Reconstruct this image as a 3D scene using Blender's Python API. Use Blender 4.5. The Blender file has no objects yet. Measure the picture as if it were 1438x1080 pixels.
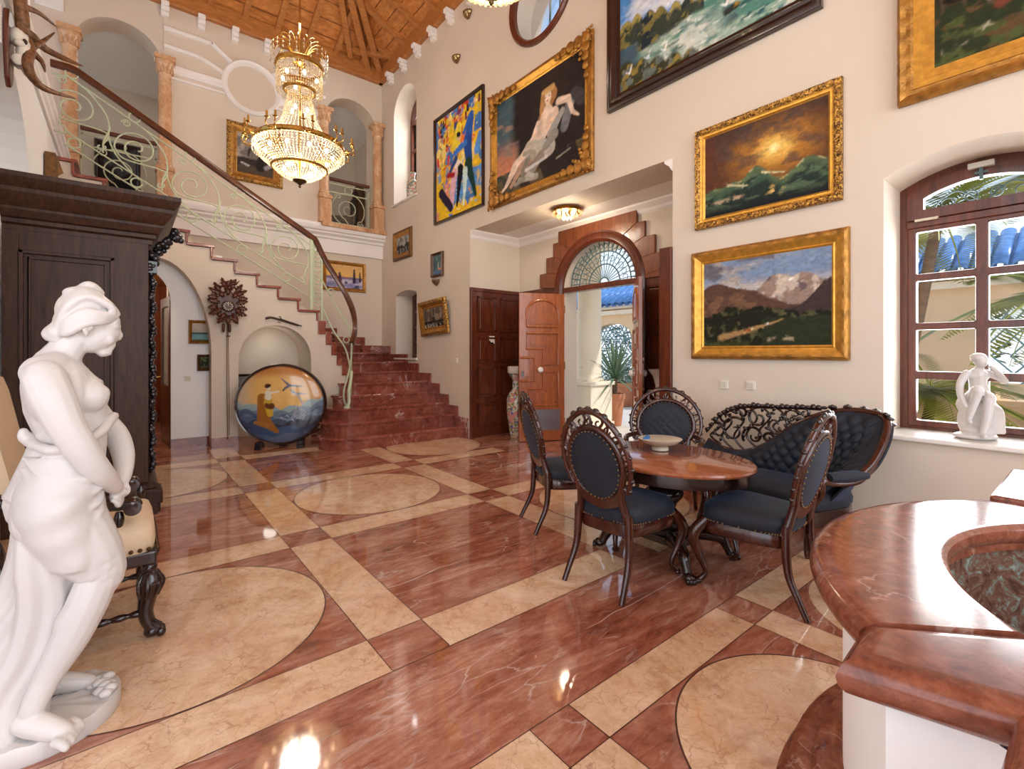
import bpy, bmesh, math, random
import numpy as np
from mathutils import Vector, Matrix, Euler
from mathutils.geometry import tessellate_polygon
random.seed(7)
SC = bpy.context.scene
COL = SC.collection
PI = math.pi
V = Vector
# ---- camera model (1438 x 1080), used to measure real positions on real planes
TH = math.radians(38.888); FP = 670.1; HY = 495.5; EYE = 1.4
cT, sT = math.cos(TH), math.sin(TH)
def ray(px, py):
    xc = (px-719)/FP
    return V((xc*cT+sT, cT-xc*sT, (HY-py)/FP))
def onX(px, py, X):
    d = ray(px, py); t = X/d.x; return V((X, d.y*t, EYE+d.z*t))
def onY(px, py, Y):
    d = ray(px, py); t = Y/d.y; return V((d.x*t, Y, EYE+d.z*t))
def onZ(px, py, Z):
    d = ray(px, py); t = (Z-EYE)/d.z; return V((d.x*t, d.y*t, Z))
# ---- objects
def tag(o, label=None, cat=None, group=None, kind=None):
    if label: o['label'] = label
    if cat: o['category'] = cat
    if group: o['group'] = group
    if kind: o['kind'] = kind
    return o
def thing(name, label, cat, loc=(0,0,0), rotz=0, group=None):
    o = bpy.data.objects.new(name, None); COL.objects.link(o)
    o.empty_display_size = .1
    o.location = loc; o.rotation_euler = (0,0,rotz)
    return tag(o, label, cat, group)
def link(name, me, mat, parent=None, smooth=None):
    o = bpy.data.objects.new(name, me); COL.objects.link(o)
    if mat is not None:
        for m in (mat if isinstance(mat,(list,tuple)) else [mat]): me.materials.append(m)
    if parent is not None: o.parent = parent
    if smooth is not None:
        me.polygons.foreach_set('use_smooth', [True]*len(me.polygons))
        if smooth < 3.1:
            me.set_sharp_from_angle(angle=smooth)
    return o
def copy_tree(o, parent=None, loc=None, rotz=None, label=None):
    c = o.copy(); COL.objects.link(c); c.parent = parent
    if loc is not None: c.location = loc
    if rotz is not None: c.rotation_euler = (0,0,rotz)
    if label: c['label'] = label
    for ch in list(o.children):
        copy_tree(ch, c)
    return c
class MB:
    """collects shapes into ONE mesh"""
    def __init__(s): s.v=[]; s.f=[]; s.mi=[]; s.M=None; s.cur=0
    def add(s, vs, fs):
        b=len(s.v)
        if s.M is not None: vs=[s.M@V(v) for v in vs]
        s.v.extend([tuple(v) for v in vs]); s.f.extend([tuple(i+b for i in f) for f in fs]); s.mi.extend([s.cur]*len(fs))
        return s
    def box(s, c, d, M=None):
        x,y,z=[k/2 for k in d]
        vs=[V((sx*x,sy*y,sz*z)) for sx in(-1,1) for sy in(-1,1) for sz in(-1,1)]
        if M is not None: vs=[M@v for v in vs]
        vs=[v+V(c) for v in vs]
        return s.add(vs,[(0,1,3,2),(4,6,7,5),(0,4,5,1),(2,3,7,6),(0,2,6,4),(1,5,7,3)])
    def bb(s, a, b):
        a,b=V(a),V(b); return s.box((a+b)/2,[abs(b[i]-a[i]) for i in range(3)])
    def grid(s, rows, closed_u=False, closed_v=False, cap=False):
        """rows: list of rings (lists of points)"""
        n=len(rows); m=len(rows[0]); vs=[p for r in rows for p in r]; fs=[]
        for i in range(n if closed_v else n-1):
            for j in range(m if closed_u else m-1):
                a=i*m+j; b=i*m+(j+1)%m; c=((i+1)%n)*m+(j+1)%m; d=((i+1)%n)*m+j
                fs.append((a,b,c,d))
        if cap:
            fs.append(tuple(reversed(range(m)))); fs.append(tuple((n-1)*m+j for j in range(m)))
        return s.add(vs,fs)
    def tube(s, pts, r, n=8, closed=False, cap=True, flat=None):
        pts=[V(p) for p in pts]
        N=len(pts); rs=r if isinstance(r,(list,tuple)) else [r]*N
        rows=[]; up=None
        for i in range(N):
            if closed: t=pts[(i+1)%N]-pts[i-1]
            else: t=pts[min(i+1,N-1)]-pts[max(i-1,0)]
            if t.length<1e-9: t=V((0,0,1))
            t.normalize()
            if up is None:
                up=V((0,0,1)) if abs(t.z)<.9 else V((1,0,0))
            a=t.cross(up)
            if a.length<1e-5: a=t.cross(V((0,1,0)))
            a.normalize(); b=a.cross(t).normalized(); up=b
            fa,fb=(1,1) if flat is None else flat
            rows.append([pts[i]+a*(math.cos(2*PI*k/n)*rs[i]*fa)+b*(math.sin(2*PI*k/n)*rs[i]*fb) for k in range(n)])
        return s.grid(rows,closed_u=True,closed_v=closed,cap=cap and not closed)
    def lathe(s, prof, c=(0,0,0), n=24, axis='z', sx=1, sy=1, cap=True, M=None):
        rows=[]
        for r,z in prof:
            row=[]
            for k in range(n):
                a=2*PI*k/n; p=V((math.cos(a)*r*sx, math.sin(a)*r*sy, z))
                if axis=='x': p=V((p.z,p.x,p.y))
                if axis=='y': p=V((p.y,p.z,p.x))
                if M is not None: p=M@p
                row.append(p+V(c))
            rows.append(row)
        return s.grid(rows,closed_u=True,cap=cap)
    def ball(s, c, r, n=10, M=None):
        rx,ry,rz = r if isinstance(r,(list,tuple)) else (r,r,r)
        prof=[(math.sin(PI*i/n),-math.cos(PI*i/n)) for i in range(n+1)]
        prof[0]=(.02,-1); prof[-1]=(.02,1)
        rows=[]
        for a,z in prof:
            row=[]
            for k in range(int(n*1.4)):
                t=2*PI*k/int(n*1.4); p=V((a*math.cos(t)*rx,a*math.sin(t)*ry,z*rz))
                if M is not None: p=M@p
                row.append(p+V(c))
            rows.append(row)
        return s.grid(rows,closed_u=True,cap=True)
    def prism(s, poly, d0, d1, plane='xy', holes=()):
        """extrude 2-D polygon between d0 and d1 along the missing axis"""
        def P(p,d):
            a,b=p
            return V((a,b,d)) if plane=='xy' else V((a,d,b)) if plane=='xz' else V((d,a,b))
        loops=[list(poly)]+[list(h) for h in holes]
        if d0>d1: d0,d1=d1,d0
        allp=[p for l in loops for p in l]
        tris=tessellate_polygon([[V((p[0],p[1],0)) for p in l] for l in loops])
        vs=[P(p,d0) for p in allp]+[P(p,d1) for p in allp]; n=len(allp); fs=[]
        for t in tris:
            a,b,c=t; A,B,C_=[V((allp[i][0],allp[i][1],0)) for i in (a,b,c)]
            ccw=(B-A).cross(C_-A).z>0
            if plane=='xz': ccw=not ccw
            if not ccw: a,c=c,a
            fs.append((n+a,n+b,n+c)); fs.append((c,b,a))
        o=0
        for l in loops:
            m=len(l)
            for i in range(m):
                j=(i+1)%m; fs.append((o+i,o+j,n+o+j,n+o+i))
            o+=m
        return s.add(vs,fs)
    def build(s, name, mat, parent=None, smooth=None, fix=True, bevel=None):
        me=bpy.data.meshes.new(name); me.from_pydata(s.v,[],s.f)
        if fix:
            bm=bmesh.new(); bm.from_mesh(me)
            bmesh.ops.remove_doubles(bm,verts=bm.verts,dist=1e-5)
            bmesh.ops.recalc_face_normals(bm,faces=bm.faces); bm.to_mesh(me); bm.free()
        elif any(s.mi): me.polygons.foreach_set('material_index',s.mi)
        o=link(name,me,mat,parent,smooth)
        if bevel:
            b=o.modifiers.new('bevel','BEVEL'); b.width=bevel; b.segments=2; b.limit_method='ANGLE'; b.angle_limit=.6
        return o
def struct(o): o['kind']='structure'; return o
def arc(cx,cy,r,a0,a1,n,ry=None):
    ry=r if ry is None else ry
    return [(cx+r*math.cos(a0+(a1-a0)*i/n), cy+ry*math.sin(a0+(a1-a0)*i/n)) for i in range(n+1)]
def archpoly(x0,x1,z0,zs,zt,n=20):
    """rectangle with an elliptical arch on top, counter-clockwise"""
    c=(x0+x1)/2; r=abs(x1-x0)/2
    a,b=min(x0,x1),max(x0,x1)
    return [(a,z0),(b,z0)]+arc(c,zs,r,0,PI,n,zt-zs)
def segpoly(x0,x1,z0,zs,zt,n=16):
    """rectangle with a shallow circular segment on top"""
    a,b=min(x0,x1),max(x0,x1); w=(b-a)/2; h=zt-zs; R=(w*w+h*h)/(2*h); cz=zt-R; t=math.asin(w/R)
    return [(a,z0),(b,z0)]+[((a+b)/2+R*math.sin(t-2*t*i/n), cz+R*math.cos(t-2*t*i/n)) for i in range(n+1)]
def spline(pts,n=8,closed=False):
    pts=[V(p) if len(p)==3 else V((p[0],p[1],0)) for p in pts]; N=len(pts); out=[]
    for i in range(N if closed else N-1):
        if closed: a,b,c,d=pts[i-1],pts[i],pts[(i+1)%N],pts[(i+2)%N]
        else: a,b,c,d=pts[max(i-1,0)],pts[i],pts[i+1],pts[min(i+2,N-1)]
        for k in range(n):
            t=k/n
            out.append(.5*((2*b)+(c-a)*t+(2*a-5*b+4*c-d)*t*t+(3*b-a-3*c+d)*t**3))
    if not closed: out.append(pts[-1].copy())
    return out
def lerp(a,b,t): return a+(b-a)*t
# ---- materials
def _lin(c):
    return tuple(((x/12.92) if x<=.04045 else ((x+.055)/1.055)**2.4) for x in [k/255 for k in c])
def srgb(*c): return _lin(c)+(1,)
MATS={}
class NT:
    def __init__(s,name):
        s.m=bpy.data.materials.new(name); s.m.use_nodes=True; s.t=s.m.node_tree
        s.b=s.t.nodes['Principled BSDF']; s.tc=s.t.nodes.new('ShaderNodeTexCoord')
    def n(s,kind,**k):
        x=s.t.nodes.new(kind)
        for a,b in k.items():
            if a.startswith('i_'):
                key=a[2:].replace('_',' '); x.inputs[int(key) if key.isdigit() else key].default_value=b
            else: setattr(x,a,b)
        return x
    def l(s,a,b): s.t.links.new(a,b)
    def coord(s,scale=(1,1,1),rot=(0,0,0),kind='Object'):
        mp=s.n('ShaderNodeMapping'); mp.inputs['Scale'].default_value=scale; mp.inputs['Rotation'].default_value=rot
        s.l(s.tc.outputs[kind],mp.inputs[0]); return mp.outputs[0]
    def noise(s,co,scale,detail=4,rough=.5,dist=0):
        x=s.n('ShaderNodeTexNoise'); x.inputs['Scale'].default_value=scale; x.inputs['Detail'].default_value=detail
        x.inputs['Roughness'].default_value=rough; x.inputs['Distortion'].default_value=dist
        s.l(co,x.inputs['Vector']); return x.outputs['Fac']
    def ramp(s,fac,stops):
        r=s.n('ShaderNodeValToRGB'); e=r.color_ramp.elements
        while len(e)<len(stops): e.new(.5)
        for k,(p,c) in zip(e,stops): k.position=p; k.color=c
        s.l(fac,r.inputs[0]); return r.outputs[0]
    def mix(s,fac,a,b,mode='MIX'):
        x=s.n('ShaderNodeMix',data_type='RGBA',blend_type=mode)
        for inp,val in ((x.inputs[0],fac),(x.inputs[6],a),(x.inputs[7],b)):
            if hasattr(val,'links') or isinstance(val,bpy.types.NodeSocket): s.l(val,inp)
            else: inp.default_value=val
        return x.outputs[2]
    def math(s,op,a,b=None):
        x=s.n('ShaderNodeMath',operation=op)
        for i,val in enumerate((a,b)):
            if val is None: continue
            if isinstance(val,bpy.types.NodeSocket): s.l(val,x.inputs[i])
            else: x.inputs[i].default_value=val
        return x.outputs[0]
    def bump(s,h,strength,dist=.01):
        x=s.n('ShaderNodeBump'); x.inputs['Strength'].default_value=strength; x.inputs['Distance'].default_value=dist
        s.l(h,x.inputs['Height']); s.l(x.outputs[0],s.b.inputs['Normal'])
    def set(s,color=None,rough=None,metal=None,coat=None,spec=None):
        for key,val in (('Base Color',color),('Roughness',rough),('Metallic',metal),('Coat Weight',coat),('Specular IOR Level',spec)):
            if val is None: continue
            if isinstance(val,bpy.types.NodeSocket): s.l(val,s.b.inputs[key])
            else: s.b.inputs[key].default_value=val
        return s.m
def plain(name,c,rough=.6,metal=0,var=.08,vs=6,bump=0,bs=40,coat=0,spec=None,bd=.01):
    t=NT(name); col=srgb(*c); co=t.coord()
    nz=t.noise(co,vs,4)
    d=tuple(x*(1-var) for x in col[:3])+(1,); l=tuple(min(1,x*(1+var)) for x in col[:3])+(1,)
    k=t.ramp(nz,[(.3,d),(.7,l)])
    if bump: t.bump(t.noise(co,bs,5),bump,bd)
    return t.set(k,rough,metal,coat,spec)
def wood(name,c1,c2,scale=(1,1,1),rough=.35,coat=0,gs=18,bump=.05):
    t=NT(name); co=t.coord(scale)
    a=t.noise(co,gs,8,.62,.6); b=t.noise(co,2.2,3)
    f=t.math('ADD',t.math('MULTIPLY',a,.75),t.math('MULTIPLY',b,.25))
    k=t.ramp(f,[(.32,srgb(*c1)),(.68,srgb(*c2))])
    t.bump(a,bump,.004)
    return t.set(k,rough,0,coat)
def marble(name,c1,c2,c3,vein,scale=2.5,rough=.08,vw=.02,stretch=(1,1,1),vs=1.3,rot=(0,0,0),veinmix=.8,fine=(30,18,14),finemix=.45):
    t=NT(name); co=t.coord(stretch,rot)
    a=t.noise(co,scale,9,.65,1.0); b=t.noise(co,scale*5,8,.7,.6)
    f=t.math('ADD',t.math('MULTIPLY',a,.6),t.math('MULTIPLY',b,.4))
    k=t.ramp(f,[(.36,srgb(*c1)),(.5,srgb(*c2)),(.64,srgb(*c3))])
    # thin veins = level lines of warped noise
    def veins(sc,w,det,dist):
        n=t.noise(co,sc,det,.6,dist)
        d=t.math('ABSOLUTE',t.math('SUBTRACT',n,.5))
        return t.ramp(d,[(0,(1,1,1,1)),(w,(0,0,0,1))])
    v2=veins(scale*2.4,.012,6,1.2)
    msk=t.ramp(t.noise(co,scale*1.6,2),[(.42,(0,0,0,1)),(.62,(1,1,1,1))])
    k=t.mix(t.math('MULTIPLY',t.math('MULTIPLY',v2,msk),finemix),k,srgb(*fine))
    if veinmix:
        v1=veins(vs,vw,5,.8)
        msk2=t.ramp(t.noise(co,vs*1.3,2),[(.5,(0,0,0,1)),(.62,(1,1,1,1))])
        k=t.mix(t.math('MULTIPLY',t.math('MULTIPLY',v1,msk2),veinmix),k,srgb(*vein))
    return t.set(k,rough)
def painted(name,rough=.45,coat=0,bump=.15):
    t=NT(name); a=t.n('ShaderNodeVertexColor'); a.layer_name='paint'
    if bump: t.bump(t.noise(t.coord(),90,4),bump,.003)
    return t.set(a.outputs[0],rough,0,coat)
def emit(name,c,strength,base=None):
    t=NT(name); t.set(srgb(*(base or c)),.4); t.b.inputs['Emission Color'].default_value=srgb(*c); t.b.inputs['Emission Strength'].default_value=strength
    return t.m
def glass(name,c=(255,255,255),rough=0,thin=True,fac=.12):
    t=NT(name); out=t.t.nodes['Material Output']
    tr=t.n('ShaderNodeBsdfTransparent'); tr.inputs[0].default_value=srgb(*c)
    gl=t.n('ShaderNodeBsdfGlossy'); gl.inputs['Roughness'].default_value=rough
    fr=t.n('ShaderNodeFresnel'); fr.inputs[0].default_value=1.2
    mx=t.n('ShaderNodeMixShader'); t.l(fr.outputs[0],mx.inputs[0]); t.l(tr.outputs[0],mx.inputs[1]); t.l(gl.outputs[0],mx.inputs[2])
    t.l(mx.outputs[0],out.inputs[0]); return t.m
# ---- numpy noise for painted surfaces
def _h(i,j,s):
    n=(i*374761393+j*668265263+s*974634777)&0xffffffff
    n=((n^(n>>13))*1274126177)&0xffffffff
    return ((n^(n>>16))&0xffff)/65535.
def vnoise(x,y,s=0):
    xi=np.floor(x).astype(np.int64); yi=np.floor(y).astype(np.int64); fx=x-xi; fy=y-yi
    fx=fx*fx*(3-2*fx); fy=fy*fy*(3-2*fy)
    return (_h(xi,yi,s)*(1-fx)+_h(xi+1,yi,s)*fx)*(1-fy)+(_h(xi,yi+1,s)*(1-fx)+_h(xi+1,yi+1,s)*fx)*fy
def fbm(x,y,o=5,s=0):
    a=.5; t=0*x; f=1
    for k in range(o): t=t+a*vnoise(x*f,y*f,s+k); a*=.5; f*=2.03
    return t
def sstep(a,b,x): t=np.clip((x-a)/(b-a),0,1); return t*t*(3-2*t)
def C3(*c): return np.array(_lin(c))
def blend(img,m,c):
    m=np.clip(m,0,1)[...,None]; return img*(1-m)+np.asarray(c)*m
def capsule(U,Vv,a,b,r0,r1=None,soft=.006):
    r1=r0 if r1 is None else r1
    ax,ay=a; bx,by=b; dx,dy=bx-ax,by-ay; t=np.clip(((U-ax)*dx+(Vv-ay)*dy)/(dx*dx+dy*dy+1e-12),0,1)
    d=np.hypot(U-ax-t*dx,Vv-ay-t*dy)-(r0+(r1-r0)*t)
    return 1-sstep(-soft,soft,d)
def canvas_mesh(name,w,h,func,nx,ny,curve=None):
    """flat painted sheet in local x (width) / z (height), facing -y; func(u,v)->rgb linear, u right 0..w/h, v up 0..1"""
    u=np.linspace(0,1,nx+1); v=np.linspace(0,1,ny+1); U,W_=np.meshgrid(u,v)
    col=func(U*w/h,W_)
    vs=np.stack([(U-.5)*w,0*U,(W_-.5)*h],-1).reshape(-1,3)
    idx=np.arange((nx+1)*(ny+1)).reshape(ny+1,nx+1)
    fs=np.stack([idx[:-1,:-1],idx[:-1,1:],idx[1:,1:],idx[1:,:-1]],-1).reshape(-1,4)
    me=bpy.data.meshes.new(name); me.from_pydata(vs.tolist(),[],fs.tolist())
    at=me.color_attributes.new('paint','FLOAT_COLOR','POINT')
    rgba=np.ones((len(vs),4),dtype=np.float32); rgba[:,:3]=np.clip(col.reshape(-1,3),0,1)
    at.data.foreach_set('color',rgba.ravel()); return me

def strokes(img,n,seed,length=.05,width=.012,jit=.25,asp=1.0):
    """break a painted picture up into short brush strokes of its own colours"""
    H,Wd,_=img.shape; rnd=random.Random(seed); out=img.copy()
    for k in range(n):
        i,j=rnd.randrange(H),rnd.randrange(Wd); c=img[i,j]*(1+rnd.uniform(-jit,jit)); c=c*(1+np.array([rnd.uniform(-.1,.1),0,rnd.uniform(-.12,.12)]))
        L=length*H*rnd.uniform(.5,1.3); w=max(.7,width*H*rnd.uniform(.6,1.4)); a=rnd.gauss(0,.7)+ (1.2 if rnd.random()<.25 else 0)
        r=int(L+w+2); y0,y1,x0,x1=max(0,i-r),min(H,i+r+1),max(0,j-r),min(Wd,j+r+1)
        yy,xx=np.mgrid[y0:y1,x0:x1]; dx,dy=math.cos(a)*L/2,math.sin(a)*L/2
        t=np.clip(((xx-j)*dx+(yy-i)*dy)/(dx*dx+dy*dy+1e-9),-1,1); d=np.hypot(xx-j-t*dx,yy-i-t*dy)-w
        m=np.clip(.5-d,0,1)[...,None]*.8; out[y0:y1,x0:x1]=out[y0:y1,x0:x1]*(1-m)+c*m
    return out
# ================= dimensions =================
W=4.41; YF=10.08; YS=8.3; XL=-.75; XN=5.47; HB=7.33; FL2=3.88
# ================= materials =================
M=MATS
M['wall']=plain('warm_wall_paint',(217,202,184),.7,var=.03,vs=.9,bump=.05,bs=60)
M['wall_white']=plain('white_wall_paint',(250,250,250),.7,var=.02,vs=.9,bump=.05,bs=60)
M['trim']=plain('white_plaster',(240,234,228),.6,var=.02)
M['oak']=wood('honey_roof_boards',(112,62,26),(176,108,52),(1,14,14),.45,gs=3,bump=.08)
M['beam']=wood('honey_beam',(150,90,42),(202,134,72),(2,9,9),.4,gs=3)
M['mahog']=wood('mahogany',(62,26,14),(118,56,31),(4,4,.5),.28,coat=.3,gs=7)
M['mahog_mid']=wood('mahogany_surround',(94,46,24),(146,80,46),(5,5,.6),.3,coat=.2,gs=7)
M['mahog_pale']=wood('oiled_door_wood',(132,66,32),(188,108,60),(5,5,.6),.3,coat=.3,gs=7)  # lighter orange-brown wood of the door leaves
def crackle(t,co,scale,w,seed=0.0,warp=.12):
    """thin irregular crack lines"""
    n=t.n('ShaderNodeTexNoise'); n.inputs['Scale'].default_value=scale*.8; n.inputs['Detail'].default_value=4; t.l(co,n.inputs['Vector'])
    add=t.n('ShaderNodeVectorMath',operation='MULTIPLY_ADD'); t.l(n.outputs['Color'],add.inputs[0]); add.inputs[1].default_value=(warp,warp,warp); t.l(co,add.inputs[2])
    v=t.n('ShaderNodeTexVoronoi',feature='DISTANCE_TO_EDGE'); v.inputs['Scale'].default_value=scale; t.l(add.outputs[0],v.inputs['Vector'])
    return t.ramp(v.outputs['Distance'],[(0,(1,1,1,1)),(w,(0,0,0,1))])
t=NT('cream_marble'); co=t.coord()
k=t.ramp(t.math('ADD',t.math('MULTIPLY',t.noise(co,3.2,8,.7,1.2),.65),t.math('MULTIPLY',t.noise(co,17,7,.7,.8),.35)),[(.34,srgb(196,150,116)),(.47,srgb(222,186,150)),(.56,srgb(234,204,172)),(.68,srgb(242,222,196))])
pk=t.ramp(t.noise(co,2.1,4,.6),[(.48,(0,0,0,1)),(.7,(1,1,1,1))]); k=t.mix(t.math('MULTIPLY',pk,.45),k,srgb(222,164,138))
c1=crackle(t,co,11,.035,warp=.16); m1=t.ramp(t.noise(co,6,3),[(.4,(0,0,0,1)),(.6,(1,1,1,1))]); k=t.mix(t.math('MULTIPLY',t.math('MULTIPLY',c1,m1),.55),k,srgb(156,98,70))
c2=crackle(t,co,34,.05,warp=.06); m2=t.ramp(t.noise(co,9,3),[(.42,(0,0,0,1)),(.62,(1,1,1,1))]); k=t.mix(t.math('MULTIPLY',t.math('MULTIPLY',c2,m2),.4),k,srgb(176,118,86))
t.set(k,.06); t.b.inputs['Specular IOR Level'].default_value=.95; M['floor_cream']=t.m
t=NT('red_marble'); co=t.coord((.42,1.5,1),(0,0,.12)); co2=t.coord()
k=t.ramp(t.math('ADD',t.math('MULTIPLY',t.noise(co,3.0,9,.68,.9),.6),t.math('MULTIPLY',t.noise(co,15,8,.72,.6),.4)),[(.36,srgb(112,58,42)),(.46,srgb(156,94,72)),(.54,srgb(178,120,96)),(.64,srgb(204,160,140))])
st=t.ramp(t.noise(co,9,8,.75,.5),[(.56,(0,0,0,1)),(.72,(1,1,1,1))]); m=t.ramp(t.noise(co2,1.6,3),[(.38,(0,0,0,1)),(.6,(1,1,1,1))]); k=t.mix(t.math('MULTIPLY',t.math('MULTIPLY',st,m),.85),k,srgb(206,184,174))
c1=crackle(t,co,5.5,.03,warp=.22); m1=t.ramp(t.noise(co2,2.6,3),[(.48,(0,0,0,1)),(.62,(1,1,1,1))]); k=t.mix(t.math('MULTIPLY',t.math('MULTIPLY',c1,m1),.6),k,srgb(222,202,192))
c2=crackle(t,co,1.3,.006,warp=.9); m2=t.ramp(t.noise(co2,.9,2),[(.5,(0,0,0,1)),(.6,(1,1,1,1))]); k=t.mix(t.math('MULTIPLY',t.math('MULTIPLY',c2,m2),.85),k,srgb(238,224,214))
c3=crackle(t,co2,24,.05,warp=.08); m3=t.ramp(t.noise(co2,4,3),[(.46,(0,0,0,1)),(.66,(1,1,1,1))]); k=t.mix(t.math('MULTIPLY',t.math('MULTIPLY',c3,m3),.4),k,srgb(92,52,44))
dk=t.ramp(t.noise(co2,38,6,.7),[(.62,(0,0,0,1)),(.72,(1,1,1,1))]); k=t.mix(t.math('MULTIPLY',dk,.45),k,srgb(96,66,58)); dk2=t.ramp(t.noise(co,5,7,.7),[(.58,(0,0,0,1)),(.7,(1,1,1,1))]); k=t.mix(t.math('MULTIPLY',dk2,.4),k,srgb(126,102,92))
t.set(k,.055); t.b.inputs['Specular IOR Level'].default_value=.95; M['floor_red']=t.m
M['step_red']=marble('stair_marble',(104,50,38),(140,74,58),(168,102,84),(224,204,192),3.5,.1,.012,(1,1,1),1.4,(0,0,.4),.6)
M['column']=marble('rose_marble',(178,124,84),(206,160,118),(222,188,152),(176,120,92),5,.2,.01,(1,1,.5),2,(0,0,0),.3,(150,96,66),.5)
M['iron']=plain('pale_green_iron',(188,196,164),.45,var=.03)
M['iron_dk']=plain('grey_green_iron',(84,112,112),.5,var=.05)
M['rail']=wood('dark_handrail',(58,28,16),(104,56,32),(1,1,1),.3,coat=.3,gs=9)
M['pane']=glass('window_glass')
M['brass']=plain('brass',(200,160,84),.25,1,.05)
M['dark']=plain('shadow_room_paint',(120,112,104),.8)
M['stone']=plain('white_stone_sill',(230,224,216),.3,var=.04,vs=9)
def P2(a): return [(p[0],p[1]) for p in a]
# ================= floor =================
fm=bpy.data.meshes.new('floor')
mb=MB(); mb.cur=0
mb.add([(-5.2,-4.2,0),(5.7,-4.2,0),(5.7,13,0),(-5.2,13,0)],[(0,1,2,3)])
zc=.0006
def inlay(x0,y0,x1,y1,z=zc): mb.add([(x0,y0,z),(x1,y0,z),(x1,y1,z),(x0,y1,z)],[(0,1,2,3)])
def disc(cx,cy,r,z=zc,n=72):
    mb.add([(cx+r*math.cos(2*PI*k/n),cy+r*math.sin(2*PI*k/n),z) for k in range(n)],[tuple(range(n))])
ub=[(-.80,-.51),(.909,1.202),(2.62,2.91)]; vb=[(1.96,2.25),(3.66,3.947),(5.36,5.66),(7.07,7.36)]
ux=[(-.51,.909),(1.202,2.62),(2.91,4.2)]; vy=[(2.25,3.66),(3.947,5.36),(5.66,7.07)]
mb.cur=1
for a,b in vb:
    for x0,x1 in [(-5,-.8)]+ux: inlay(x0,a,x1,b)
for a,b in ub:
    for y0,y1 in vy+[(7.36,8.1)]:
        if a<0 and y0>6.9: continue
        inlay(a,y0,b,y1)
for i,(x0,x1) in enumerate(ux):
    for j,(y0,y1) in enumerate(vy):
        if (i+j)%2==0: disc((x0+x1)/2 if i<2 else 3.615,(y0+y1)/2,.70)
disc(-2.2,4.65,.7)
us=[(1.162,1.367),(2.517,2.73)]; vs_=[(1.128,1.337),(-.23,-.02)]
for a,b in vs_:
    for x0,x1 in [(-4,-.02),(.012,1.162),(1.367,2.517),(2.73,3.88)]: inlay(x0,a,x1,b)
for a,b in us: inlay(a,-.02,b,1.128); inlay(a,-2,b,-.23)
disc(1.942,.554,.565); disc(.59,.554,.565); disc(3.3,.554,.565)
# thin dark joints round inlaid discs and strips
mb.cur=2
def ringline(cx,cy,r,w=.007,n=72,z=.0012):
    vs=[(cx+q*math.cos(2*PI*k/n),cy+q*math.sin(2*PI*k/n),z) for q in (r-w/2,r+w/2) for k in range(n)]
    mb.add(vs,[(k,(k+1)%n,n+(k+1)%n,n+k) for k in range(n)])
for i,(x0,x1) in enumerate(ux):
    for j,(y0,y1) in enumerate(vy):
        if (i+j)%2==0: ringline((x0+x1)/2 if i<2 else 3.615,(y0+y1)/2,.70)
ringline(1.942,.554,.565)
for a,b in ub[1:]+[]:
    for x in (a,b): inlay(x-.002,1.97,x+.002,8.0,.0012)
for a,b in vb[:3]:
    for y in (a,b): inlay(-.8,y-.002,4.3,y+.002,.0012)
for y in (1.128,1.337): inlay(-3,y-.002,4,y+.002,.0012)
for a,b in us:
    for x in (a,b): inlay(x-.002,-1,x+.002,1.337,.0012)
M['joint']=plain('dark_joint',(84,46,36),.3)
struct(mb.build('floor',[M['floor_red'],M['floor_cream'],M['joint']],fix=False))
# ================= right wall =================
niche=[(2.81,-.01),(6.57,-.01),(6.57,3.42),(2.81,3.42)]
wm=segpoly(.08,1.035,.80,2.70,2.83); wU=archpoly(8.45,9.46,4.52,6.35,6.86); wLo=segpoly(8.44,9.365,1.3,2.6,2.67)
wR=arc(4.84,6.31,.60,0,2*PI,40)[:-1]
mb=MB(); mb.prism([(-4.2,-.02),(YF,-.02),(YF,8.0),(-4.2,8.0)],W,W+.55,'yz',[niche,wm,wU,wLo,wR])
struct(mb.build('wall_right',M['wall']))
# entrance niche shell
mb=MB()
mb.bb((W+.55,6.57,0),(XN+.02,6.77,3.42)); mb.bb((W+.55,2.61,0),(XN+.02,2.81,3.42))
struct(mb.build('wall_niche_sides',M['wall']))
mb=MB(); mb.bb((W+.55,2.7,3.42),(XN+.3,6.7,3.6)); struct(mb.build('ceiling_niche',M['trim']))
door_hole=archpoly(4.03,5.45,-.01,2.40,3.085,24)
mb=MB(); mb.prism([(2.61,-.02),(6.77,-.02),(6.77,3.6),(2.61,3.6)],XN,XN+.3,'yz',[door_hole]); struct(mb.build('wall_niche_back',M['wall']))
# crown moulding of the niche
mb=MB()
pr=[(0,0),(.10,0),(.10,-.025),(.07,-.05),(.04,-.075),(.02,-.11),(0,-.13)]
for (a,b,dn) in (((W+.0,6.57),(XN,6.57),(0,-1)),((XN,6.57),(XN,2.81),(-1,0)),((XN,2.81),(W,2.81),(0,1))):
    rows=[]
    for d in (a,b):
        rows.append([V((d[0]+dn[0]*o,d[1]+dn[1]*o,3.42+z)) for o,z in pr])
    mb.grid(rows,closed_u=True,cap=True)
struct(mb.build('trim_crown',M['trim']))
# ================= far wall =================
aL=archpoly(-.62,.44,3.9,6.36,6.83,24); aR=archpoly(3.20,4.24,3.9,6.36,6.80,24)
mb=MB(); mb.prism([(-5.2,FL2-.3),(W+.02,FL2-.3),(W+.02,8),(-5.2,8)],YF,YF+.45,'xz',[aL,aR])
mb.bb((.55,YF,-.02),(W+.02,YF+.45,FL2-.29))
struct(mb.build('wall_far',M['wall']))
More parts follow.
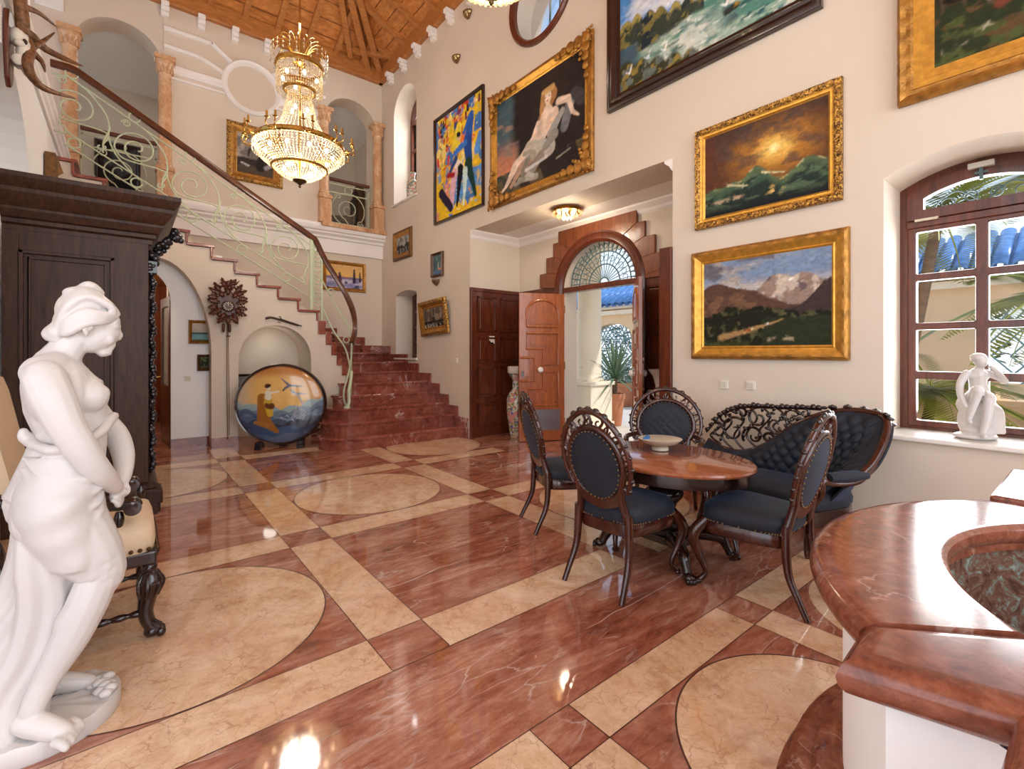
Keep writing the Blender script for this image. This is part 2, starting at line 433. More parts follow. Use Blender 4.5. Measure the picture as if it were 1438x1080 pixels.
# slightly raised centre panel + sunburst mouldings
mb=MB(); mb.bb((.487,YF-.03,FL2),(3.14,YF+.02,7.33)); struct(mb.build('wall_far_panel',M['wall']))
mb=MB()
def strip(a,b,w,d=.04,y=YF-.03):
    a,b=V((a[0],0,a[1])),V((b[0],0,b[1])); t=(b-a).normalized(); n=V((-t.z,0,t.x))*w/2
    ring=[a+n,b+n,b-n,a-n]
    prof=[(1,0),(1,.6),(.6,1),(-.6,1),(-1,.6),(-1,0)]
    mb.grid([[p+n*k+V((0,y-d*e,0)) for k,e in prof] for p in (a,b)],closed_u=True,cap=True)
for sgn in (1,-1):
    def mx(p): return (1.83+sgn*(p[0]-1.83),p[1])
    strip(mx((.487,6.94)),mx((1.193,6.945)),.07); strip(mx((1.18,6.95)),mx((1.52,6.71)),.07)
    strip(mx((.487,6.635)),mx((1.0,6.63)),.07); strip(mx((.99,6.635)),mx((1.39,6.48)),.07)
    strip(mx((.487,6.30)),mx((1.37,6.30)),.10); strip(mx((.487,6.22)),mx((1.37,6.22)),.06); strip(mx((.487,6.115)),mx((1.39,6.115)),.04)
struct(mb.build('trim_sunburst',M['trim']))
mb=MB()
rows=[]
for k in range(64):
    a=2*PI*k/64
    rows.append([V((1.83+r*math.cos(a),YF-.03-d,6.36+r*math.sin(a))) for r,d in ((.50,0),(.50,.05),(.475,.075),(.45,.06),(.43,.06),(.41,.03),(.40,0))])
mb.grid(rows,closed_v=True)
struct(mb.build('trim_ring',M['trim'],smooth=.7))
# balcony cornice band
mb=MB()
pr=[(0,3.47),(.06,3.47),(.06,3.74),(.10,3.76),(.10,3.80),(.16,3.84),(.16,3.875),(.20,3.89),(.22,3.93),(.22,3.96),(.20,3.985),(.14,4.0),(.14,4.04),(0,4.05)]
mb.grid([[V((x,YF-o,z)) for o,z in pr] for x in (-2,W)],closed_u=True,cap=True)
struct(mb.build('trim_balcony',M['trim'],smooth=.5))
# sills in the balcony arches
mb=MB(); mb.bb((3.05,YF-.26,3.96),(W,YF+.4,4.05)); mb.bb((-.8,YF-.26,3.9),(.6,YF+.4,3.97)); struct(mb.build('trim_balcony_sill',M['column'],bevel=.012))
# gallery behind the arches
mb=MB(); mb.bb((-5,YF+.45,FL2-.3),(5.1,14,FL2+.02)); struct(mb.build('floor_gallery',M['floor_cream']))
mb=MB(); mb.bb((-5,13.0,FL2),(5.1,13.2,8)); struct(mb.build('wall_gallery',M['wall']))
mb=MB(); mb.bb((4.9,YF+.45,FL2),(5.1,13,8)); struct(mb.build('wall_gallery_end',M['wall']))
mb=MB(); mb.bb((-5,YF+.45,6.95),(5.1,13.2,7.1)); struct(mb.build('ceiling_gallery',M['wall_white']))
# ================= left wall =================
mb=MB()
mb.prism([(2.3,-.02),(YF,-.02),(YF,4.3),(6.7,4.3),(6.7,8),(2.3,8)],XL-.3,XL,'yz',[archpoly(4.5,6.62,1.2,2.95,3.8,20)])
struct(mb.build('wall_left',M['wall_white']))
mb=MB(); mb.bb((XL-.31,4.3,1.0),(XL-.25,6.8,4.1)); struct(mb.build('wall_left_recess',M['wall_white']))
mb=MB()
pr=[(0,4.15),(.05,4.15),(.05,4.22),(.09,4.25),(.09,4.30),(.13,4.33),(.13,4.40),(.09,4.43),(.09,4.50),(-.1,4.50),(-.1,4.15)]
mb.grid([[V((XL+o*.6,y,z)) for o,z in pr] for y in (2.3,YF-.02)],closed_u=True,cap=True)
pr=[(0,5.5),(.04,5.5),(.04,5.56),(.07,5.6),(.07,5.7),(.0,5.72)]
mb.grid([[V((XL+o*.6,y,z)) for o,z in pr] for y in (2.3,6.7)],closed_u=True,cap=True)
struct(mb.build('trim_left',M['trim']))
# side part of the hall beyond the left wall, and the wall behind the camera, with tall openings added to let light in
mb=MB(); mb.prism([(-4.2,-.02),(2.3,-.02),(2.3,8),(-4.2,8)],-5.2,-5.0,'yz',[[(-3.2,.1),(1.4,.1),(1.4,5.6),(-3.2,5.6)]]); struct(mb.build('wall_side',M['wall_white']))
mb=MB(); mb.bb((-5.2,2.1,-.02),(XL-.28,2.3,8)); struct(mb.build('wall_return',M['wall_white']))
mb=MB(); mb.prism([(-5.2,-.02),(W+.36,-.02),(W+.36,8),(-5.2,8)],-4.2,-4.0,'xz',[[(-4,.1),(-.6,.1),(-.6,5.6),(-4,5.6)],[(.3,.1),(3.8,.1),(3.8,5.6),(.3,5.6)]]); struct(mb.build('wall_back',M['wall_white']))
# ================= stair wall with arches =================
a1=archpoly(-.38,.973,-.01,1.38,2.74,24); a2=archpoly(1.325,2.39,-.01,1.3,1.84,24)
r_=.1762
def sx(k): return 2.497-.3025*(k-12)
prof=[(-2.0,-.02),(3.05,-.02)]
inner={6:3.06,7:2.98,8:2.90,9:2.81,10:2.72,11:2.62}
for k in range(6,12): prof+= [(inner[k],r_*k-.045)] if k==6 else [(inner[k],r_*(k-1)-.045),(inner[k],r_*k-.045)]
for k in range(12,23): prof+= [(sx(k),r_*(k-1)-.045),(sx(k),r_*k-.045)]
prof+=[(-2.0,r_*22-.045)]
prof=[(x,z) for x,z in prof]
mb=MB(); mb.prism(prof,YS,YS+.12,'xz',[a1,a2]); struct(mb.build('wall_stair',M['wall']))
mb=MB()
mb.prism([(-1.2,-.02),(1.15,-.02),(1.15,2.9),(-1.2,2.9)],YS+.28,YS+.36,'xz',[archpoly(-.42,.5,-.01,2.15,2.66,20)])
mb.bb((.973,YS+.1,-.02),(1.325,YS+.36,2.1)); 
struct(mb.build('wall_corridor',M['wall_white']))
# soffit of the big arch and the under-stair niche
mb=MB()
for poly,y0,y1 in ((a1,YS+.11,YS+.3),(a2,YS+.11,YS+.75)):
    rows=[[V((x,y,z)) for x,z in poly[1:]+[poly[0]]] for y in (y0,y1)]
    mb.grid(rows)
mb.bb((1.2,YS+.75,0),(2.5,YS+.8,2.0))
struct(mb.build('wall_understair',M['wall']))
# baseboards
mb=MB(); mb.bb((.973,YS-.015,0),(1.325,YS+.02,.13)); mb.bb((2.39,YS-.015,0),(2.6,YS+.02,.13)); struct(mb.build('baseboard_stair',M['step_red']))
mb=MB(); mb.bb((.5,YS+.26,0),(.973,YS+.3,.13)); struct(mb.build('baseboard_corridor',M['step_red']))
mb=MB(); mb.bb((W-.02,-4,0),(W+.01,2.81,.13)); struct(mb.build('baseboard_right',M['step_red']))
# office beyond the corridor arch
mb=MB()
mb.bb((-2.4,12.0,0),(.72,12.1,2.8)); mb.bb((-2.5,8.7,0),(-2.4,12,2.8)); mb.bb((.62,8.66,0),(.72,12,2.8)); 
struct(mb.build('wall_office',wood('red_panelling',(84,34,16),(132,62,30),(3,3,.6),.3,gs=6)))
mb=MB(); mb.bb((-2.5,8.67,2.75),(.72,12.1,2.85)); struct(mb.build('ceiling_office',M['oak']))
# ================= ceiling: boarded hip roof on wall beams =================
RX=1.83; RH=HB+.3+(W-RX)*.48; HYP=6.3
def roofz(x,y):
    a=HB+.30+(W-x)*.48; b=HB+.30+(x+5.2)*.30 if x<RX else 99
    c=HB+.30+(YF-y)*.36
    return min(a,c)
mb=MB()
z0=HB+.30; z1=z0+(W-RX)*.48; yh=YF-(z1-z0)/.36
P=[V((W,YF,z0)),V((W,-4.2,z0)),V((RX,-4.2,z1)),V((RX,yh,z1)),V((XL,YF,z0)),V((XL,-4.2,z0))]
mb.add(P,[(0,1,2,3),(0,3,4),(4,3,2,5)])
Q=[p+V((0,0,.1)) for p in P]; mb.add(Q,[(0,1,2,3),(0,3,4),(4,3,2,5)])
mb.add([(XL,-4.2,z0),(XL,YF+.5,z0),(-5.2,YF+.5,z0),(-5.2,-4.2,z0)],[(0,1,2,3)])
# boards as shallow grooves
g=NT('honey_boards'); co=g.coord((1,1,1)); wv=g.n('ShaderNodeTexWave',wave_type='BANDS',bands_direction='Z',wave_profile='SAW'); wv.inputs['Scale'].default_value=2.6; g.l(co,wv.inputs[0])
a=g.noise(g.coord((6,6,30)),1.2,6,.6); k=g.ramp(a,[(.3,srgb(166,100,46)),(.7,srgb(222,148,80))])
gr=g.ramp(wv.outputs[0],[(0,(0,0,0,1)),(.09,(1,1,1,1)),(1,(1,1,1,1))])
k=g.mix(gr,srgb(78,40,16),k); g.set(k,.45); g.bump(gr,.5,.02); M['boards']=g.m
struct(mb.build('ceiling',M['boards'],fix=False))
# wall beams
mb=MB(); mb.bb((W-.10,-4.2,HB),(W+.2,YF,HB+.32)); struct(mb.build('trim_beam_right',M['beam'],bevel=.015))
mb=MB(); mb.bb((-5.2,YF-.12,HB),(W,YF+.3,HB+.32)); struct(mb.build('trim_beam_far',M['beam'],bevel=.015))
def barb(mb,a,b,w,h):
    a,b=V(a),V(b); t=(b-a); L=t.length; t.normalize(); s=t.cross(V((0,0,1))).normalized(); u=s.cross(t)
    R=Matrix((s,t,u)).transposed().to_4x4()
    mb.box((a+b)/2,(w,L,h),R)
i=0
for y in np.arange(-3.6,10,.62):
    top=min((W-RX), (YF-y)*.36/.48)
    mb=MB(); barb(mb,(W,y,z0-.02),(W-top,y,z0-.02+top*.48),.09,.16); struct(mb.build('trim_rafter_right',M['beam']))
for x in np.arange(-.5,4.3,.55):
    top=min((W-x)*.48/.36 if x>RX else (x-XL)*.48/.36, YF-yh)
    mb=MB(); barb(mb,(x,YF,z0-.02),(x,YF-top,z0-.02+top*.36),.09,.16); struct(mb.build('trim_rafter_far',M['beam']))
for dx in (0,.28):
    mb=MB(); barb(mb,(W-dx,YF-.0,z0-.08),(RX-dx*.2,yh,z1-.06),.12,.2); struct(mb.build('trim_hip',M['beam']))
mb=MB(); barb(mb,(W-.75,YF-.15,z0+.0),(W-.75-1.2,YF-2.4,z0+.72),.10,.14); struct(mb.build('trim_strut',M['beam']))
mb=MB(); barb(mb,(W-.15,YF-.6,z0+.02),(W-.85,YF-.25,z0+.05),.09,.1); struct(mb.build('trim_strut',M['beam']))
# stepped white corbels under the beams
def corbel(p,nx,ny):
    mb=MB()
    for k,(d,h) in enumerate(((.17,.07),(.13,.07),(.09,.07))):
        zt=HB-.005-k*.075
        if nx: mb.bb((p[0],p[1]-.055,zt-h),(p[0]+nx*d,p[1]+.055,zt))
        else: mb.bb((p[0]-.055,p[1],zt-h),(p[0]+.055,p[1]+ny*d,zt))
    struct(mb.build('trim_corbel',M['trim'],bevel=.01))
for x in (.5,1.02,1.54,2.078,2.6,3.1): corbel((x,YF-.03),0,-1)
for y in (9.5,8.9,8.3,7.7,7.1,6.5,5.9): corbel((W,y),-1,0)
# ================= staircase =================
stair=thing('staircase','red marble staircase flaring out at its foot and winding up along the far wall','staircase',(3.4,6.9,0))
SB=V((3.4,6.9,0))
def stairmesh(mb,name,mat=None,bevel=None,parent=None):
    mb.v=[tuple(V(v)-SB) for v in mb.v]
    o=mb.build(name,mat or M['step_red'],parent or stair,bevel=bevel); return o
def step(poly,k,nosing=True):
    """poly: outline of tread k (xy); body below, rounded nosing slab on top"""
    mb=MB(); zt=r_*k
    mb.prism(poly,zt-r_-.01,zt-.035,'xy')
    c=V((sum(p[0] for p in poly)/len(poly),sum(p[1] for p in poly)/len(poly)))
    big=[]
    n=len(poly)
    for i,p in enumerate(poly):   # push the front edge out for the nosing
        a=V(poly[i-1]); b=V(poly[(i+1)%n]); t=(b-a).normalized(); nn=V((t.y,-t.x)); big.append(tuple(V(p)+nn*.028))
    mb.prism(big,zt-.04,zt,'xy')
    stairmesh(mb,'step',bevel=.012)
Yk=[0,6.74,7.04,7.35,7.66,7.97]
xl=[0,2.17,2.29,2.43,2.62,2.84]
yb=[0,7.45,7.5,7.55,7.6,7.7]
WX=W-.005
for k in range(1,6):
    x0=xl[k]; y0=Yk[k]; R=.42 if k<4 else .25
    # front edge slopes slightly towards the left end and rounds into the side
    left=arc(x0+R,y0+.02+R,R,-PI/2,-PI,8)
    left=[(p[0],p[1]) for p in left]
    poly=[(WX,y0)]+left+[(x0+.06,y0+R+.16),(x0+.42,max(7.78,y0+R+.3)),(x0+.55,YS-.005),(WX,YS-.005)] if k<5 else [(WX,y0)]+left+[(x0+.02,YS-.005),(WX,YS-.005)]
    poly=poly[::-1]
    step(poly,k)
# winders: pivot along the stair wall, fanned to the outer walls
piv={6:3.05,7:2.97,8:2.89,9:2.80,10:2.71,11:2.62,12:sx(12)}
outer={6:(WX,8.43),7:(WX,8.9),8:(WX,9.72),9:(3.95,YF-.005),10:(3.35,YF-.005),11:(2.85,YF-.005),12:(2.497,YF-.005)}
for k in range(6,12):
    a=(piv[k],YS-.025); b=outer[k]; c=outer[k+1]; d=(piv[k+1],YS-.025)
    poly=[a,b]
    if b[0]>=WX-.001 and c[0]<WX-.001: poly.append((WX,YF-.005))
    poly+=[c,d]
    A=sum(poly[i-1][0]*poly[i][1]-poly[i][0]*poly[i-1][1] for i in range(len(poly)))
    if A<0: poly=poly[::-1]
    mb=MB(); mb.prism(poly,r_*(k-1)-.05 if k>6 else 0,r_*k-.035,'xy')
    # nosing board slightly proud along the front edge
    t=(V(b)-V(a)).normalized(); nn=V((-t.y,t.x)); mid=V((sum(p[0] for p in poly)/len(poly),sum(p[1] for p in poly)/len(poly)))
    if nn.dot(mid-V(a))>0: nn=-nn
    q=[tuple(V(a)+nn*.03),tuple(V(b)+nn*.03)]+poly[poly.index(b)+1:]+poly[:poly.index(a)] if False else None
    mb.prism(poly,r_*k-.04,r_*k,'xy')
    mb.box(V(((a[0]+b[0])/2,(a[1]+b[1])/2,r_*k-.02))+V((nn.x,nn.y,0))*.012,((V(b)-V(a)).length,.03,.04),Matrix.Rotation(math.atan2(t.y,t.x),4,'Z'))
    stairmesh(mb,'step',bevel=.006)
for k in range(12,23):
    mb=MB(); x1=sx(k); x0=sx(k+1) if k<22 else -2.2
    mb.bb((x0-.02,YS-.035,r_*k-.04),(x1+.03,YF-.005,r_*k))     # tread
    mb.bb((x1-.03,YS-.022,r_*(k-1)-.001),(x1,YF-.005,r_*k-.03))    # riser
    if k<22: mb.bb((x1-.028,YS-.03,r_*(k-1)),(x1+.0,YS+.05,r_*k-.03))
    else: mb.bb((-2.2,YS+.12,r_*k-.3),(x1-.03,YF-.005,r_*k-.03))
    stairmesh(mb,'step',bevel=.006)
# closed underside of the upper flight
mb=MB(); mb.prism([(sx(12)+.1,2.0),(sx(12)+.1,1.85),(sx(22),3.6),(sx(22),3.75)],YS+.13,YF-.01,'xz'); 
stairmesh(mb,'soffit',M['wall'])
# stepped skirting along the right wall and round the corner
mb=MB()
for k in range(1,6): mb.bb((WX-.02-.002*k,Yk[k]-.12,0 if k==1 else r_*(k-1)),(WX,(Yk[k+1] if k<5 else 8.43)+.0,r_*k+.14))
for k in range(6,9):
    y0=outer[k][1]; y1=outer[k+1][1] if k<8 else YF; mb.bb((WX-.02-.002*k,y0-.1,r_*(k-1)),(WX,y1,r_*k+.14))
for k in range(8,12):
    x1=outer[k][0]; x0=outer[k+1][0]; mb.bb((x0,YF-.018-.002*k,r_*k-.1),(x1+.06,YF-.005,r_*k+.15))
stairmesh(mb,'skirting')
# ================= stair balustrade =================
RB=V((2.497,8.24,2.1))
rail=thing('stair_balustrade','pale green wrought iron scroll balustrade with dark wooden handrail on the staircase','railing',RB)
YR=YS-.0+.06; YR=8.30
def railmesh(mb,name,mat=None,parent=None,smooth=1.0):
    mb.v=[tuple(V(v)-RB) for v in mb.v]
    return mb.build(name,mat or M['iron'],parent or rail,smooth=smooth)
SL=r_/.3025      # slope
def zs_(x): return 2.115-(x-2.497)*SL   # line of nosings
# handrail
hp=[(-.75,YR,5.04),(-.57,YR,5.04)]+[(x,YR,zs_(x)+1.16) for x in np.linspace(-.50,2.45,9)]
hp=[V(p) for p in hp]
tail=spline([(2.45,YR,zs_(2.45)+1.16),(2.62,YR-.01,2.96),(2.80,YR-.05,2.66),(2.95,YR-.12,2.36),(3.02,YR-.24,2.06),(2.98,YR-.4,1.78),(2.87,YR-.55,1.56)],6)
def sweep_rect(mb,pts,w,h):
    rows=[]; N=len(pts)
    for i in range(N):
        t=(pts[min(i+1,N-1)]-pts[max(i-1,0)]).normalized(); s=t.cross(V((0,0,1))).normalized(); u=s.cross(t)
        rows.append([pts[i]+s*a*w+u*b*h for a,b in ((-.5,-.35),(-.5,.2),(-.32,.5),(.32,.5),(.5,.2),(.5,-.35),(.3,-.5),(-.3,-.5))])
    mb.grid(rows,closed_u=True,cap=True)
mb=MB(); sweep_rect(mb,hp[:-1]+tail,.075,.085); railmesh(mb,'handrail',M['rail'],smooth=.8)
# long bars: flat rails parallel to the flight
for off,name in ((1.02,'upper_bar'),(.30,'lower_bar'),(.13,'bottom_bar')):
    mb=MB(); mb.tube([(x,YR,zs_(x)+off) for x in (-.62,2.42)],.011,6); railmesh(mb,name)
mb=MB(); mb.tube([(-.75,YR,4.92),(-.60,YR,4.92)],.011,6); railmesh(mb,'landing_bar'); mb=MB(); mb.tube([(-.75,YR,4.2),(-.60,YR,4.2)],.011,6); railmesh(mb,'landing_bar')
def spiral(cx,cz,r0,r1,a0,a1,n=40,y=None):
    y=YR if y is None else y; out=[]
    for i in range(n+1):
        t=i/n; a=a0+(a1-a0)*t; r=r0+(r1-r0)*t**.8
        out.append(V((cx+r*math.cos(a),y,cz+r*math.sin(a))))
    return out
def scroll_module(cx):
    zc_=zs_(cx)+.66      # middle of the scroll
    o=MB()
    zu=zs_(cx)+1.09; o.tube(arcp(cx,zu,.062),.010,6,closed=True); railmesh(o,'ring'); o=MB()
    zl=zs_(cx+.02)+.215; o.tube(arcp(cx+.02,zl,.062),.010,6,closed=True)
    ob=railmesh(o,'ring')
    o=MB()
    # big snail scroll, running down into a curl on the lower bar
    sp=spiral(cx+.02,zc_,.028,.235,-PI*.3,-PI*.3+PI*3.35,60)
    o.tube(sp,.0105,6)
    e=sp[-1]
    o.tube(spline([e,e+V((.11,0,-.13)),(cx+.33,YR,zs_(cx+.33)+.62),(cx+.30,YR,zs_(cx+.3)+.43)]+[p for p in spiral(cx+.275,zs_(cx+.3)+.40,.055,.015,.3,-4.5,10)],5),.0105,6)
    railmesh(o,'snail_scroll'); o=MB()
    # counter curve from the upper bar round to the lower bar
    o.tube(spline([(cx-.05,YR,zs_(cx-.05)+1.02),(cx+.16,YR,zs_(cx+.16)+1.0),(cx+.33,YR,zs_(cx+.33)+.86),(cx+.36,YR,zs_(cx+.36)+.68),(cx+.31,YR,zs_(cx+.31)+.50),(cx+.30,YR,zs_(cx+.30)+.33)],6),.0105,6)
    railmesh(o,'counter_curve'); o=MB()
    o.tube(spline([(cx-.26,YR,zs_(cx-.26)+.72),(cx-.27,YR,zs_(cx-.27)+.58),(cx-.2,YR,zs_(cx-.2)+.42),(cx-.02,YR,zs_(cx-.02)+.30)],6),.0105,6)
    railmesh(o,'lower_curve'); o=MB()
    # small curl under the ring
    o.tube(spiral(cx-.09,zs_(cx-.09)+.93,.012,.05,0,PI*3,24),.0085,6)
    railmesh(o,'curl')
def arcp(cx,cz,r,n=20): return [V((cx+r*math.cos(2*PI*k/n),YR,cz+r*math.sin(2*PI*k/n))) for k in range(n)]
for cx in (-.55,.08,.71,1.345,1.985): scroll_module(cx)
# post with the column of half rings at the turn
mb=MB(); mb.bb((2.37,YR-.012,r_*12),(2.415,YR+.012,zs_(2.39)+1.12)); railmesh(mb,'post',smooth=None)
mb=MB(); mb.bb((2.545,YR-.012,1.95),(2.575,YR+.012,zs_(2.56)+1.05)); railmesh(mb,'post',smooth=None)
mb=MB()
z=2.24
while z<3.22:
    mb.tube([V((2.49+.062*math.cos(a),YR,z+.062*math.sin(a))) for a in np.linspace(PI,2*PI,9)],.011,6); z+=.075
mb.tube([(2.432,YR,2.2),(2.432,YR,3.22)],.009,6)
railmesh(mb,'half_rings')
# raking bars of the winding part, and the swirling foot post
mb=MB(); mb.tube(spline([(2.57,YR,2.62),(2.78,YR-.05,2.2),(2.93,YR-.22,1.85),(2.95,YR-.33,1.62)],6),.014,6)
railmesh(mb,'upper_raking_bar')
mb=MB(); mb.tube(spline([(2.57,YR,2.18),(2.72,YR-.1,1.78),(2.84,YR-.3,1.5),(2.86,YR-.47,1.22),(2.82,YR-.6,1.0)],6),.014,6); railmesh(mb,'lower_raking_bar')
mb=MB(); mb.tube([V((2.86+.05*math.cos(a),YR-.33,1.62+.05*math.sin(a))) for a in np.linspace(0,2*PI,15)[:-1]],.011,6,closed=True); railmesh(mb,'ring'); mb=MB()
mb.tube([V((2.70+.05*math.cos(a),YR-.05,2.44+.05*math.sin(a))) for a in np.linspace(0,2*PI,15)[:-1]],.011,6,closed=True); railmesh(mb,'ring')
mb=MB(); mb.tube([(2.86,7.76,r_*4),(2.87,7.76,1.56)],.022,6,flat=(1.3,.6)); railmesh(mb,'foot_post')
mb=MB()
sw=spline([(2.87,7.75,1.52),(2.85,7.72,1.3),(2.80,7.68,1.1),(2.73,7.6,.95),(2.66,7.52,.80),(2.655,7.5,.66),(2.70,7.5,.55),(2.74,7.52,.62),(2.745,7.54,.80),(2.80,7.6,.98),(2.83,7.66,1.1)],7)
mb.tube(sw,.02,6,flat=(1.3,.7)); railmesh(mb,'swirl_foot')
mb=MB(); mb.lathe([(.05,.5287),(.05,.545),(.03,.56)],(2.70,7.5,0),16); railmesh(mb,'foot_plate')
# ================= balcony columns =================
def column(x,base,top,label,half=False):
    c=thing('marble_column',label,'column',(x,YF-.06,base))
    h=top-base; mb=MB()
    mb.bb((-.13,-.13,0),(.13,.13,.04)); mb.bb((-.115,-.115,.04),(.115,.115,.5)); mb.bb((-.135,-.135,.5),(.135,.135,.56)); mb.build('pedestal',M['column'],c,bevel=.008)
    mb=MB(); mb.lathe([(.125,.56),(.125,.60),(.105,.62),(.11,.65),(.095,.68),(.098,1.2),(.096,h-.55),(.086,h-.42),(.094,h-.41),(.094,h-.38)],(0,0,0),28); mb.build('shaft',M['column'],c,smooth=.6)
    mb=MB(); mb.lathe([(.086,h-.38),(.092,h-.3),(.10,h-.28),(.092,h-.26),(.10,h-.2),(.125,h-.12),(.14,h-.10),(.14,h-.07)],(0,0,0),28); mb.bb((-.145,-.145,h-.07),(.145,.145,h)); 
    for k in range(10):
        a=2*PI*k/10; mb.ball((.105*math.cos(a),.105*math.sin(a),h-.2),(.022,.022,.07),6)
    mb.build('capital',M['column'],c,smooth=.6)
column(-.69,FL2+.09,6.40,'rose marble column left of the left balcony arch')
column(.50,FL2+.09,6.40,'rose marble column right of the left balcony arch')
column(3.14,4.05,6.40,'rose marble column beside the chandelier, left of the right balcony arch')
column(4.28,4.05,6.40,'rose marble column in the corner, right of the right balcony arch')
# ================= balcony railings =================
def balcony_rail(x0,x1,z0,label,y=YF+.12):
    g=thing('balcony_railing',label,'railing',((x0+x1)/2,y,z0)); w=(x1-x0)/2
    def B(mb,name,mat=None): return mb.build(name,mat or M['iron'],g,smooth=1.0)
    mb=MB(); mb.bb((-w,-.035,.98),(w,.035,1.04)); mb.build('handrail',M['rail'],g,bevel=.012)
    for z in (.92,.74,.10): 
        mb=MB(); mb.bb((-w,-.008,z-.011),(w,.008,z+.011)); mb.build('bar',M['iron'],g)
    for s in (-1,1):
        mb=MB(); mb.bb((s*(w-.02)-.011,-.008,.02),(s*(w-.02)+.011,.008,.93)); mb.build('post',M['iron'],g)
    def circ(cx,cz,r): return [V((cx+r*math.cos(2*PI*k/20),0,cz+r*math.sin(2*PI*k/20))) for k in range(20)]
    mb=MB(); mb.tube(circ(0,.83,.08),.010,6,closed=True); B(mb,'ring'); mb=MB(); mb.tube(circ(0,.04,.065),.010,6,closed=True); B(mb,'ring')
    R=min(w-.06,.36)
    mb=MB()
    mb.tube(spiral(0,.42,.03,R*.62,PI*.2,PI*.2+PI*3.2,56,0),.011,6)
    B(mb,'scroll'); mb=MB(); mb.tube(spiral(0,.42,R*.86,R*.62,PI*1.5,PI*.2+PI*1.2,20,0),.011,6)
    B(mb,'scroll'); mb=MB(); mb.tube(spiral(0,.42,R*.98,R*.98,PI*.78,PI*1.62,20,0),.011,6)
    B(mb,'scroll'); mb=MB(); mb.tube(spiral(0,.42,R*.98,R*.98,PI*-.2,PI*.62,20,0),.011,6)
    B(mb,'scroll'); mb=MB(); mb.tube(spiral(-R*.62,.68,.012,.07,0,PI*3,24,0),.009,6); B(mb,'curl'); mb=MB(); mb.tube(spiral(R*.72,.16,.012,.07,PI,PI*4,24,0),.009,6)
    B(mb,'scroll')
balcony_rail(-.58,.40,FL2+.09,'wrought iron balcony railing in the left arch behind the staircase')
balcony_rail(3.24,4.17,4.05,'wrought iron balcony railing in the right arch above the cornice')
# ================= main window =================
def window_main():
    x=4.90; y0,y1=.08,1.035; win=bpy.data.objects.new('window_1',None); COL.objects.link(win); struct(win)
    mb=MB()
    outer=segpoly(y0,y1,.80,2.70,2.83,20); inner_=segpoly(y0+.05,y1-.05,.82,2.65,2.775,20)
    mb.prism(outer,x-.03,x+.09,'yz',[inner_]); mb.build('window_frame',M['mahog'],win,bevel=.006)
    # transom
    mb=MB(); mb.bb((x-.04,y0+.04,2.385),(x+.06,y1-.04,2.445)); mb.build('transom',M['mahog'],win,bevel=.008)
    # fanlight sash
    mb=MB(); o=segpoly(y0+.05,y1-.05,2.445,2.65,2.775,20); i_=segpoly(y0+.15,y1-.15,2.52,2.605,2.69,20)
    mb.prism(o,x-.055,x+.02,'yz',[i_]); mb.build('fanlight_sash',M['mahog'],win,bevel=.008)
    mb=MB(); mb.prism(i_,x-.012,x-.008,'yz'); mb.build('fanlight_pane',M['pane'],win)
    # casement with eight panes
    mb=MB(); cy=(y0+y1)/2
    rows=[(2.35,2.02),(1.965,1.635),(1.58,1.255),(1.195,.87)]; cols=[(y0+.105,cy-.035),(cy+.035,y1-.105)]
    holes=[[(a,zl),(b,zl),(b,zh),(a,zh)] for (zh,zl) in rows for (a,b) in cols]
    mb.prism([(y0+.05,.82),(y1-.05,.82),(y1-.05,2.385),(y0+.05,2.385)],x-.045,x+.02,'yz',holes); mb.build('casement',M['mahog'],win,bevel=.008)
    for (zh,zl) in rows:
        for (a,b) in cols:
            mb=MB(); mb.bb((x-.012,a,zl),(x-.008,b,zh)); mb.build('pane',M['pane'],win)
    mb=MB(); mb.bb((x-.10,cy-.07,2.745),(x-.055,cy+.07,2.785)); mb.build('opener_bar',plain('opener_metal',(214,208,196),.4),win,bevel=.004)
    mb=MB(); mb.bb((x-.085,cy-.01,2.66),(x-.055,cy+.01,2.75)); mb.bb((x-.075,cy-.035,2.705),(x-.06,cy+.035,2.72)); mb.build('opener_latch',M['iron_dk'],win)
    mb=MB(); mb.bb((x-.07,y1-.24,2.43),(x-.045,y1-.10,2.448)); mb.build('hinge',plain('opener_metal_b',(206,196,170),.4),win)
    # wrought ornament outside the fanlight
    mb=MB(); xo=x+.06
    for s in (-1,1):
        mb.tube([V((xo,cy+s*(.07+.045*math.cos(a)*(1-a/16)),2.585+.045*math.sin(a)*(1-a/16))) for a in np.linspace(0,9,30)],.006,5)
        mb.tube(spline([(xo,cy+s*.02,2.54),(xo,cy+s*.14,2.64),(xo,cy+s*.24,2.60),(xo,cy+s*.28,2.54)],6),.006,5)
        mb.tube([V((xo,cy+s*(.2+.04*math.cos(a)),2.57+.03*math.sin(a))) for a in np.linspace(0,6,16)],.005,5)
    mb.tube([(xo,y0+.1,2.49),(xo,y1-.1,2.53)],.006,5)
    mb.build('grille_scroll',M['iron_dk'],win,smooth=1)
    mb=MB(); mb.bb((W-.05,y0-.06,.765),(x-.03,y1+.06,.80)); mb.build('window_sill',M['stone'],win,bevel=.01)
window_main()
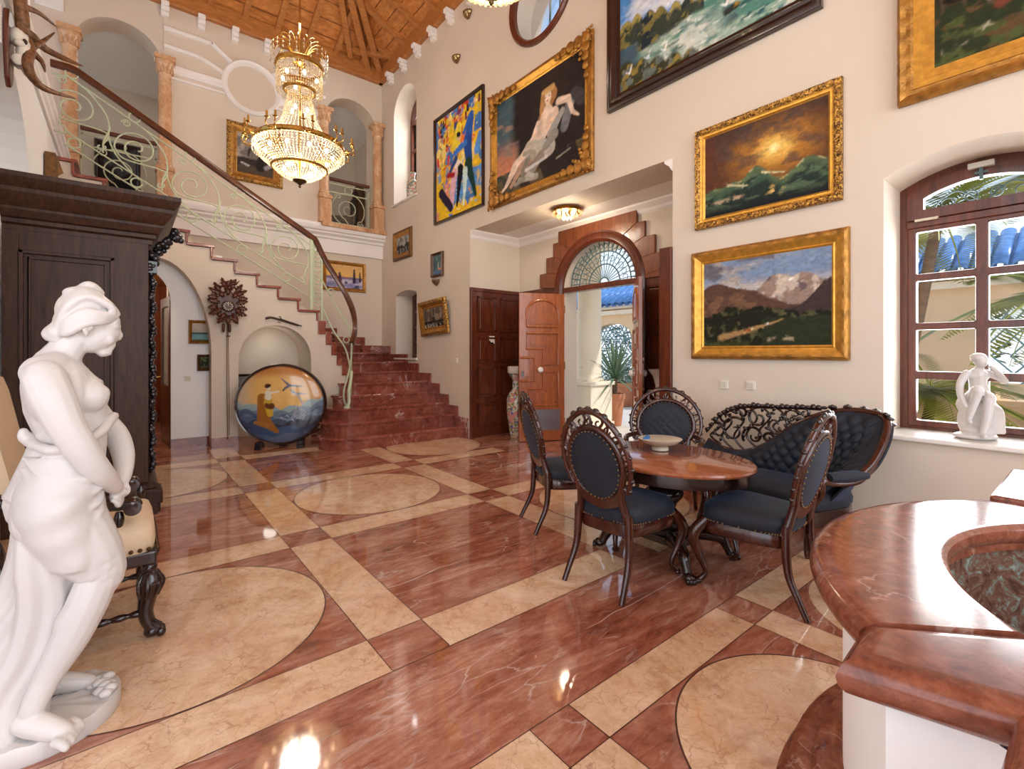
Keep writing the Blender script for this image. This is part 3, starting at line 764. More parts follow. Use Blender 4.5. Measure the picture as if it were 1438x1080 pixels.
# ---- upper arched slit window, lower slit window, round window
def slit(name,y0,y1,z0,zs,zt,seg):
    x=W+.40; win=bpy.data.objects.new(name,None); COL.objects.link(win); struct(win)
    f=segpoly if seg else archpoly
    mb=MB(); mb.prism(f(y0,y1,z0,zs,zt,20),x-.02,x+.07,'yz',[f(y0+.07,y1-.07,z0+.07,zs-(.07 if seg else 0),zt-.07,20)]); mb.build('window_frame',M['mahog'],win,bevel=.006)
    mb=MB(); cy=(y0+y1)/2; mb.bb((x-.015,cy-.03,z0+.05),(x+.05,cy+.03,zs))
    k=3 if not seg else 3
    for i in range(1,k+1):
        z=z0+(zs-z0)*i/(k if not seg else k+1); mb.bb((x-.015,y0+.05,z-(.05 if i==k and not seg else .02)),(x+.05,y1-.05,z+(.05 if i==k and not seg else .02)))
    mb.build('glazing_bars',M['mahog'],win,bevel=.005)
    mb=MB(); mb.bb((x+.015,y0+.06,z0+.06),(x+.02,y1-.06,zs if not seg else zs-.07)); mb.build('pane',M['pane'],win)
    mb=MB(); mb.bb((W-.04,y0-.04,z0-.04),(x,y1+.03,z0)); mb.build('window_sill',M['stone'],win,bevel=.008)
slit('window_2',8.45,9.46,4.52,6.35,6.86,False)
slit('window_3',8.44,9.365,1.3,2.6,2.67,True)
win=bpy.data.objects.new('window_4',None); COL.objects.link(win); struct(win)
mb=MB(); rows=[]
for k in range(48):
    a=2*PI*k/48; rows.append([V((W+d,4.84+r*math.cos(a),6.31+r*math.sin(a))) for r,d in ((.655,.0),(.655,-.03),(.63,-.055),(.59,-.05),(.57,-.03),(.56,-.02),(.56,.04),(.60,.04),(.60,0))])
mb.grid(rows,closed_v=True,closed_u=True); mb.build('window_frame',M['mahog'],win,smooth=.6)
mb=MB(); mb.lathe([(.001,0),(.60,0)],(W+.35,4.84,6.31),40,axis='x',cap=False); mb.build('pane',M['pane'],win)
mb=MB()
for dy in (-.32,-.11,.11,.32): mb.tube([(W+.48,4.84+dy,5.7),(W+.48,4.84+dy,6.95)],.016,6)
mb.build('grille_bars',M['iron_dk'],win,smooth=1)
# ================= entrance: panelling, stepped surround, fanlight, doors =================
def framed_panel(mb,P,u0,u1,v0,v1,d=.012,w=.03):
    """raised moulding + field; P(u,v,depth)->point"""
    for a,b,c,e in ((u0,u1,v0,v0+w),(u0,u1,v1-w,v1),(u0,u0+w,v0,v1),(u1-w,u1,v0,v1)):
        box(mb,P,a,b,c,e,0,d*1.5)
    box(mb,P,u0+w+.02,u1-w-.02,v0+w+.02,v1-w-.02,0,d)
def box(mb,P,u0,u1,v0,v1,d0,d1):
    vs=[P(u,v,d) for u in (u0,u1) for v in (v0,v1) for d in (d0,d1)]
    mb.add(vs,[(0,1,3,2),(4,6,7,5),(0,4,5,1),(2,3,7,6),(0,2,6,4),(1,5,7,3)])
HWN=2.48
# left niche side
mb=MB(); P=lambda u,v,d:V((W-.015+u,6.57-.03-d,v))
box(mb,P,0,XN-W+.015,0,HWN,-.03,0); box(mb,P,0,.05,0,HWN,0,.03); box(mb,P,0,XN-W,HWN-.06,HWN,0,.02)
for u0,u1 in ((.14,.52),(.62,1.0)):
    for v0,v1 in ((.16,.55),(.66,1.16),(1.24,1.66),(1.76,2.34)): framed_panel(mb,P,u0,u1,v0,v1)
struct(mb.build('trim_panelling_left',M['mahog'],bevel=.004))
# right niche side (seen end on)
mb=MB(); P=lambda u,v,d:V((W-.015+u,2.81+.03+d,v)); box(mb,P,0,XN-W+.015,0,HWN,-.03,0); box(mb,P,-.02,.06,0,HWN+.02,-.03,.11)
for u0,u1 in ((.14,.52),(.62,1.0)):
    for v0,v1 in ((.16,.55),(.66,1.16),(1.24,1.66),(1.76,2.34)): framed_panel(mb,P,u0,u1,v0,v1)
struct(mb.build('trim_panelling_right',M['mahog'],bevel=.004))
# back wall panels beside the door
mb=MB(); P=lambda u,v,d:V((XN-.03-d,u,v))
for a,b in ((5.55,6.54),(2.84,3.93)):
    box(mb,P,a,b,0,HWN if a>5 else 2.4,-.03,0)
    m=(a+b)/2
    for u0,u1 in ((a+.10,m-.04),(m+.04,b-.08)):
        for v0,v1 in ((.16,.55),(.66,1.16),(1.24,1.66),(1.76,2.30)): framed_panel(mb,P,u0,u1,v0,v1)
struct(mb.build('trim_panelling_back',M['mahog'],bevel=.004))
# stepped surround: keystone block, voussoir blocks, arched architrave
dc=4.77
def sm(p): return (2*dc-p[0],p[1])
rin=.86
def onarc(a): return (dc+rin*math.cos(a)*.99, 2.40+ .80*math.sin(a))
blocks=[]
angs=[0,.32,.62,.93,1.2]   # from the horizontal
tops=[2.70,2.95,3.18,3.37]; outs=[5.95,5.81,5.66,5.53]
kb=[(5.53,3.185),(5.53,3.37),(4.01,3.37),(4.01,3.185)]+[onarc(PI-.93-(PI-1.86)*i/12) for i in range(0,13)]
def ccw(poly):
    A=sum(poly[k-1][0]*poly[k][1]-poly[k][0]*poly[k-1][1] for k in range(len(poly)))
    return poly if A>0 else poly[::-1]
mb=MB(); mb.prism(ccw(kb),XN-.05,XN,'yz'); struct(mb.build('trim_keystone',M['mahog_mid'],bevel=.006))
ox=[5.53,5.66,5.82,5.975]; tp=[3.185,2.97,2.72,2.49]; an=[.93,.66,.36,.06]
for s in (0,1):
    f=sm if s else (lambda p:p)
    for i in range(3):
        ar=[onarc(an[i+1]+(an[i]-an[i+1])*k/4) for k in range(5)]
        poly=ccw([f(p) for p in ar+[(ox[i],tp[i]),(ox[i+1],tp[i]),(ox[i+1],tp[i+1])]])
        mb=MB(); mb.prism(poly,XN-.045-.004*i,XN,'yz'); struct(mb.build('trim_voussoir',M['mahog_mid'],bevel=.008))
mb=MB()
mb.prism([(3.00,2.4),(3.92,2.4),(3.92,2.5),(3.58,2.49),(3.0,2.49)],XN-.05,XN,'yz'); struct(mb.build('trim_lintel_right',M['mahog_mid'],bevel=.006))
rows=[]
pts=[(5.52,0)]+[(dc-.03+.78*math.cos(a),2.40+.72*math.sin(a)) for a in np.linspace(0,PI,25)]+[(3.96,0)]
for i,p in enumerate(pts):
    t=(V(pts[min(i+1,len(pts)-1)])-V(pts[max(i-1,0)])).normalized(); n=V((t.y,-t.x))
    rows.append([V((XN-d,p[0]+n.x*o,p[1]+n.y*o)) for o,d in ((-.07,0),(-.07,.04),(-.03,.07),(.03,.07),(.06,.085),(.09,.06),(.09,0))])
mb=MB(); mb.grid(rows,closed_u=True,cap=True); struct(mb.build('trim_architrave',M['mahog'],smooth=.5))
mb=MB(); mb.bb((XN-.02,4.03,2.36),(XN+.12,5.45,2.44)); struct(mb.build('trim_transom',M['mahog'],bevel=.01))
# fanlight
fl=bpy.data.objects.new('window_5',None); COL.objects.link(fl); struct(fl)
mb=MB(); cc=4.74; R=.69; ry=.66
mb.prism([(cc+R*math.cos(a),2.43+ry*math.sin(a)) for a in np.linspace(0,PI,30)],XN+.10,XN+.105,'yz'); mb.build('pane',M['pane'],fl)
mb=MB(); xo=XN+.14
for k in range(17):
    a=PI*(k+.5)/17; mb.tube([(xo,cc+.08*math.cos(a),2.45+.08*math.sin(a)),(xo,cc+.50*math.cos(a),2.45+.48*math.sin(a))],.006,5)
for k in range(21):
    a=PI*(k+.5)/21; mb.tube([(xo,cc+.5*math.cos(a),2.45+.48*math.sin(a)),(xo,cc+R*math.cos(a),2.45+ry*math.sin(a))],.010,5)
    mb.tube([V((xo,cc+.59*math.cos(a+.06)+.035*math.cos(t),2.45+.565*math.sin(a+.06)+.035*math.sin(t))) for t in np.linspace(0,5.2,9)],.006,5)
for r in (.09,.30,.50,.68): mb.tube([(xo,cc+r*math.cos(a),2.45+r*.965*math.sin(a)) for a in np.linspace(0,PI,31)],.010,5)
for k in range(12):
    a=PI*(k+.5)/12; mb.tube([V((xo,cc+.4*math.cos(a)+.045*math.cos(t),2.45+.385*math.sin(a)+.045*math.sin(t))) for t in np.linspace(0,5.6,10)],.005,5)
mb.build('grille_fan',M['iron_dk'],fl,smooth=1)
# door leaves
def leaf(name,hinge,ang,mirror):
    d=bpy.data.objects.new(name,None); COL.objects.link(d); struct(d); d.location=hinge; d.rotation_euler=(0,0,ang)
    w,h=.745,2.34; s=-1
    # local: x from hinge (0) to free edge (w); thickness along y; outer face -y
    mb=MB(); mb.bb((0,-.025,.012),(w,.025,h)); mb.build('door_slab',M['mahog_pale'],d,bevel=.005)
    for side in (-1,1):
        mb=MB(); y=side*.026
        def mould(pts,closed=True):
            P=[V((p[0]*w,y,p[1]*h)) for p in pts]
            mb.tube(P,.022,8,closed=closed)
        def field(pts): mb.prism([(p[0]*w,p[1]*h) for p in pts],y,y+side*.012,'xz')
        A=[(.14,.775),(.84,.775),(.84,.87)]+[(.49+.35*math.cos(a),.87+.085*math.sin(a)) for a in np.linspace(0,PI,13)[1:-1]]+[(.14,.87)]
        mould(A); field([(.49+(p[0]-.49)*.8,.855+(p[1]-.855)*.76) for p in A])
        # u measured from hinge; photo shows the free edge on the left
        L1=[(.84,.73),(.14,.73),(.14,.515),(.48,.515),(.48,.625),(.84,.625)]
        mould(L1); field([(.76,.705),(.22,.705),(.22,.54),(.40,.54),(.40,.65),(.76,.65)])
        L2=[(.98,.565),(.66,.565),(.66,.41),(.98,.41)]
        mould(L2,False); field([(.96,.54),(.72,.54),(.72,.435),(.96,.435)])
        L3=[(.14,.465),(.48,.465),(.48,.355),(.80,.355),(.80,.245),(.14,.245)]
        mould(L3); field([(.22,.44),(.40,.44),(.40,.33),(.72,.33),(.72,.27),(.22,.27)])
        mb.build('panel_mouldings',M['mahog_pale'],d)
        mb=MB(); mb.bb((.10*w,y,.075*h),(.85*w,y+side*.004,.215*h)); mb.build('kick_plate',plain('brushed_steel',(150,146,150),.3,.7),d)
        mb=MB(); mb.lathe([(.018,0),(.018,.03),(.042,.045),(.045,.065),(.03,.085),(.002,.09)],(0,0,0),16,axis='y',M=None if side>0 else Matrix.Scale(-1,4,(0,1,0)) if False else None)
        mb.v=[(v[0]+.56*w,(v[1]*side)+y,v[2]+.485*h) for v in mb.v]; mb.build('door_knob',plain('white_porcelain',(240,238,232),.15),d,smooth=.8)
        mb=MB(); mb.bb((.90*w,y,.44*h),(.955*w,y+side*.012,.475*h)); mb.build('lock_plate',plain('lock_steel',(120,116,112),.3,.8),d)
    mb=MB()
    for z in (.3,1.2,2.1): mb.lathe([(.014,z-.06),(.014,z+.06)],(-.005,0,0),10)
    mb.build('hinge',M['brass'],d)
leaf('door_1',(5.45,5.43,0),math.atan2(5.76-5.43,4.77-5.45),False)
leaf('door_2',(5.45,4.05,0),math.atan2(-.58,-.70)+.03,True)
# wooden office door standing open in the corridor arch
d=bpy.data.objects.new('door_3',None); COL.objects.link(d); struct(d); d.location=(.52,8.68,0); d.rotation_euler=(0,0,PI/2+.09)
mb=MB(); mb.prism([(0,.01),(.82,.01),(.82,2.25),(0,2.25)],-.03,.03,'xz',[[(.14,.9),(.68,.9),(.68,2.1),(.14,2.1)]]); mb.build('door_frame',wood('office_door_wood',(84,46,20),(128,76,38),(4,4,.5),.3),d,bevel=.006)
mb=MB(); mb.bb((.14,-.006,.9),(.68,.006,2.1)); mb.build('pane',plain('frosted_pane',(196,190,176),.2),d)
mb=MB(); mb.tube([(.76,.03,1.02),(.76,.09,1.02),(.66,.09,1.02)],.01,8); mb.build('door_handle',M['brass'],d,smooth=1)
# ================= pictures =================
M['gilt']=plain('gilt_frame',(172,122,54),.42,.6,.35,14,.5,70,bd=.008)
M['gilt_bright']=plain('bright_gilt_frame',(206,154,64),.36,.6,.2,20,.3,90,bd=.005)
t=NT('carved_gilt'); n1=t.noise(t.coord(),48,3,.5,1.2); t.set(t.ramp(n1,[(.38,srgb(64,42,20)),(.5,srgb(150,106,44)),(.62,srgb(222,172,82))]),.4,.5); t.bump(n1,.6,.008); M['gilt_carved']=t.m
M['gilt_dark']=plain('old_gilt_frame',(112,78,40),.45,.55,.4,22,.7,60,bd=.008)
M['ebony']=plain('dark_brown_frame',(44,24,20),.22,0,.15,10,.1,30,coat=.4)
M['brown_frame']=plain('brown_wood_frame',(92,60,36),.4,0,.2)
M['paint']=painted('oil_on_canvas',.6,0,.15)
M['paint'].node_tree.nodes['Principled BSDF'].inputs['Specular IOR Level'].default_value=.15
M['board']=plain('picture_back',(90,70,50),.8)
def frame_mesh(mb,w,h,prof,wave=0,seg=1):
    """mitred moulding round an opening; prof: list of (outward offset from opening, forward depth)"""
    cs=[(-1,-1),(1,-1),(1,1),(-1,1)]
    rows=[]; 
    for i in range(4):
        a=cs[i]; b=cs[(i+1)%4]
        for k in range(seg):
            t=k/seg
            row=[]
            for j,(o,d) in enumerate(prof):
                pa=V((a[0]*(w/2+o),0,a[1]*(h/2+o))); pb=V((b[0]*(w/2+o),0,b[1]*(h/2+o)))
                p=pa.lerp(pb,t)
                dd=d
                if wave and 0<j<len(prof)-1 and d>.004: dd=d+wave*math.sin(t*seg*2.1+j)*math.sin(t*seg*.9+2*j)
                row.append(V((p.x,-dd,p.z)))
            rows.append(row)
    mb.grid(rows,closed_u=False,closed_v=True)
    n=len(prof)
def picture(label,cat,loc,rot,W_,H_,fw,func,mats,prof=None,res=70,wave=0,seg=1,group=None,name='framed_picture',tilt=0,corner=None,lean=0,roll=0,stroke=(.035,.007)):
    """outer size W_ x H_, moulding width fw, loc = centre on the wall, rot = turn about z so local -y faces the room"""
    g=thing(name,label,cat,loc,rot,group); g.rotation_euler=(lean,roll,rot)
    w,h=W_-2*fw,H_-2*fw
    d=prof or [(0,.012),(.12,.022),(.2,.016),(.3,.022),(.62,.05),(.78,.055),(.9,.045),(1,.03),(1,.0)]
    # split the moulding in an inner slip and the outer moulding when two materials are given
    pr=[(o*fw,dd) for o,dd in d]
    if isinstance(mats,(list,tuple)):
        k=4; 
        mb=MB(); frame_mesh(mb,w,h,pr[:k+1],0,1); mb.build('slip',mats[1],g,smooth=.5)
        mb=MB(); frame_mesh(mb,w,h,pr[k:],wave,seg); fr_=mb.build('frame',mats[0],g,smooth=.8)
    else:
        mb=MB(); frame_mesh(mb,w,h,pr,wave,seg); mb.build('frame',mats,g,smooth=.7)
    nx=max(12,int(res*w/h)) if w<h*3 else 200; ny=res
    sd=len(COL.objects)%97
    def brushed(u,v):
        q=14/h**.5; wf=.016 if stroke[0]>.02 else .005; wu=u+wf*(fbm(u*q*.7,v*q*.7,3,sd)-.5)+.7*wf*(fbm(u*q*2.2,v*q*2.2,2,sd+3)-.5); wv=v+wf*(fbm(u*q*.7+9,v*q*.7,3,sd+5)-.5)+.7*wf*(fbm(u*q*2.2,v*q*2.2+7,2,sd+8)-.5)
        im=func(wu,wv); k=.72+.56*fbm(u*q*1.4,v*q*3.2,4,sd+11); t_=fbm(u*q*2.5+5,v*q*2.5,3,sd+21)-.5
        im=im*k[...,None]*(1+np.stack([.22*t_,0*t_,-.22*t_],-1)); return strokes(im,int(im.shape[0]*im.shape[1]/26),sd,*stroke)
    me=canvas_mesh('canvas',w+.01,h+.01,brushed,nx,ny); o=link('canvas',me,M['paint'],g); o.location=(0,-.012,0)
    mb=MB(); mb.bb((-W_/2+.004,-.010,-H_/2+.004),(W_/2-.004,-.0005,H_/2-.004)); mb.build('backing',M['board'],g)
    if corner:
        for sx_ in (-1,1):
            for sz_ in (-1,1):
                mb=MB(); cx,cz=sx_*(W_/2-fw*.55),sz_*(H_/2-fw*.55)
                rnd=random.Random(5)
                def leafy(px,pz,ang,L):
                    for t in range(5):
                        q=t/4; mb.ball((px+math.cos(ang)*L*q,-.062-.02*math.sin(PI*q),pz+math.sin(ang)*L*q),(L*.16*(1-.5*q)+.006,.018,L*.16*(1-.5*q)+.006),6)
                ax=0 if sx_<0 else PI; az=PI/2 if sz_<0 else -PI/2
                mb.ball((cx,-.07,cz),(fw*.5,.035,fw*.5),8)
                for L,da in ((fw*3.4,0),(fw*1.6,.45)): leafy(cx,cz,ax+(da if sx_*sz_>0 else -da),L)
                for L,da in ((fw*3.0,0),(fw*1.6,.45)): leafy(cx,cz,az+(-da if sx_*sz_>0 else da),L)
                for k in range(9):
                    a=2*PI*k/9; mb.ball((cx+math.cos(a)*fw*.62,-.06,cz+math.sin(a)*fw*.62),(.016,.018,.016),5)
                leafy(cx,cz,math.atan2(sz_,sx_),fw*.9)
                mb.build('corner_ornament',M['gilt'],fr_,smooth=1)
    return g
RW=-PI/2       # right wall: local -y -> -x ; local x -> -y (photo's left is +y)
def on_right(y0,y1,z0,z1,d=.004): return ((W-d,(y0+y1)/2,(z0+z1)/2),abs(y1-y0),abs(z1-z0))
# -------- painters' functions: u right, v up (v 0..1) --------
def P_dancers(u,v):
    A=u.max()
    img=np.zeros(u.shape+(3,))+C3(232,190,40)
    n=fbm(u*5,v*5,4,3); n2=fbm(u*9+4,v*9,4,9)
    img=blend(img,sstep(.52,.56,n)*sstep(.35,.6,v),C3(226,120,40)); img=blend(img,sstep(.6,.63,n2)*(v>.45),C3(190,60,50))
    img=blend(img,sstep(.55,.6,fbm(u*6+9,v*6,4,12))*(v>.25),C3(240,214,120)); img=blend(img,sstep(.57,.6,fbm(u*8+2,v*7,4,31)),C3(70,120,190))
    img=blend(img,sstep(.58,.6,fbm(u*4+2,v*3,4,41))*(v<.5)*(u<.3*A),C3(228,150,130)); img=blend(img,sstep(.52,.6,fbm(u*5,v*4,4,44))*(v<.35)*(v>.12),C3(90,150,215))
    rnd=random.Random(3)
    for k in range(46):   # crowd of heads in the upper half
        x=rnd.uniform(.02,.98)*A; y=rnd.uniform(.55,.97)
        if .32*A<x<.95*A and y<.85: continue
        c=rnd.choice([(190,60,48),(60,130,60),(236,200,150),(40,60,140),(120,50,90),(230,110,60),(20,20,30),(236,220,80)])
        img=blend(img,capsule(u,v,(x,y),(x+.004,y-.035),.014,.02),C3(*c)); img=blend(img,capsule(u,v,(x,y+.012),(x,y+.014),.011),C3(40,26,20))
    for k in range(14):
        x=rnd.uniform(.0,.3)*A; y=rnd.uniform(.4,.66); img=blend(img,capsule(u,v,(x,y),(x+.01,y-.06),.02),C3(*rnd.choice([(60,100,180),(210,70,60),(230,170,60),(120,160,200)])))
    img=blend(img,capsule(u,v,(.52*A,.80),(.46*A,.66),.05,.07)*1.,C3(240,214,60))
    for k in range(150):
        x=rnd.uniform(0,1)*A; y=rnd.uniform(0,1); c=rnd.choice([(240,220,60),(90,160,220),(40,80,170),(226,110,50),(200,50,44),(250,240,200),(120,180,210),(236,180,140),(60,50,90),(130,170,80)] if y>.4 else [(240,200,40),(120,180,226),(236,214,120),(90,140,210),(246,236,210),(230,150,60),(210,120,110)])
        a=rnd.uniform(0,3.2); L_=rnd.uniform(.01,.05); img=blend(img,capsule(u,v,(x,y),(x+L_*math.cos(a),y+L_*math.sin(a)),rnd.uniform(.004,.014),.004)*.9,C3(*c))
    # the pair: man in blue with raised arm, lady in white
    img=blend(img,capsule(u,v,(.78*A,.83),(.70*A,.62),.045,.07),C3(38,88,172)); img=blend(img,capsule(u,v,(.70*A,.62),(.74*A,.42),.07,.05),C3(34,74,150))
    img=blend(img,capsule(u,v,(.62*A,.72),(.74*A,.84),.02),C3(38,92,180)); img=blend(img,capsule(u,v,(.52*A,.70),(.52*A,.72),.03),C3(232,190,150)); img=blend(img,capsule(u,v,(.52*A,.73),(.5*A,.735),.026),C3(20,18,24))
    img=blend(img,capsule(u,v,(.44*A,.58),(.66*A,.62),.035,.03),C3(60,120,200)); img=blend(img,capsule(u,v,(.46*A,.48),(.56*A,.40),.045,.06),C3(246,228,206))
    img=blend(img,capsule(u,v,(.30*A,.40),(.46*A,.52),.02,.03),C3(42,70,130))
    img=blend(img,capsule(u,v,(.72*A,.42),(.86*A,.10),.055,.02),C3(24,60,52)); img=blend(img,capsule(u,v,(.56*A,.40),(.48*A,.08),.05,.016),C3(18,16,26)); img=blend(img,capsule(u,v,(.66*A,.36),(.62*A,.06),.04,.012),C3(206,232,226))
    img=blend(img,capsule(u,v,(.42*A,.38),(.36*A,.14),.05,.04),C3(228,180,196)); img=blend(img,capsule(u,v,(.28*A,.40),(.40*A,.38),.025),C3(160,30,36))
    img=blend(img,capsule(u,v,(.12*A,.26),(.34*A,.08),.05,.04),C3(40,30,60)); img=blend(img,capsule(u,v,(.9*A,.5),(.95*A,.62),.05,.03),C3(90,150,220))
    return img
def P_nude(u,v):
    A=u.max(); n=fbm(u*4,v*4,5,21)
    img=np.zeros(u.shape+(3,))+C3(38,30,30); img=blend(img,n*.9-.2,C3(66,54,48))
    sky=(1-sstep(.16*A,.26*A,u+.10*(fbm(v*5,u*3,4,5)-.5)-.06*(v<.5)))
    img=blend(img,sky*(v>.2),C3(74,96,104)); img=blend(img,sky*sstep(.62,.3,v)*(v>.18),C3(196,128,96)); img=blend(img,sky*sstep(.55,.65,fbm(u*5,v*12,4,8)),C3(150,128,116)); img=blend(img,sky*(v<.22),C3(60,70,66))
    img=blend(img,sstep(.5,.62,fbm(u*6+7,v*5,4,51))*(v<.22),C3(104,88,62))
    sk=C3(236,210,186); sh=C3(190,152,126); wh=C3(196,186,170)
    def cp(a,b,r0,r1,c): 
        nonlocal img
        img=blend(img,capsule(u,v,(a[0]*A,a[1]),(b[0]*A,b[1]),r0,r1,.008),c)
    cp((.66,.76),(.52,.52),.085,.03,C3(176,124,74))   # long hair
    cp((.86,.60),(.80,.40),.06,.05,C3(120,120,122)); cp((.90,.66),(.97,.58),.05,.07,C3(70,66,66))
    cp((.74,.66),(.84,.64),.035,.032,sk); cp((.84,.64),(.88,.50),.03,.022,sk); cp((.88,.50),(.94,.44),.02,.01,sk)
    cp((.62,.60),(.56,.44),.085,.075,sk); cp((.70,.58),(.64,.46),.055,.06,sk); cp((.55,.44),(.44,.36),.07,.08,sk)
    cp((.52,.56),(.46,.44),.028,.026,sk); cp((.46,.44),(.32,.33),.026,.016,sk)
    cp((.63,.74),(.63,.77),.042,.046,sk); cp((.63,.66),(.63,.71),.028,.028,sk); cp((.58,.82),(.68,.83),.028,.03,C3(206,164,104)); cp((.57,.79),(.56,.66),.02,.03,C3(190,142,86))
    cp((.48,.34),(.25,.25),.08,.055,sk); cp((.25,.25),(.12,.08),.052,.022,sk); cp((.12,.08),(.05,.03),.018,.012,sk)
    cp((.50,.30),(.31,.20),.06,.052,sh); cp((.31,.20),(.19,.06),.044,.02,sh)
    cp((.42,.36),(.64,.28),.075,.085,wh); cp((.36,.33),(.46,.28),.03,.05,C3(168,158,142)); cp((.55,.24),(.40,.10),.05,.05,C3(150,140,124)); cp((.30,.09),(.50,.06),.03,.03,C3(176,168,152)); cp((.66,.40),(.78,.56),.05,.03,C3(168,164,158)); cp((.60,.30),(.70,.38),.04,.05,C3(150,144,134))
    cp((.40,.26),(.34,.14),.04,.04,C3(140,132,118)); cp((.38,.16),(.62,.20),.02,.012,C3(206,202,196)); cp((.40,.12),(.46,.08),.022,.02,C3(190,186,178)); cp((.24,.06),(.36,.08),.02,.02,C3(150,144,132)); cp((.72,.14),(.86,.18),.008,.006,C3(150,146,130))
    img=blend(img,capsule(u,v,(.565*A,.60),(.53*A,.45),.016,.03,.04)*.5,sh); img=blend(img,capsule(u,v,(.66*A,.60),(.62*A,.47),.012,.02,.04)*.45,sh); img=blend(img,capsule(u,v,(.60*A,.585),(.601*A,.585),.03,.03,.03)*.5,C3(246,226,206)); img=blend(img,capsule(u,v,(.675*A,.59),(.676*A,.59),.028,.028,.03)*.5,C3(246,226,206)); img=blend(img,capsule(u,v,(.40*A,.30),(.28*A,.26),.012,.012,.03)*.4,C3(250,232,214))
    img=blend(img,capsule(u,v,(.60*A,.765),(.601*A,.765),.006),C3(40,26,20)); img=blend(img,capsule(u,v,(.645*A,.765),(.646*A,.765),.006),C3(40,26,20)); img=blend(img,capsule(u,v,(.618*A,.728),(.632*A,.728),.005),C3(170,60,50))
    img=img*(.78+.44*fbm(u*12,v*12,4,77))[...,None]
    return img
def P_coast(u,v):
    A=u.max(); x=u/A; img=np.zeros(u.shape+(3,))+C3(78,138,200); img=blend(img,sstep(.42,.6,fbm(u*3,v*5,5,14)),C3(206,212,220)); img=blend(img,sstep(.5,.62,fbm(u*4+5,v*6,5,24))*(x>.4),C3(196,170,176))
    sea=sstep(.015,-.015,v-.36+.01*np.sin(x*9)); img=blend(img,sea,C3(84,132,118)); img=blend(img,sea*sstep(.46,.6,fbm(u*5,v*22,5,6)),C3(150,178,158)); img=blend(img,sea*sstep(.54,.64,fbm(u*9,v*30,4,16)),C3(52,88,92)); img=blend(img,sea*sstep(.56,.66,fbm(u*10+3,v*34,4,26)),C3(216,222,212))
    foam=sea*sstep(.35,.0,np.abs(x-.38+.5*(v-.2)))*sstep(.30,.22,v); img=blend(img,foam*sstep(.3,.6,fbm(u*8,v*18,5,36)),C3(206,212,200)); img=blend(img,foam*sstep(.55,.66,fbm(u*12,v*24,4,46)),C3(108,132,122))
    rid=.50-.36*np.clip(x-.12,0,1)+.05*np.abs(np.sin(x*38))+.05*(fbm(u*9,v*0+2,3,11)-.5); bot=.24+.10*x+.05*(fbm(u*7,v*0+5,3,18)-.5)
    rk=sstep(.01,-.01,v-rid)*sstep(-.02,.02,v-bot)*(x<.54); img=blend(img,rk,C3(58,66,56)); img=blend(img,rk*sstep(.50,.56,fbm(u*16,v*15,5,33)),C3(126,116,64)); img=blend(img,rk*sstep(.55,.6,fbm(u*18+3,v*15,5,36)),C3(38,50,58)); img=blend(img,rk*sstep(-.07,-.02,v-rid)*sstep(.42,.52,fbm(u*14,v*9,4,38)),C3(168,152,84))
    img=blend(img,sstep(.16,.10,x+.05*(fbm(u*6,v*6,4,5)-.5))*(v<.34)*(v>.12),C3(70,92,104))
    r2=sstep(.02,-.02,v-(.20-.42*x+.05*np.abs(np.sin(x*30)))); img=blend(img,r2,C3(62,64,44)); img=blend(img,r2*sstep(.5,.57,fbm(u*20,v*18,5,23)),C3(142,124,64)); img=blend(img,r2*sstep(.56,.62,fbm(u*22,v*20,4,91)),C3(104,112,108))
    img=blend(img,capsule(u,v,(.66*A,.17),(.71*A,.18),.022,.02),C3(52,56,50)); img=blend(img,capsule(u,v,(.71*A,.19),(.715*A,.19),.012,.012),C3(180,140,50))
    for q,y in ((.07,.12),(.20,.16),(.31,.15),(.66,.22)): img=blend(img,np.maximum(capsule(u,v,(q*A,y),(q*A+.02,y+.06),.009,.003),capsule(u,v,(q*A,y),(q*A-.035,y+.02),.008,.003)),C3(240,240,236))
    return img
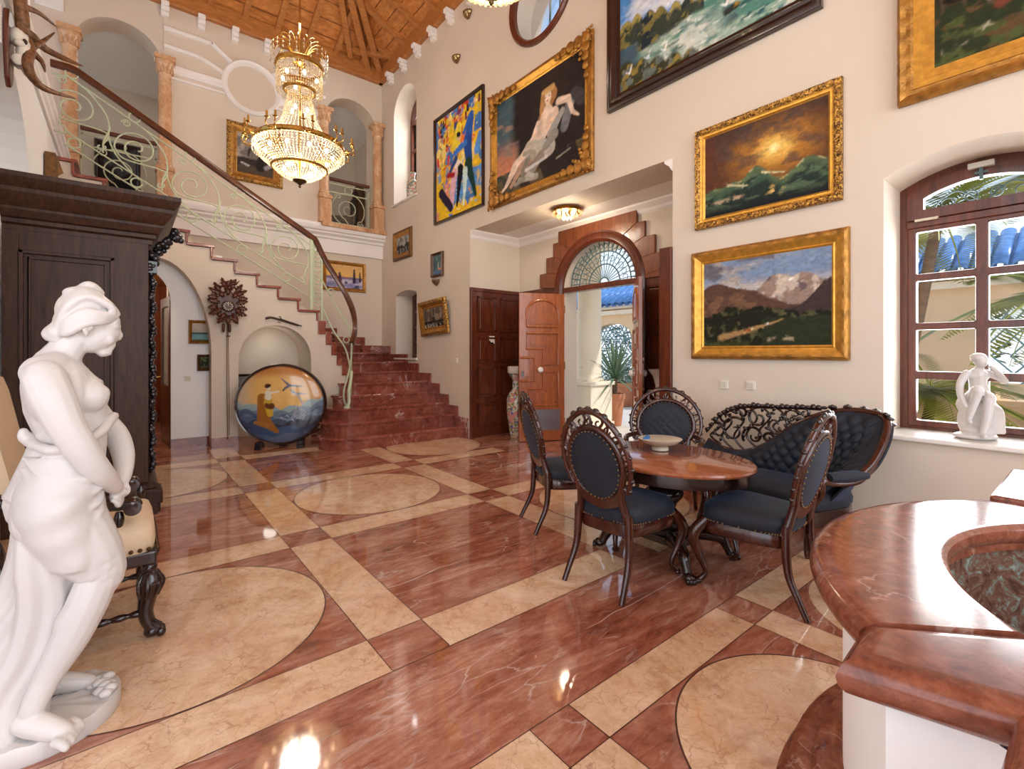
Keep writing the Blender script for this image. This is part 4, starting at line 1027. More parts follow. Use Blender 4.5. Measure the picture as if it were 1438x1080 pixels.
def P_storm(u,v):
    A=u.max(); img=np.zeros(u.shape+(3,))+C3(92,60,40)
    d=np.hypot((u-.60*A)*.9,(v-.62)*1.25); img=blend(img,1-sstep(.0,.62,d+.12*(fbm(u*5,v*6,5,4)-.5)),C3(206,138,52)); img=blend(img,1-sstep(.0,.26,d+.1*(fbm(u*7,v*7,4,24)-.5)),C3(244,206,110)); img=blend(img,1-sstep(.0,.08,d),C3(252,236,170))
    img=blend(img,sstep(.5,.64,fbm(u*4,v*7,5,8))*.7*(v>.4),C3(84,66,60)); img=blend(img,sstep(.75,1,v)*.5,C3(58,48,50)); img=blend(img,sstep(.2*A,0,u)*.5,C3(96,48,38))
    xx=u/A; hor=.30+.14*np.exp(-((xx-.46)/.12)**2)+.09*np.exp(-((xx-.26)/.07)**2)+.10*np.exp(-((xx-.92)/.16)**2)+.04*np.sin(xx*17)+.03*(fbm(u*9,v*0+1,4,3)-.5)
    sea=sstep(.01,-.02,v-hor); img=blend(img,sea,C3(38,52,46)); img=blend(img,sea*sstep(.48,.62,fbm(u*5,v*16,5,45)),C3(84,104,78))
    img=blend(img,sea*sstep(-.13,-.02,v-hor)*.8,C3(96,112,78)); img=blend(img,sea*sstep(-.03,-.005,v-hor)*sstep(.4,.6,fbm(u*14,v*14,3,5)),C3(206,190,140))
    for k,(x,y,h) in enumerate(((.26,.30,.08),(.56,.34,.06))):
        wv=capsule(u,v,((x-.16)*A,y-.08),(x*A,y),.02,h*.5,.03); img=blend(img,wv*.9,C3(66,92,72)); img=blend(img,capsule(u,v,((x-.05)*A,y+.04),((x+.12)*A,y-.02),.012,.006,.01),C3(206,196,150))
    img=blend(img,sea*capsule(u,v,(.68*A,.3),(.60*A,.12),.03,.06,.05)*sstep(.5,.6,fbm(u*14,v*22,4,81)),C3(232,190,110)); img=blend(img,sea*sstep(.16,.02,v),C3(26,30,34)); img=blend(img,capsule(u,v,(.02*A,.16),(.34*A,.17),.014,.02,.02)*sstep(.4,.6,fbm(u*12,v*12,4,7)),C3(196,168,136))
    return img
def P_valley(u,v):
    A=u.max(); img=np.zeros(u.shape+(3,))+C3(126,144,172); img=blend(img,sstep(.44,.62,fbm(u*2.6,v*6,5,9))*sstep(.95*A,.2*A,u),C3(176,162,148)); img=blend(img,sstep(.5,.66,fbm(u*3+5,v*7,5,29))*(u<.6*A),C3(108,104,112)); img=blend(img,sstep(.8,.6,v),C3(196,186,182))
    def ridge(f): return sstep(.012,-.012,v-f)
    pk=.62+.16*np.exp(-((u/A-.60)/.10)**2)+.15*np.exp(-((u/A-.80)/.12)**2)+.05*(fbm(u*9,v*0,5,5)-.5)
    m=ridge(pk)*(u>.42*A); img=blend(img,m,C3(150,126,112)); img=blend(img,m*sstep(.5,.6,fbm(u*9,v*6,5,55)),C3(204,186,168)); img=blend(img,m*sstep(.52,.62,fbm(u*12+4,v*8,5,65)),C3(104,88,90)); img=blend(img,capsule(u,v,(.71*A,.70),(.73*A,.715),.012,.008),C3(236,232,228))
    h1=.56+.17*np.exp(-((u/A-.10)/.16)**2)+.07*np.exp(-((u/A-.36)/.2)**2)-.12*sstep(.4,.75,u/A)+.03*(fbm(u*7,v*0+3,4,15)-.5); m=ridge(h1); img=blend(img,m,C3(92,66,54)); img=blend(img,m*sstep(.5,.62,fbm(u*7,v*9,4,75)),C3(120,88,66))
    h2=.40+.32*sstep(.72,1.05,u/A)+.03*(fbm(u*7,v*0+3,4,95)-.5); m=ridge(h2)*(u>.5*A); img=blend(img,m,C3(66,52,50))
    tr=.36+.10*np.exp(-((u/A-.24)/.10)**2)+.07*np.exp(-((u/A-.5)/.14)**2)+.08*(fbm(u*14,v*9,4,35)-.5); m=ridge(tr); img=blend(img,m,C3(34,34,24)); img=blend(img,m*sstep(.52,.62,fbm(u*16,v*16,4,85)),C3(84,82,52))
    img=blend(img,ridge(.30+.03*(fbm(u*9,v*3,4,5)-.5))*(u>.5*A),C3(44,50,32)); pt=capsule(u,v,(.16*A,.10),(.46*A,.20),.035,.02,.02); pt=np.maximum(pt,capsule(u,v,(.46*A,.20),(.66*A,.28),.016,.008,.01)); img=blend(img,pt,C3(168,132,86))
    img=blend(img,capsule(u,v,(.36*A,.175),(.41*A,.18),.012),C3(150,76,44)); img=blend(img,capsule(u,v,(.42*A,.19),(.422*A,.2),.011),C3(228,206,150)); img=blend(img,capsule(u,v,(.54*A,.235),(.545*A,.245),.012),C3(220,210,196)); img=blend(img,capsule(u,v,(.56*A,.07),(.72*A,.08),.02,.02,.02)*sstep(.42,.6,fbm(u*16,v*16,4,25)),C3(176,158,128))
    img=blend(img,sstep(.09,.0,v)*(u<.4*A)*.7,C3(70,74,36))
    return img
def P_forest(u,v):
    A=u.max(); img=np.zeros(u.shape+(3,))+C3(30,26,18); img=blend(img,sstep(.5,.66,fbm(u*9,v*5,5,4)),C3(50,48,28))
    g=sstep(.02,-.05,v-.45+.12*u/A); img=blend(img,g,C3(44,50,30)); img=blend(img,g*sstep(.5,.62,fbm(u*8,v*14,4,14)),C3(76,84,44)); img=blend(img,g*sstep(.55,.64,fbm(u*10+3,v*18,4,34)),C3(88,66,40))
    img=blend(img,capsule(u,v,(.3*A,.55),(.6*A,.64),.03,.02,.04)*sstep(.4,.6,fbm(u*14,v*14,3,44)),C3(176,158,76))
    for x,w in ((.05,.012),(.17,.012),(.36,.008),(.66,.02),(.74,.035),(.92,.016),(.84,.01)): img=blend(img,capsule(u,v,(x*A,.28 if w>.03 else .4),(x*A-.02,1.05),w,w*.8),C3(112,98,72) if w>.015 else C3(76,64,46))
    img=blend(img,np.maximum(capsule(u,v,(.22*A,.36),(.5*A,.40),.02,.014,.02),capsule(u,v,(.06*A,.10),(.3*A,.16),.014,.02,.02))*sstep(.4,.55,fbm(u*12,v*14,4,64)),C3(196,178,150)); img=blend(img,capsule(u,v,(.36*A,.30),(.5*A,.35),.03,.01,.02),C3(120,62,44))
    return img
def P_ship(u,v):
    A=u.max(); img=np.zeros(u.shape+(3,))+C3(120,112,106); img=blend(img,sstep(.45,.6,fbm(u*4,v*5,5,4)),C3(172,160,148)); img=blend(img,sstep(.42,.36,v+.1*(fbm(u*6,v,3,2)-.5)),C3(60,50,46)); img=blend(img,sstep(.25,.15,v),C3(84,70,58))
    for a,b,r0,r1,c in (((.62,.2),(.66,.55),.10,.06,(40,34,34)),((.66,.55),(.72,.8),.05,.04,(198,170,96)),((.5,.72),(.62,.86),.03,.02,(60,48,34)),((.30,.45),(.34,.62),.02,.03,(52,44,40)),((.78,.22),(.9,.30),.05,.05,(150,146,146)),((.12,.25),(.3,.2),.02,.02,(196,190,184))): img=blend(img,capsule(u,v,(a[0]*A,a[1]),(b[0]*A,b[1]),r0,r1,.02),C3(*c))
    return img
def P_winter(u,v):
    A=u.max(); img=np.zeros(u.shape+(3,))+C3(236,186,110); img=blend(img,sstep(.55,.9,v)*.6,C3(214,168,112)); img=blend(img,sstep(.52,.46,v+.05*(fbm(u*6,v,3,4)-.5)),C3(126,110,140)); img=blend(img,sstep(.40,.34,v),C3(142,140,176)); img=blend(img,(v<.38)*sstep(.46,.6,fbm(u*4,v*10,5,12)),C3(196,190,206)); img=blend(img,(v<.38)*sstep(.55,.65,fbm(u*6,v*8,5,22)),C3(84,76,104))
    for x,y0,y1,w in ((.36,.34,.62,.09),(.76,.30,.82,.07),(.92,.34,.72,.05)): img=blend(img,capsule(u,v,(x*A,y0),(x*A,y1),w,w*.5,.03)*sstep(.2,.4,fbm(u*12,v*12,4,9)+.1),C3(54,44,62))
    img=blend(img,capsule(u,v,(.5*A,.46),(.62*A,.47),.03,.02),C3(176,110,92))
    return img
def P_small(u,v,seed=0,sky=(176,170,160),low=(40,44,38)):
    A=u.max(); img=np.zeros(u.shape+(3,))+C3(*sky); img=blend(img,sstep(.45,.62,fbm(u*4,v*4,5,seed)),C3(104,104,104)); img=blend(img,sstep(.5,.42,v+.3*(fbm(u*3,v*2,4,seed+7)-.5)),C3(*low)); img=blend(img,sstep(.4,.2,v)*sstep(.5,.62,fbm(u*6,v*6,4,seed+3)),C3(150,140,130)); return img
def P_vessel(u,v):
    A=u.max(); img=np.zeros(u.shape+(3,))+C3(96,82,70); img=blend(img,sstep(.4,.6,fbm(u*4,v*4,5,8)),C3(150,130,108)); img=blend(img,capsule(u,v,(.5*A,.3),(.52*A,.95),.16,.03,.05)*sstep(.3,.5,fbm(u*9,v*9,4,3)+.1),C3(52,44,40)); img=blend(img,sstep(.36,.3,v),C3(40,34,32)); img=blend(img,sstep(.28,.1,v)*sstep(.45,.6,fbm(u*8,v*10,4,6)),C3(176,166,150)); return img
def P_light(u,v):
    A=u.max(); img=np.zeros(u.shape+(3,))+C3(70,98,104); img=blend(img,sstep(.45,.6,fbm(u*6,v*5,4,8)),C3(104,130,134)); img=blend(img,capsule(u,v,(.55*A,.3),(.55*A,.62),.03,.02),C3(232,228,214)); img=blend(img,capsule(u,v,(.6*A,.25),(.85*A,.27),.05),C3(214,140,110)); img=blend(img,(v<.2)*1.,C3(92,120,150)); return img
def P_lake(u,v):
    A=u.max(); img=np.zeros(u.shape+(3,))+C3(206,190,170); img=blend(img,sstep(.8,.5,v)*.5,C3(150,156,168)); img=blend(img,sstep(.5,.46,v),C3(70,96,62)); img=blend(img,sstep(.40,.36,v),C3(120,164,170)); img=blend(img,sstep(.18,.1,v+.1*fbm(u*5,v,3,4)),C3(90,96,50)); img=blend(img,capsule(u,v,(.66*A,.5),(.66*A,.6),.05,.03),C3(90,66,44)); return img
def P_bush(u,v):
    A=u.max(); img=np.zeros(u.shape+(3,))+C3(44,48,36); img=blend(img,sstep(.45,.6,fbm(u*6,v*6,5,8)),C3(104,116,84)); img=blend(img,sstep(.3,.1,v),C3(90,80,60)); img=blend(img,capsule(u,v,(.6*A,.5),(.6*A,.6),.1,.1,.08)*.5,C3(190,190,170)); return img
# -------- hang them --------
loc,w_,h_=on_right(6.15,7.695,3.73,5.65)
picture('tall colourful painting of a dancing couple in a thin black frame','painting',loc,RW,w_,h_,.055,P_dancers,M['ebony'],res=150,stroke=(.022,.005))
loc,w_,h_=on_right(3.87,5.96,3.61,5.32)
picture('large painting of a reclining nude on rocks in an ornate gilt frame with corner shells','painting',loc,RW,w_,h_,.15,P_nude,[M['gilt'],M['gilt_bright']],res=150,corner=True,stroke=(.012,.0035,.12))
loc,w_,h_=on_right(1.43,3.64,4.20,5.95)
picture('huge seascape of rocky coast and surf in a heavy dark brown frame','painting',loc,RW,w_,h_,.17,P_coast,M['ebony'],res=150,stroke=(.02,.005),prof=[(0,.02),(.1,.03),(.2,.03),(.3,.06),(.45,.085),(.6,.075),(.66,.055),(.9,.06),(1,.05),(1,0)])
loc,w_,h_=on_right(1.29,2.54,2.61,3.58)
picture('gilt framed painting of a stormy sea under a glowing orange sky','painting',loc,RW,w_,h_,.10,P_storm,[M['gilt_carved'],M['gilt_bright']],res=110,wave=.004,seg=50,prof=[(0,.014),(.1,.02),(.16,.03),(.3,.03),(.42,.036),(.6,.05),(.85,.046),(.92,.05),(1,.036),(1,0)])
loc,w_,h_=on_right(1.243,2.58,1.34,2.386)
picture('gilt framed painting of a mountain valley with a bridge, above the settee','painting',loc,RW,w_,h_,.125,P_valley,[M['gilt'],M['gilt_bright']],res=120,wave=.004,seg=44)
loc,w_,h_=on_right(-.35,.942,3.19,4.5)
picture('gilt framed painting of a dark forest glade, above the arched window','painting',loc,RW,w_,h_,.2,P_forest,[M['gilt'],M['gilt_bright']],res=110,wave=.006,seg=50,prof=[(0,.014),(.2,.02),(.3,.024),(.33,.034),(.55,.04),(.62,.056),(.75,.05),(.9,.07),(1,.05),(1,0)])
loc,w_,h_=on_right(8.61,9.42,3.32,3.915)
picture('small gilt framed landscape high on the wall beside the stair corner','painting',loc,RW,w_,h_,.13,lambda u,v:P_small(u,v,3),[M['gilt_dark'],M['gilt']],res=40)
loc,w_,h_=on_right(7.40,7.80,2.785,3.222)
picture('tiny blue-green picture of a lighthouse in a narrow brown frame','painting',loc,RW,w_,h_,.045,P_light,M['brown_frame'],res=36)
loc,w_,h_=on_right(7.15,8.19,1.72,2.375)
picture('tilted gilt framed picture of a dark ship, hanging askew above the lower stairs','painting',(loc[0]-.05,loc[1],loc[2]),RW,.99,.64,.15,P_vessel,[M['gilt_carved'],M['gilt']],res=44,roll=-.045,lean=.1)
def on_far(x0,x1,z0,z1,y=YF-.03): return (((x0+x1)/2,y-.004,(z0+z1)/2),x1-x0,z1-z0)
loc,w_,h_=on_far(1.41,2.356,4.585,5.655)
picture('ornate gilt framed harbour picture on the upper far wall behind the chandelier','painting',loc,0,w_,h_,.17,P_ship,[M['gilt_carved'],M['gilt']],res=60,wave=.008,seg=40)
loc,w_,h_=on_far(3.127,4.03,2.70,3.32,YF)
picture('gilt framed winter landscape under the balcony cornice','painting',loc,0,w_,h_,.07,P_winter,M['gilt'],res=50)
loc,w_,h_=on_far(.745,1.1,1.535,1.89,YS+.28)
picture('small gilt framed lake view, upper of two in the corridor','painting',((loc[0]-.01),loc[1],loc[2]),0,.40,h_,.045,P_lake,M['gilt'],res=40)
picture('small dark framed garden view, lower of two in the corridor','painting',(1.0,YS+.276,1.25),0,.36,.25,.04,P_bush,M['gilt_dark'],res=36)
picture('dark framed print leaning in the niche behind the lacquer disc','painting',(1.60,YS+.70,.86),0,.50,.38,.045,lambda u,v:P_small(u,v,13,(150,146,140)),M['ebony'],res=36)
picture('thick gilt frame on the white left wall above the wardrobe','painting',(XL+.01,8.1,3.35),PI/2,.9,.75,.14,lambda u,v:P_small(u,v,23),[M['gilt_dark'],M['gilt']],res=20,prof=[(0,.02),(.2,.04),(.3,.05),(.5,.08),(.7,.11),(.85,.10),(1,.09),(1,.05),(1,0)])
picture('dark portrait hanging in the gallery behind the left balcony railing','painting',(-.15,12.98,5.0),0,.75,1.6,.08,lambda u,v:P_small(u,v,33,(40,34,30),(24,20,18)),M['ebony'],res=30)
# ================= carved rosewood seating =================
M['rose']=wood('carved_rosewood',(36,13,8),(76,30,18),(3,3,1),.22,coat=.5,gs=7)
M['rose_dk']=wood('dark_rosewood',(20,10,8),(48,24,16),(3,3,1),.25,coat=.4,gs=7)
M['table_top']=wood('table_top_wood',(128,66,40),(172,102,66),(6,1.2,1),.18,coat=.5,gs=6)
t=NT('navy_velvet'); t.set(t.ramp(t.noise(t.coord(),5,4),[(.3,srgb(15,19,28)),(.7,srgb(28,35,48))]),.7); t.b.inputs['Sheen Weight'].default_value=.45; t.b.inputs['Sheen Roughness'].default_value=.4; t.b.inputs['Sheen Tint'].default_value=srgb(96,110,140); M['velvet']=t.m
M['nail']=plain('brass_nails',(150,120,80),.3,1)
def blade(mb,pts,rs,n=8,flat=None): mb.tube(spline(pts,5),[r for r in interp(rs,len(spline(pts,5)))],n,flat=flat)
def interp(rs,n): return [float(np.interp(i/(n-1)*(len(rs)-1),range(len(rs)),rs)) for i in range(n)]
def back_pt(x,z,lean,z0=.44,y0=-.21):
    """points of the leaning back plane"""
    return V((x,y0-(z-z0)*lean,z))
def make_chair(label,loc,rot,s=1.0,tufted=False,group='carved chairs round the oval table'):
    g=thing('carved_chair',label,'chair',loc,rot,group)
    wf,wr,dp=.25*s,.19*s,.44
    yf,yr=.24,-.22
    # seat cushion
    mb=MB(); N=32; rows=[]
    def outline(k,sc,z):
        a=2*PI*k/N; c,sn=math.cos(a),math.sin(a); e=.42
        x=math.copysign(abs(c)**e,c); y=math.copysign(abs(sn)**e,sn)
        w=lerp(wr,wf,(y+1)/2)+.01
        bow=.03*(1-x*x) if y>.5 else 0
        return V((x*w*sc,(y*(yf-yr)/2+(yf+yr)/2+bow)*1.0*(sc if sc<1 else 1)+ (1-sc)*.0,z))
    for sc,z in ((.97,.395),(1.03,.41),(1.04,.445),(1.0,.475),(.9,.497),(.7,.51),(.4,.517),(.05,.52)): rows.append([outline(k,sc,z) for k in range(N)])
    mb.grid(rows,closed_u=True,cap=True); seat_=mb.build('seat',M['velvet'],g,smooth=1.2)
    # seat rail
    mb=MB(); rows=[]
    for sc,z in ((.9,.335),(1.0,.33),(1.03,.345),(1.03,.385),(1.0,.40),(.9,.40)): rows.append([outline(k,sc,z+(.0)) for k in range(N)])
    mb.grid(rows,closed_u=True,cap=True); mb.build('seat_rail',M['rose'],g,smooth=.6)
    mb=MB()
    for k in range(64):
        kk=k/2; p=outline(kk,1.045,.408); mb.ball(p,.0055,5)
    o=mb.build('nail_heads',M['nail'],seat_,smooth=1); o['kind']='stuff'
    # legs
    for sx_ in (-1,1):
        mb=MB(); blade(mb,[(sx_*(wf-.03),yf-.03,.40),(sx_*(wf+.01),yf+.03,.31),(sx_*(wf-.01),yf+.02,.2),(sx_*(wf-.04),yf-.02,.08),(sx_*(wf-.02),yf+.015,.02),(sx_*(wf-.01),yf+.03,.012)],[.034,.034,.024,.016,.018,.014]); 
        mb.ball((sx_*(wf-.015),yf+.02,.018),(.024,.03,.018),8); mb.build('front_leg',M['rose'],g,smooth=1)
        mb=MB(); blade(mb,[(sx_*(wr-.01),yr+.0,.46),(sx_*(wr-.005),yr-.0,.34),(sx_*(wr+.0),yr-.015,.2),(sx_*(wr+.01),yr-.07,.08),(sx_*(wr+.015),yr-.11,.0)],[.026,.026,.022,.018,.016]); mb.build('rear_leg',M['rose'],g,smooth=1)
    ln=.24; zc_,rw,rh=.745,.175*s,.208
    def Q(x,z): return back_pt(x,z,ln,.46,yr)
    def oval(a,kx,kz,dz=0): return Q(rw*kx*math.cos(a),zc_+dz+rh*kz*math.sin(a))
    # stiles from seat up to the oval
    for sx_ in (-1,1):
        mb=MB(); blade(mb,[Q(sx_*(wr-.01),.40),Q(sx_*(wr-.035),.50),Q(sx_*rw*.86,.60),Q(sx_*rw*1.1,.72)],[.026,.024,.022,.02]); mb.build('stile',M['rose'],g,smooth=1)
    mb=MB(); rows=[]
    for k in range(13):
        x=lerp(-1,1,k/12); z=.555-.05*(1-x*x)+.0
        rows.append([Q(x*rw*.85,z-.03+.0)+V((0,.018,0)),Q(x*rw*.85,z+.035)+V((0,.018,0)),Q(x*rw*.85,z+.035)-V((0,.018,0)),Q(x*rw*.85,z-.03)-V((0,.018,0))])
    mb.grid(rows,closed_u=True,cap=True); mb.build('lower_rail',M['rose'],g,smooth=.6)
    # oval frame
    mb=MB(); mb.tube([oval(2*PI*k/40,1.08,1.06) for k in range(40)],.019,8,closed=True); mb.build('back_frame',M['rose'],g,smooth=1)
    # upholstered oval pad, front and back
    mb=MB(); rows=[]
    nr=14; na=48
    nrm=Q(0,1)-Q(0,0); nrm=V((0,-nrm.z,nrm.y)).normalized(); nrm=-nrm if nrm.y<0 else nrm
    for i in range(nr,0,-1):
        q=i/nr; row=[]
        for k in range(na):
            a=2*PI*k/na; h=.035*(1-q**2.2)
            x,z=rw*q*math.cos(a),rh*q*math.sin(a)
            if tufted: h+= .014*abs(math.sin(x*42+z*42)*math.sin(x*42-z*42))**.5*(1-q**4)-.006
            row.append(oval(a,q,q)+nrm*(h+.006))
        rows.append(row)
    mb.grid(rows,closed_u=True,cap=True)
    rows=[]
    for i in range(6,0,-1):
        q=i/6; rows.append([oval(2*PI*k/na,q,q)-nrm*(.016+.010*(1-q*q)) for k in range(na)])
    mb.grid([[p for p in reversed(r)] for r in rows],closed_u=True,cap=True)
    pad_=mb.build('back_pad',M['velvet'],g,smooth=1.2)
    mb=MB()
    for k in range(40): 
        mb.ball(oval(2*PI*k/40,.97,.97)-nrm*.02,.0055,5); mb.ball(oval(2*PI*k/40,.97,.97)+nrm*.012,.0055,5)
    o=mb.build('back_nails',M['nail'],pad_,smooth=1); o['kind']='stuff'
    # pierced carved crest: outer arch, scrolling spokes and leaves
    def crest(a): 
        top=math.sin(a); k=1.36+.06*max(0,top)**3
        return Q(rw*k*math.cos(a)*(1.0-.06*max(0,top)**2),zc_+.02+rh*(1.38+.05*max(0,top)**4)*math.sin(a))
    a0,a1=-.62,PI+.62
    mb=MB(); mb.tube([crest(lerp(a0,a1,k/40)) for k in range(41)],[.013+.006*math.sin(PI*k/40) for k in range(41)],8); cr_=mb.build('crest_rail',M['rose'],g,smooth=1)
    mb=MB(); n=15
    for k in range(n):
        a=lerp(a0+.16,a1-.16,k/(n-1)); p=oval(a,1.1,1.08); q=crest(a+(.10 if k%2 else -.10)); m=p.lerp(q,.5)+Q(.02*math.sin(a),0)-Q(0,0)
        mb.tube(spline([p,m,q],4),[.011,.010,.009,.008,.008,.009,.010,.011,.012],6)
        c=oval(a,1.23,1.22); mb.tube([c+(Q(.019*math.cos(t),.019*math.sin(t))-Q(0,0)) for t in np.linspace(a,a+5,10)],.006,5)
    mb.build('pierced_carving',M['rose'],cr_,smooth=1)
    mb=MB()
    for k in range(19):
        a=lerp(a0+.1,a1-.1,k/18); c=crest(a); b=1.6 if 7<=k<=11 else 1
        mb.ball(c+(c-Q(0,zc_)).normalized()*.008,(.018*b,.014,.014*b),6)
    mb.build('carved_leaves',M['rose_dk'],cr_,smooth=1)
    return g
make_chair('carved navy velvet chair in front of the table, its oval back to the viewer',(2.44,1.905,0),-PI/2+.08)
make_chair('carved navy velvet chair mostly hidden behind the front chair, nearest the open door',(2.83,2.80,0),-PI/2-.42)
make_chair('carved navy velvet chair seen sideways, between table and settee',(2.945,1.30,0),.03)
g=make_chair('larger carved chair with tufted navy back facing the viewer behind the table',(3.56,2.36,0),PI/2+.52,1.28,True)
g['label']='wider carved chair with tufted navy back, facing the viewer behind the table'
# armrests of the wide chair
for sx_ in (-1,1):
    mb=MB(); blade(mb,[(sx_*.25,-.24,.66),(sx_*.31,-.08,.66),(sx_*.30,.08,.65),(sx_*.29,.12,.58),(sx_*.28,.10,.42)],[.02,.022,.024,.022,.022]); mb.build('arm',M['rose'],g,smooth=1)
# ================= oval table =================
g=thing('oval_table','oval wooden pedestal table with paw feet among the navy chairs','table',(2.94,1.94,0))
ax_,ay_=.465,.60
def ell(k,n=64): a=2*PI*k/n; return math.cos(a),math.sin(a)
mb=MB(); rows=[]
for sc,z in ((.97,.648),(1.0,.652),(1.012,.664),(1.0,.676),(.985,.68),(.02,.68)): rows.append([V((ell(k)[0]*ax_*sc,ell(k)[1]*ay_*sc,z)) for k in range(64)])
mb.grid(rows,closed_u=True,cap=True); mb.build('table_top',M['table_top'],g,smooth=.6)
mb=MB(); rows=[]
for sc,z in ((.90,.578),(.945,.575),(.95,.60),(.945,.648),(.9,.648)): rows.append([V((ell(k)[0]*ax_*sc,ell(k)[1]*ay_*sc,z)) for k in range(64)])
mb.grid(rows,closed_u=True,cap=True); mb.build('apron',M['rose_dk'],g,smooth=.5)
mb=MB(); mb.lathe([(.10,.16),(.155,.17),(.16,.20),(.13,.215),(.14,.24),(.09,.27),(.07,.31),(.09,.36),(.125,.40),(.13,.43),(.10,.47),(.07,.49),(.09,.52),(.17,.55),(.24,.578)],(0,0,0),28); mb.build('pedestal',M['rose_dk'],g,smooth=.9)
mb=MB(); mb.prism([(-.14,-.12)]+[(p[0],p[1]) for p in arc(0,0,.20,-2.2,-.9,6)]+[(.14,-.12),(.14,.12)]+[(p[0],p[1]) for p in arc(0,0,.20,.9,2.2,6)]+[(-.14,.12)],.11,.16,'xy'); mb.build('base_block',M['rose_dk'],g,bevel=.01)
for sx_ in (-1,1):
    for sy_ in (-1,1):
        mb=MB(); e=V((sx_*.275,sy_*.355,0))
        blade(mb,[(sx_*.08,sy_*.09,.14),(sx_*.16,sy_*.20,.15),(sx_*.23,sy_*.29,.13),(sx_*.255,sy_*.325,.07),(sx_*.265,sy_*.34,.03)],[.05,.045,.04,.03,.03]); 
        mb.ball(e+V((0,0,.03)),(.035,.04,.03),8)
        for k in (-1,0,1):
            d=V((sx_*.275,sy_*.355,0)).normalized(); t=V((-d.y,d.x,0)); mb.ball(e+d*.035+t*k*.02+V((0,0,.018)),(.014,.014,.018),6)
        mb.build('paw_foot',M['rose_dk'],g,smooth=1)
# bowl on the table, with its contents
g=thing('fruit_bowl','pale shallow footed bowl with dark scalloped inside on the oval table','bowl',(3.07,2.06,.68))
mb=MB(); mb.lathe([(.045,0),(.06,.004),(.06,.02),(.05,.03),(.075,.04),(.12,.055),(.152,.082),(.156,.088),(.15,.089)],(0,0,0),40); mb.build('bowl_body',plain('pale_china',(206,196,174),.25),g,smooth=1)
mb=MB(); mb.lathe([(.151,.0885),(.12,.064),(.07,.05),(.01,.046)],(0,0,0),40,cap=False); 
t=NT('dark_glaze'); k=t.ramp(t.noise(t.coord(),14,4),[(.42,srgb(34,30,38)),(.52,srgb(150,116,70)),(.6,srgb(60,48,44))]); t.set(k,.25); mb.build('bowl_inside',t.m,g,smooth=1)
mb=MB(); mb.ball((-.10,.05,.085),(.035,.02,.018),8); mb.ball((-.06,.07,.088),(.025,.02,.016),8); tag(mb.build('blue_cloth',plain('blue_cloth',(52,110,168),.7)),'small blue cloth lying on the rim of the bowl','cloth').location=(3.07,2.06,.685)
# ================= settee =================
ST=V((3.95,1.55,0))
g=thing('settee','navy tufted settee with pierced carved crest against the wall, under the mountain picture','sofa',ST)
def SB_(mb,name,mat,smooth=1.0,parent=None):
    mb.v=[tuple(V(v)-ST) for v in mb.v]; return mb.build(name,mat,parent or g,smooth=smooth)
top=spline([(4.19,2.30,.60),(4.21,2.17,.54),(4.22,2.00,.53),(4.22,1.80,.62),(4.21,1.60,.79),(4.20,1.42,.90),(4.18,1.22,.965),(4.15,1.06,.97),(4.10,.95,.94),(3.98,.925,.83),(3.84,.95,.69),(3.74,.99,.61)],13)
N=len(top)
bot=[]
for i,p in enumerate(top):
    u=i/(N-1); c=V((3.85,1.7,0)); inn=(c-V((p.x,p.y,0))); 
    bot.append(V((p.x,p.y,.40))+V((-.10,.0,0))*(1 if u<.7 else (1-u)/.3)+V((.0,.27,0))*sstep(.45,.72,np.array(u)).item())
mb=MB(); rows=[]; nv=32
L=[0]
for i in range(1,N): L.append(L[-1]+(top[i]-top[i-1]).length)
for j in range(nv+1):
    v=j/nv; row=[]
    for i in range(N):
        p=bot[i].lerp(top[i],v); t_=(top[min(i+1,N-1)]-top[max(i-1,0)]); t_.z=0; t_.normalize(); nn=V((t_.y,-t_.x,0)); nn=nn if nn.dot(V((-.8,.5,0)))>0 else -nn
        s_=L[i]; z=p.z
        d=.035*math.sin(PI*v)+.05*abs(math.sin(s_*26+z*26)*math.sin(s_*26-z*26))**.5*math.sin(PI*min(1,max(0,v*1.02)))**.5
        row.append(p+nn*d)
    rows.append(row)
mb.grid(rows); 
o=SB_(mb,'tufted_back',M['velvet'],3.2); sd=o.modifiers.new('solid','SOLIDIFY'); sd.thickness=.03; sd.offset=0
mb=MB(); mb.tube(top,interp([.018,.02,.024,.026,.026,.024],N),8); SB_(mb,'top_rail',M['rose'])
mb=MB()
for i in range(0,N,2): mb.ball(top[i].lerp(bot[i],.06)+V((-.022,.0,-.005)),.006,5)
o=SB_(mb,'back_nails',M['nail']); o['kind']='stuff'
# carved crest over the low left part: scrolling stems with leaves
def cr(y,z): return V((4.215,y,z))
mb=MB(); rnd=random.Random(4)
env=lambda y: float(np.interp(y,[1.35,1.5,1.7,1.9,2.05,2.2,2.34],[.97,.965,.95,.945,.92,.84,.66]))
low=lambda y: float(np.interp(y,[1.35,1.5,1.7,1.9,2.05,2.2,2.34],[.93,.86,.70,.575,.53,.55,.62]))
mb.tube([cr(y,env(y)-.01) for y in np.linspace(1.38,2.33,24)],.012,6); 
def scr(cy_,cz_,r,sg,a0,turn=7.2,th=.013):
    pts=[cr(cy_+sg*r*(1-t/(turn+1.6))*math.cos(a0+t),cz_+r*(1-t/(turn+1.6))*math.sin(a0+t)) for t in np.linspace(0,turn,30)]
    mb.tube(pts,interp([th,th*.9,th*.6],30),6)
for (y_,z_,r__,sg,a0) in ((2.22,.69,.085,1,.4),(2.07,.71,.125,-1,.9),(1.90,.68,.10,1,-.6),(1.86,.84,.095,-1,1.4),(1.72,.80,.105,1,2.0),(1.60,.88,.065,-1,.4),(2.0,.87,.055,1,0),(1.50,.92,.04,1,1),(2.16,.82,.06,1,2.5),(1.78,.68,.05,-1,0)): scr(y_,z_,r__,sg,a0)
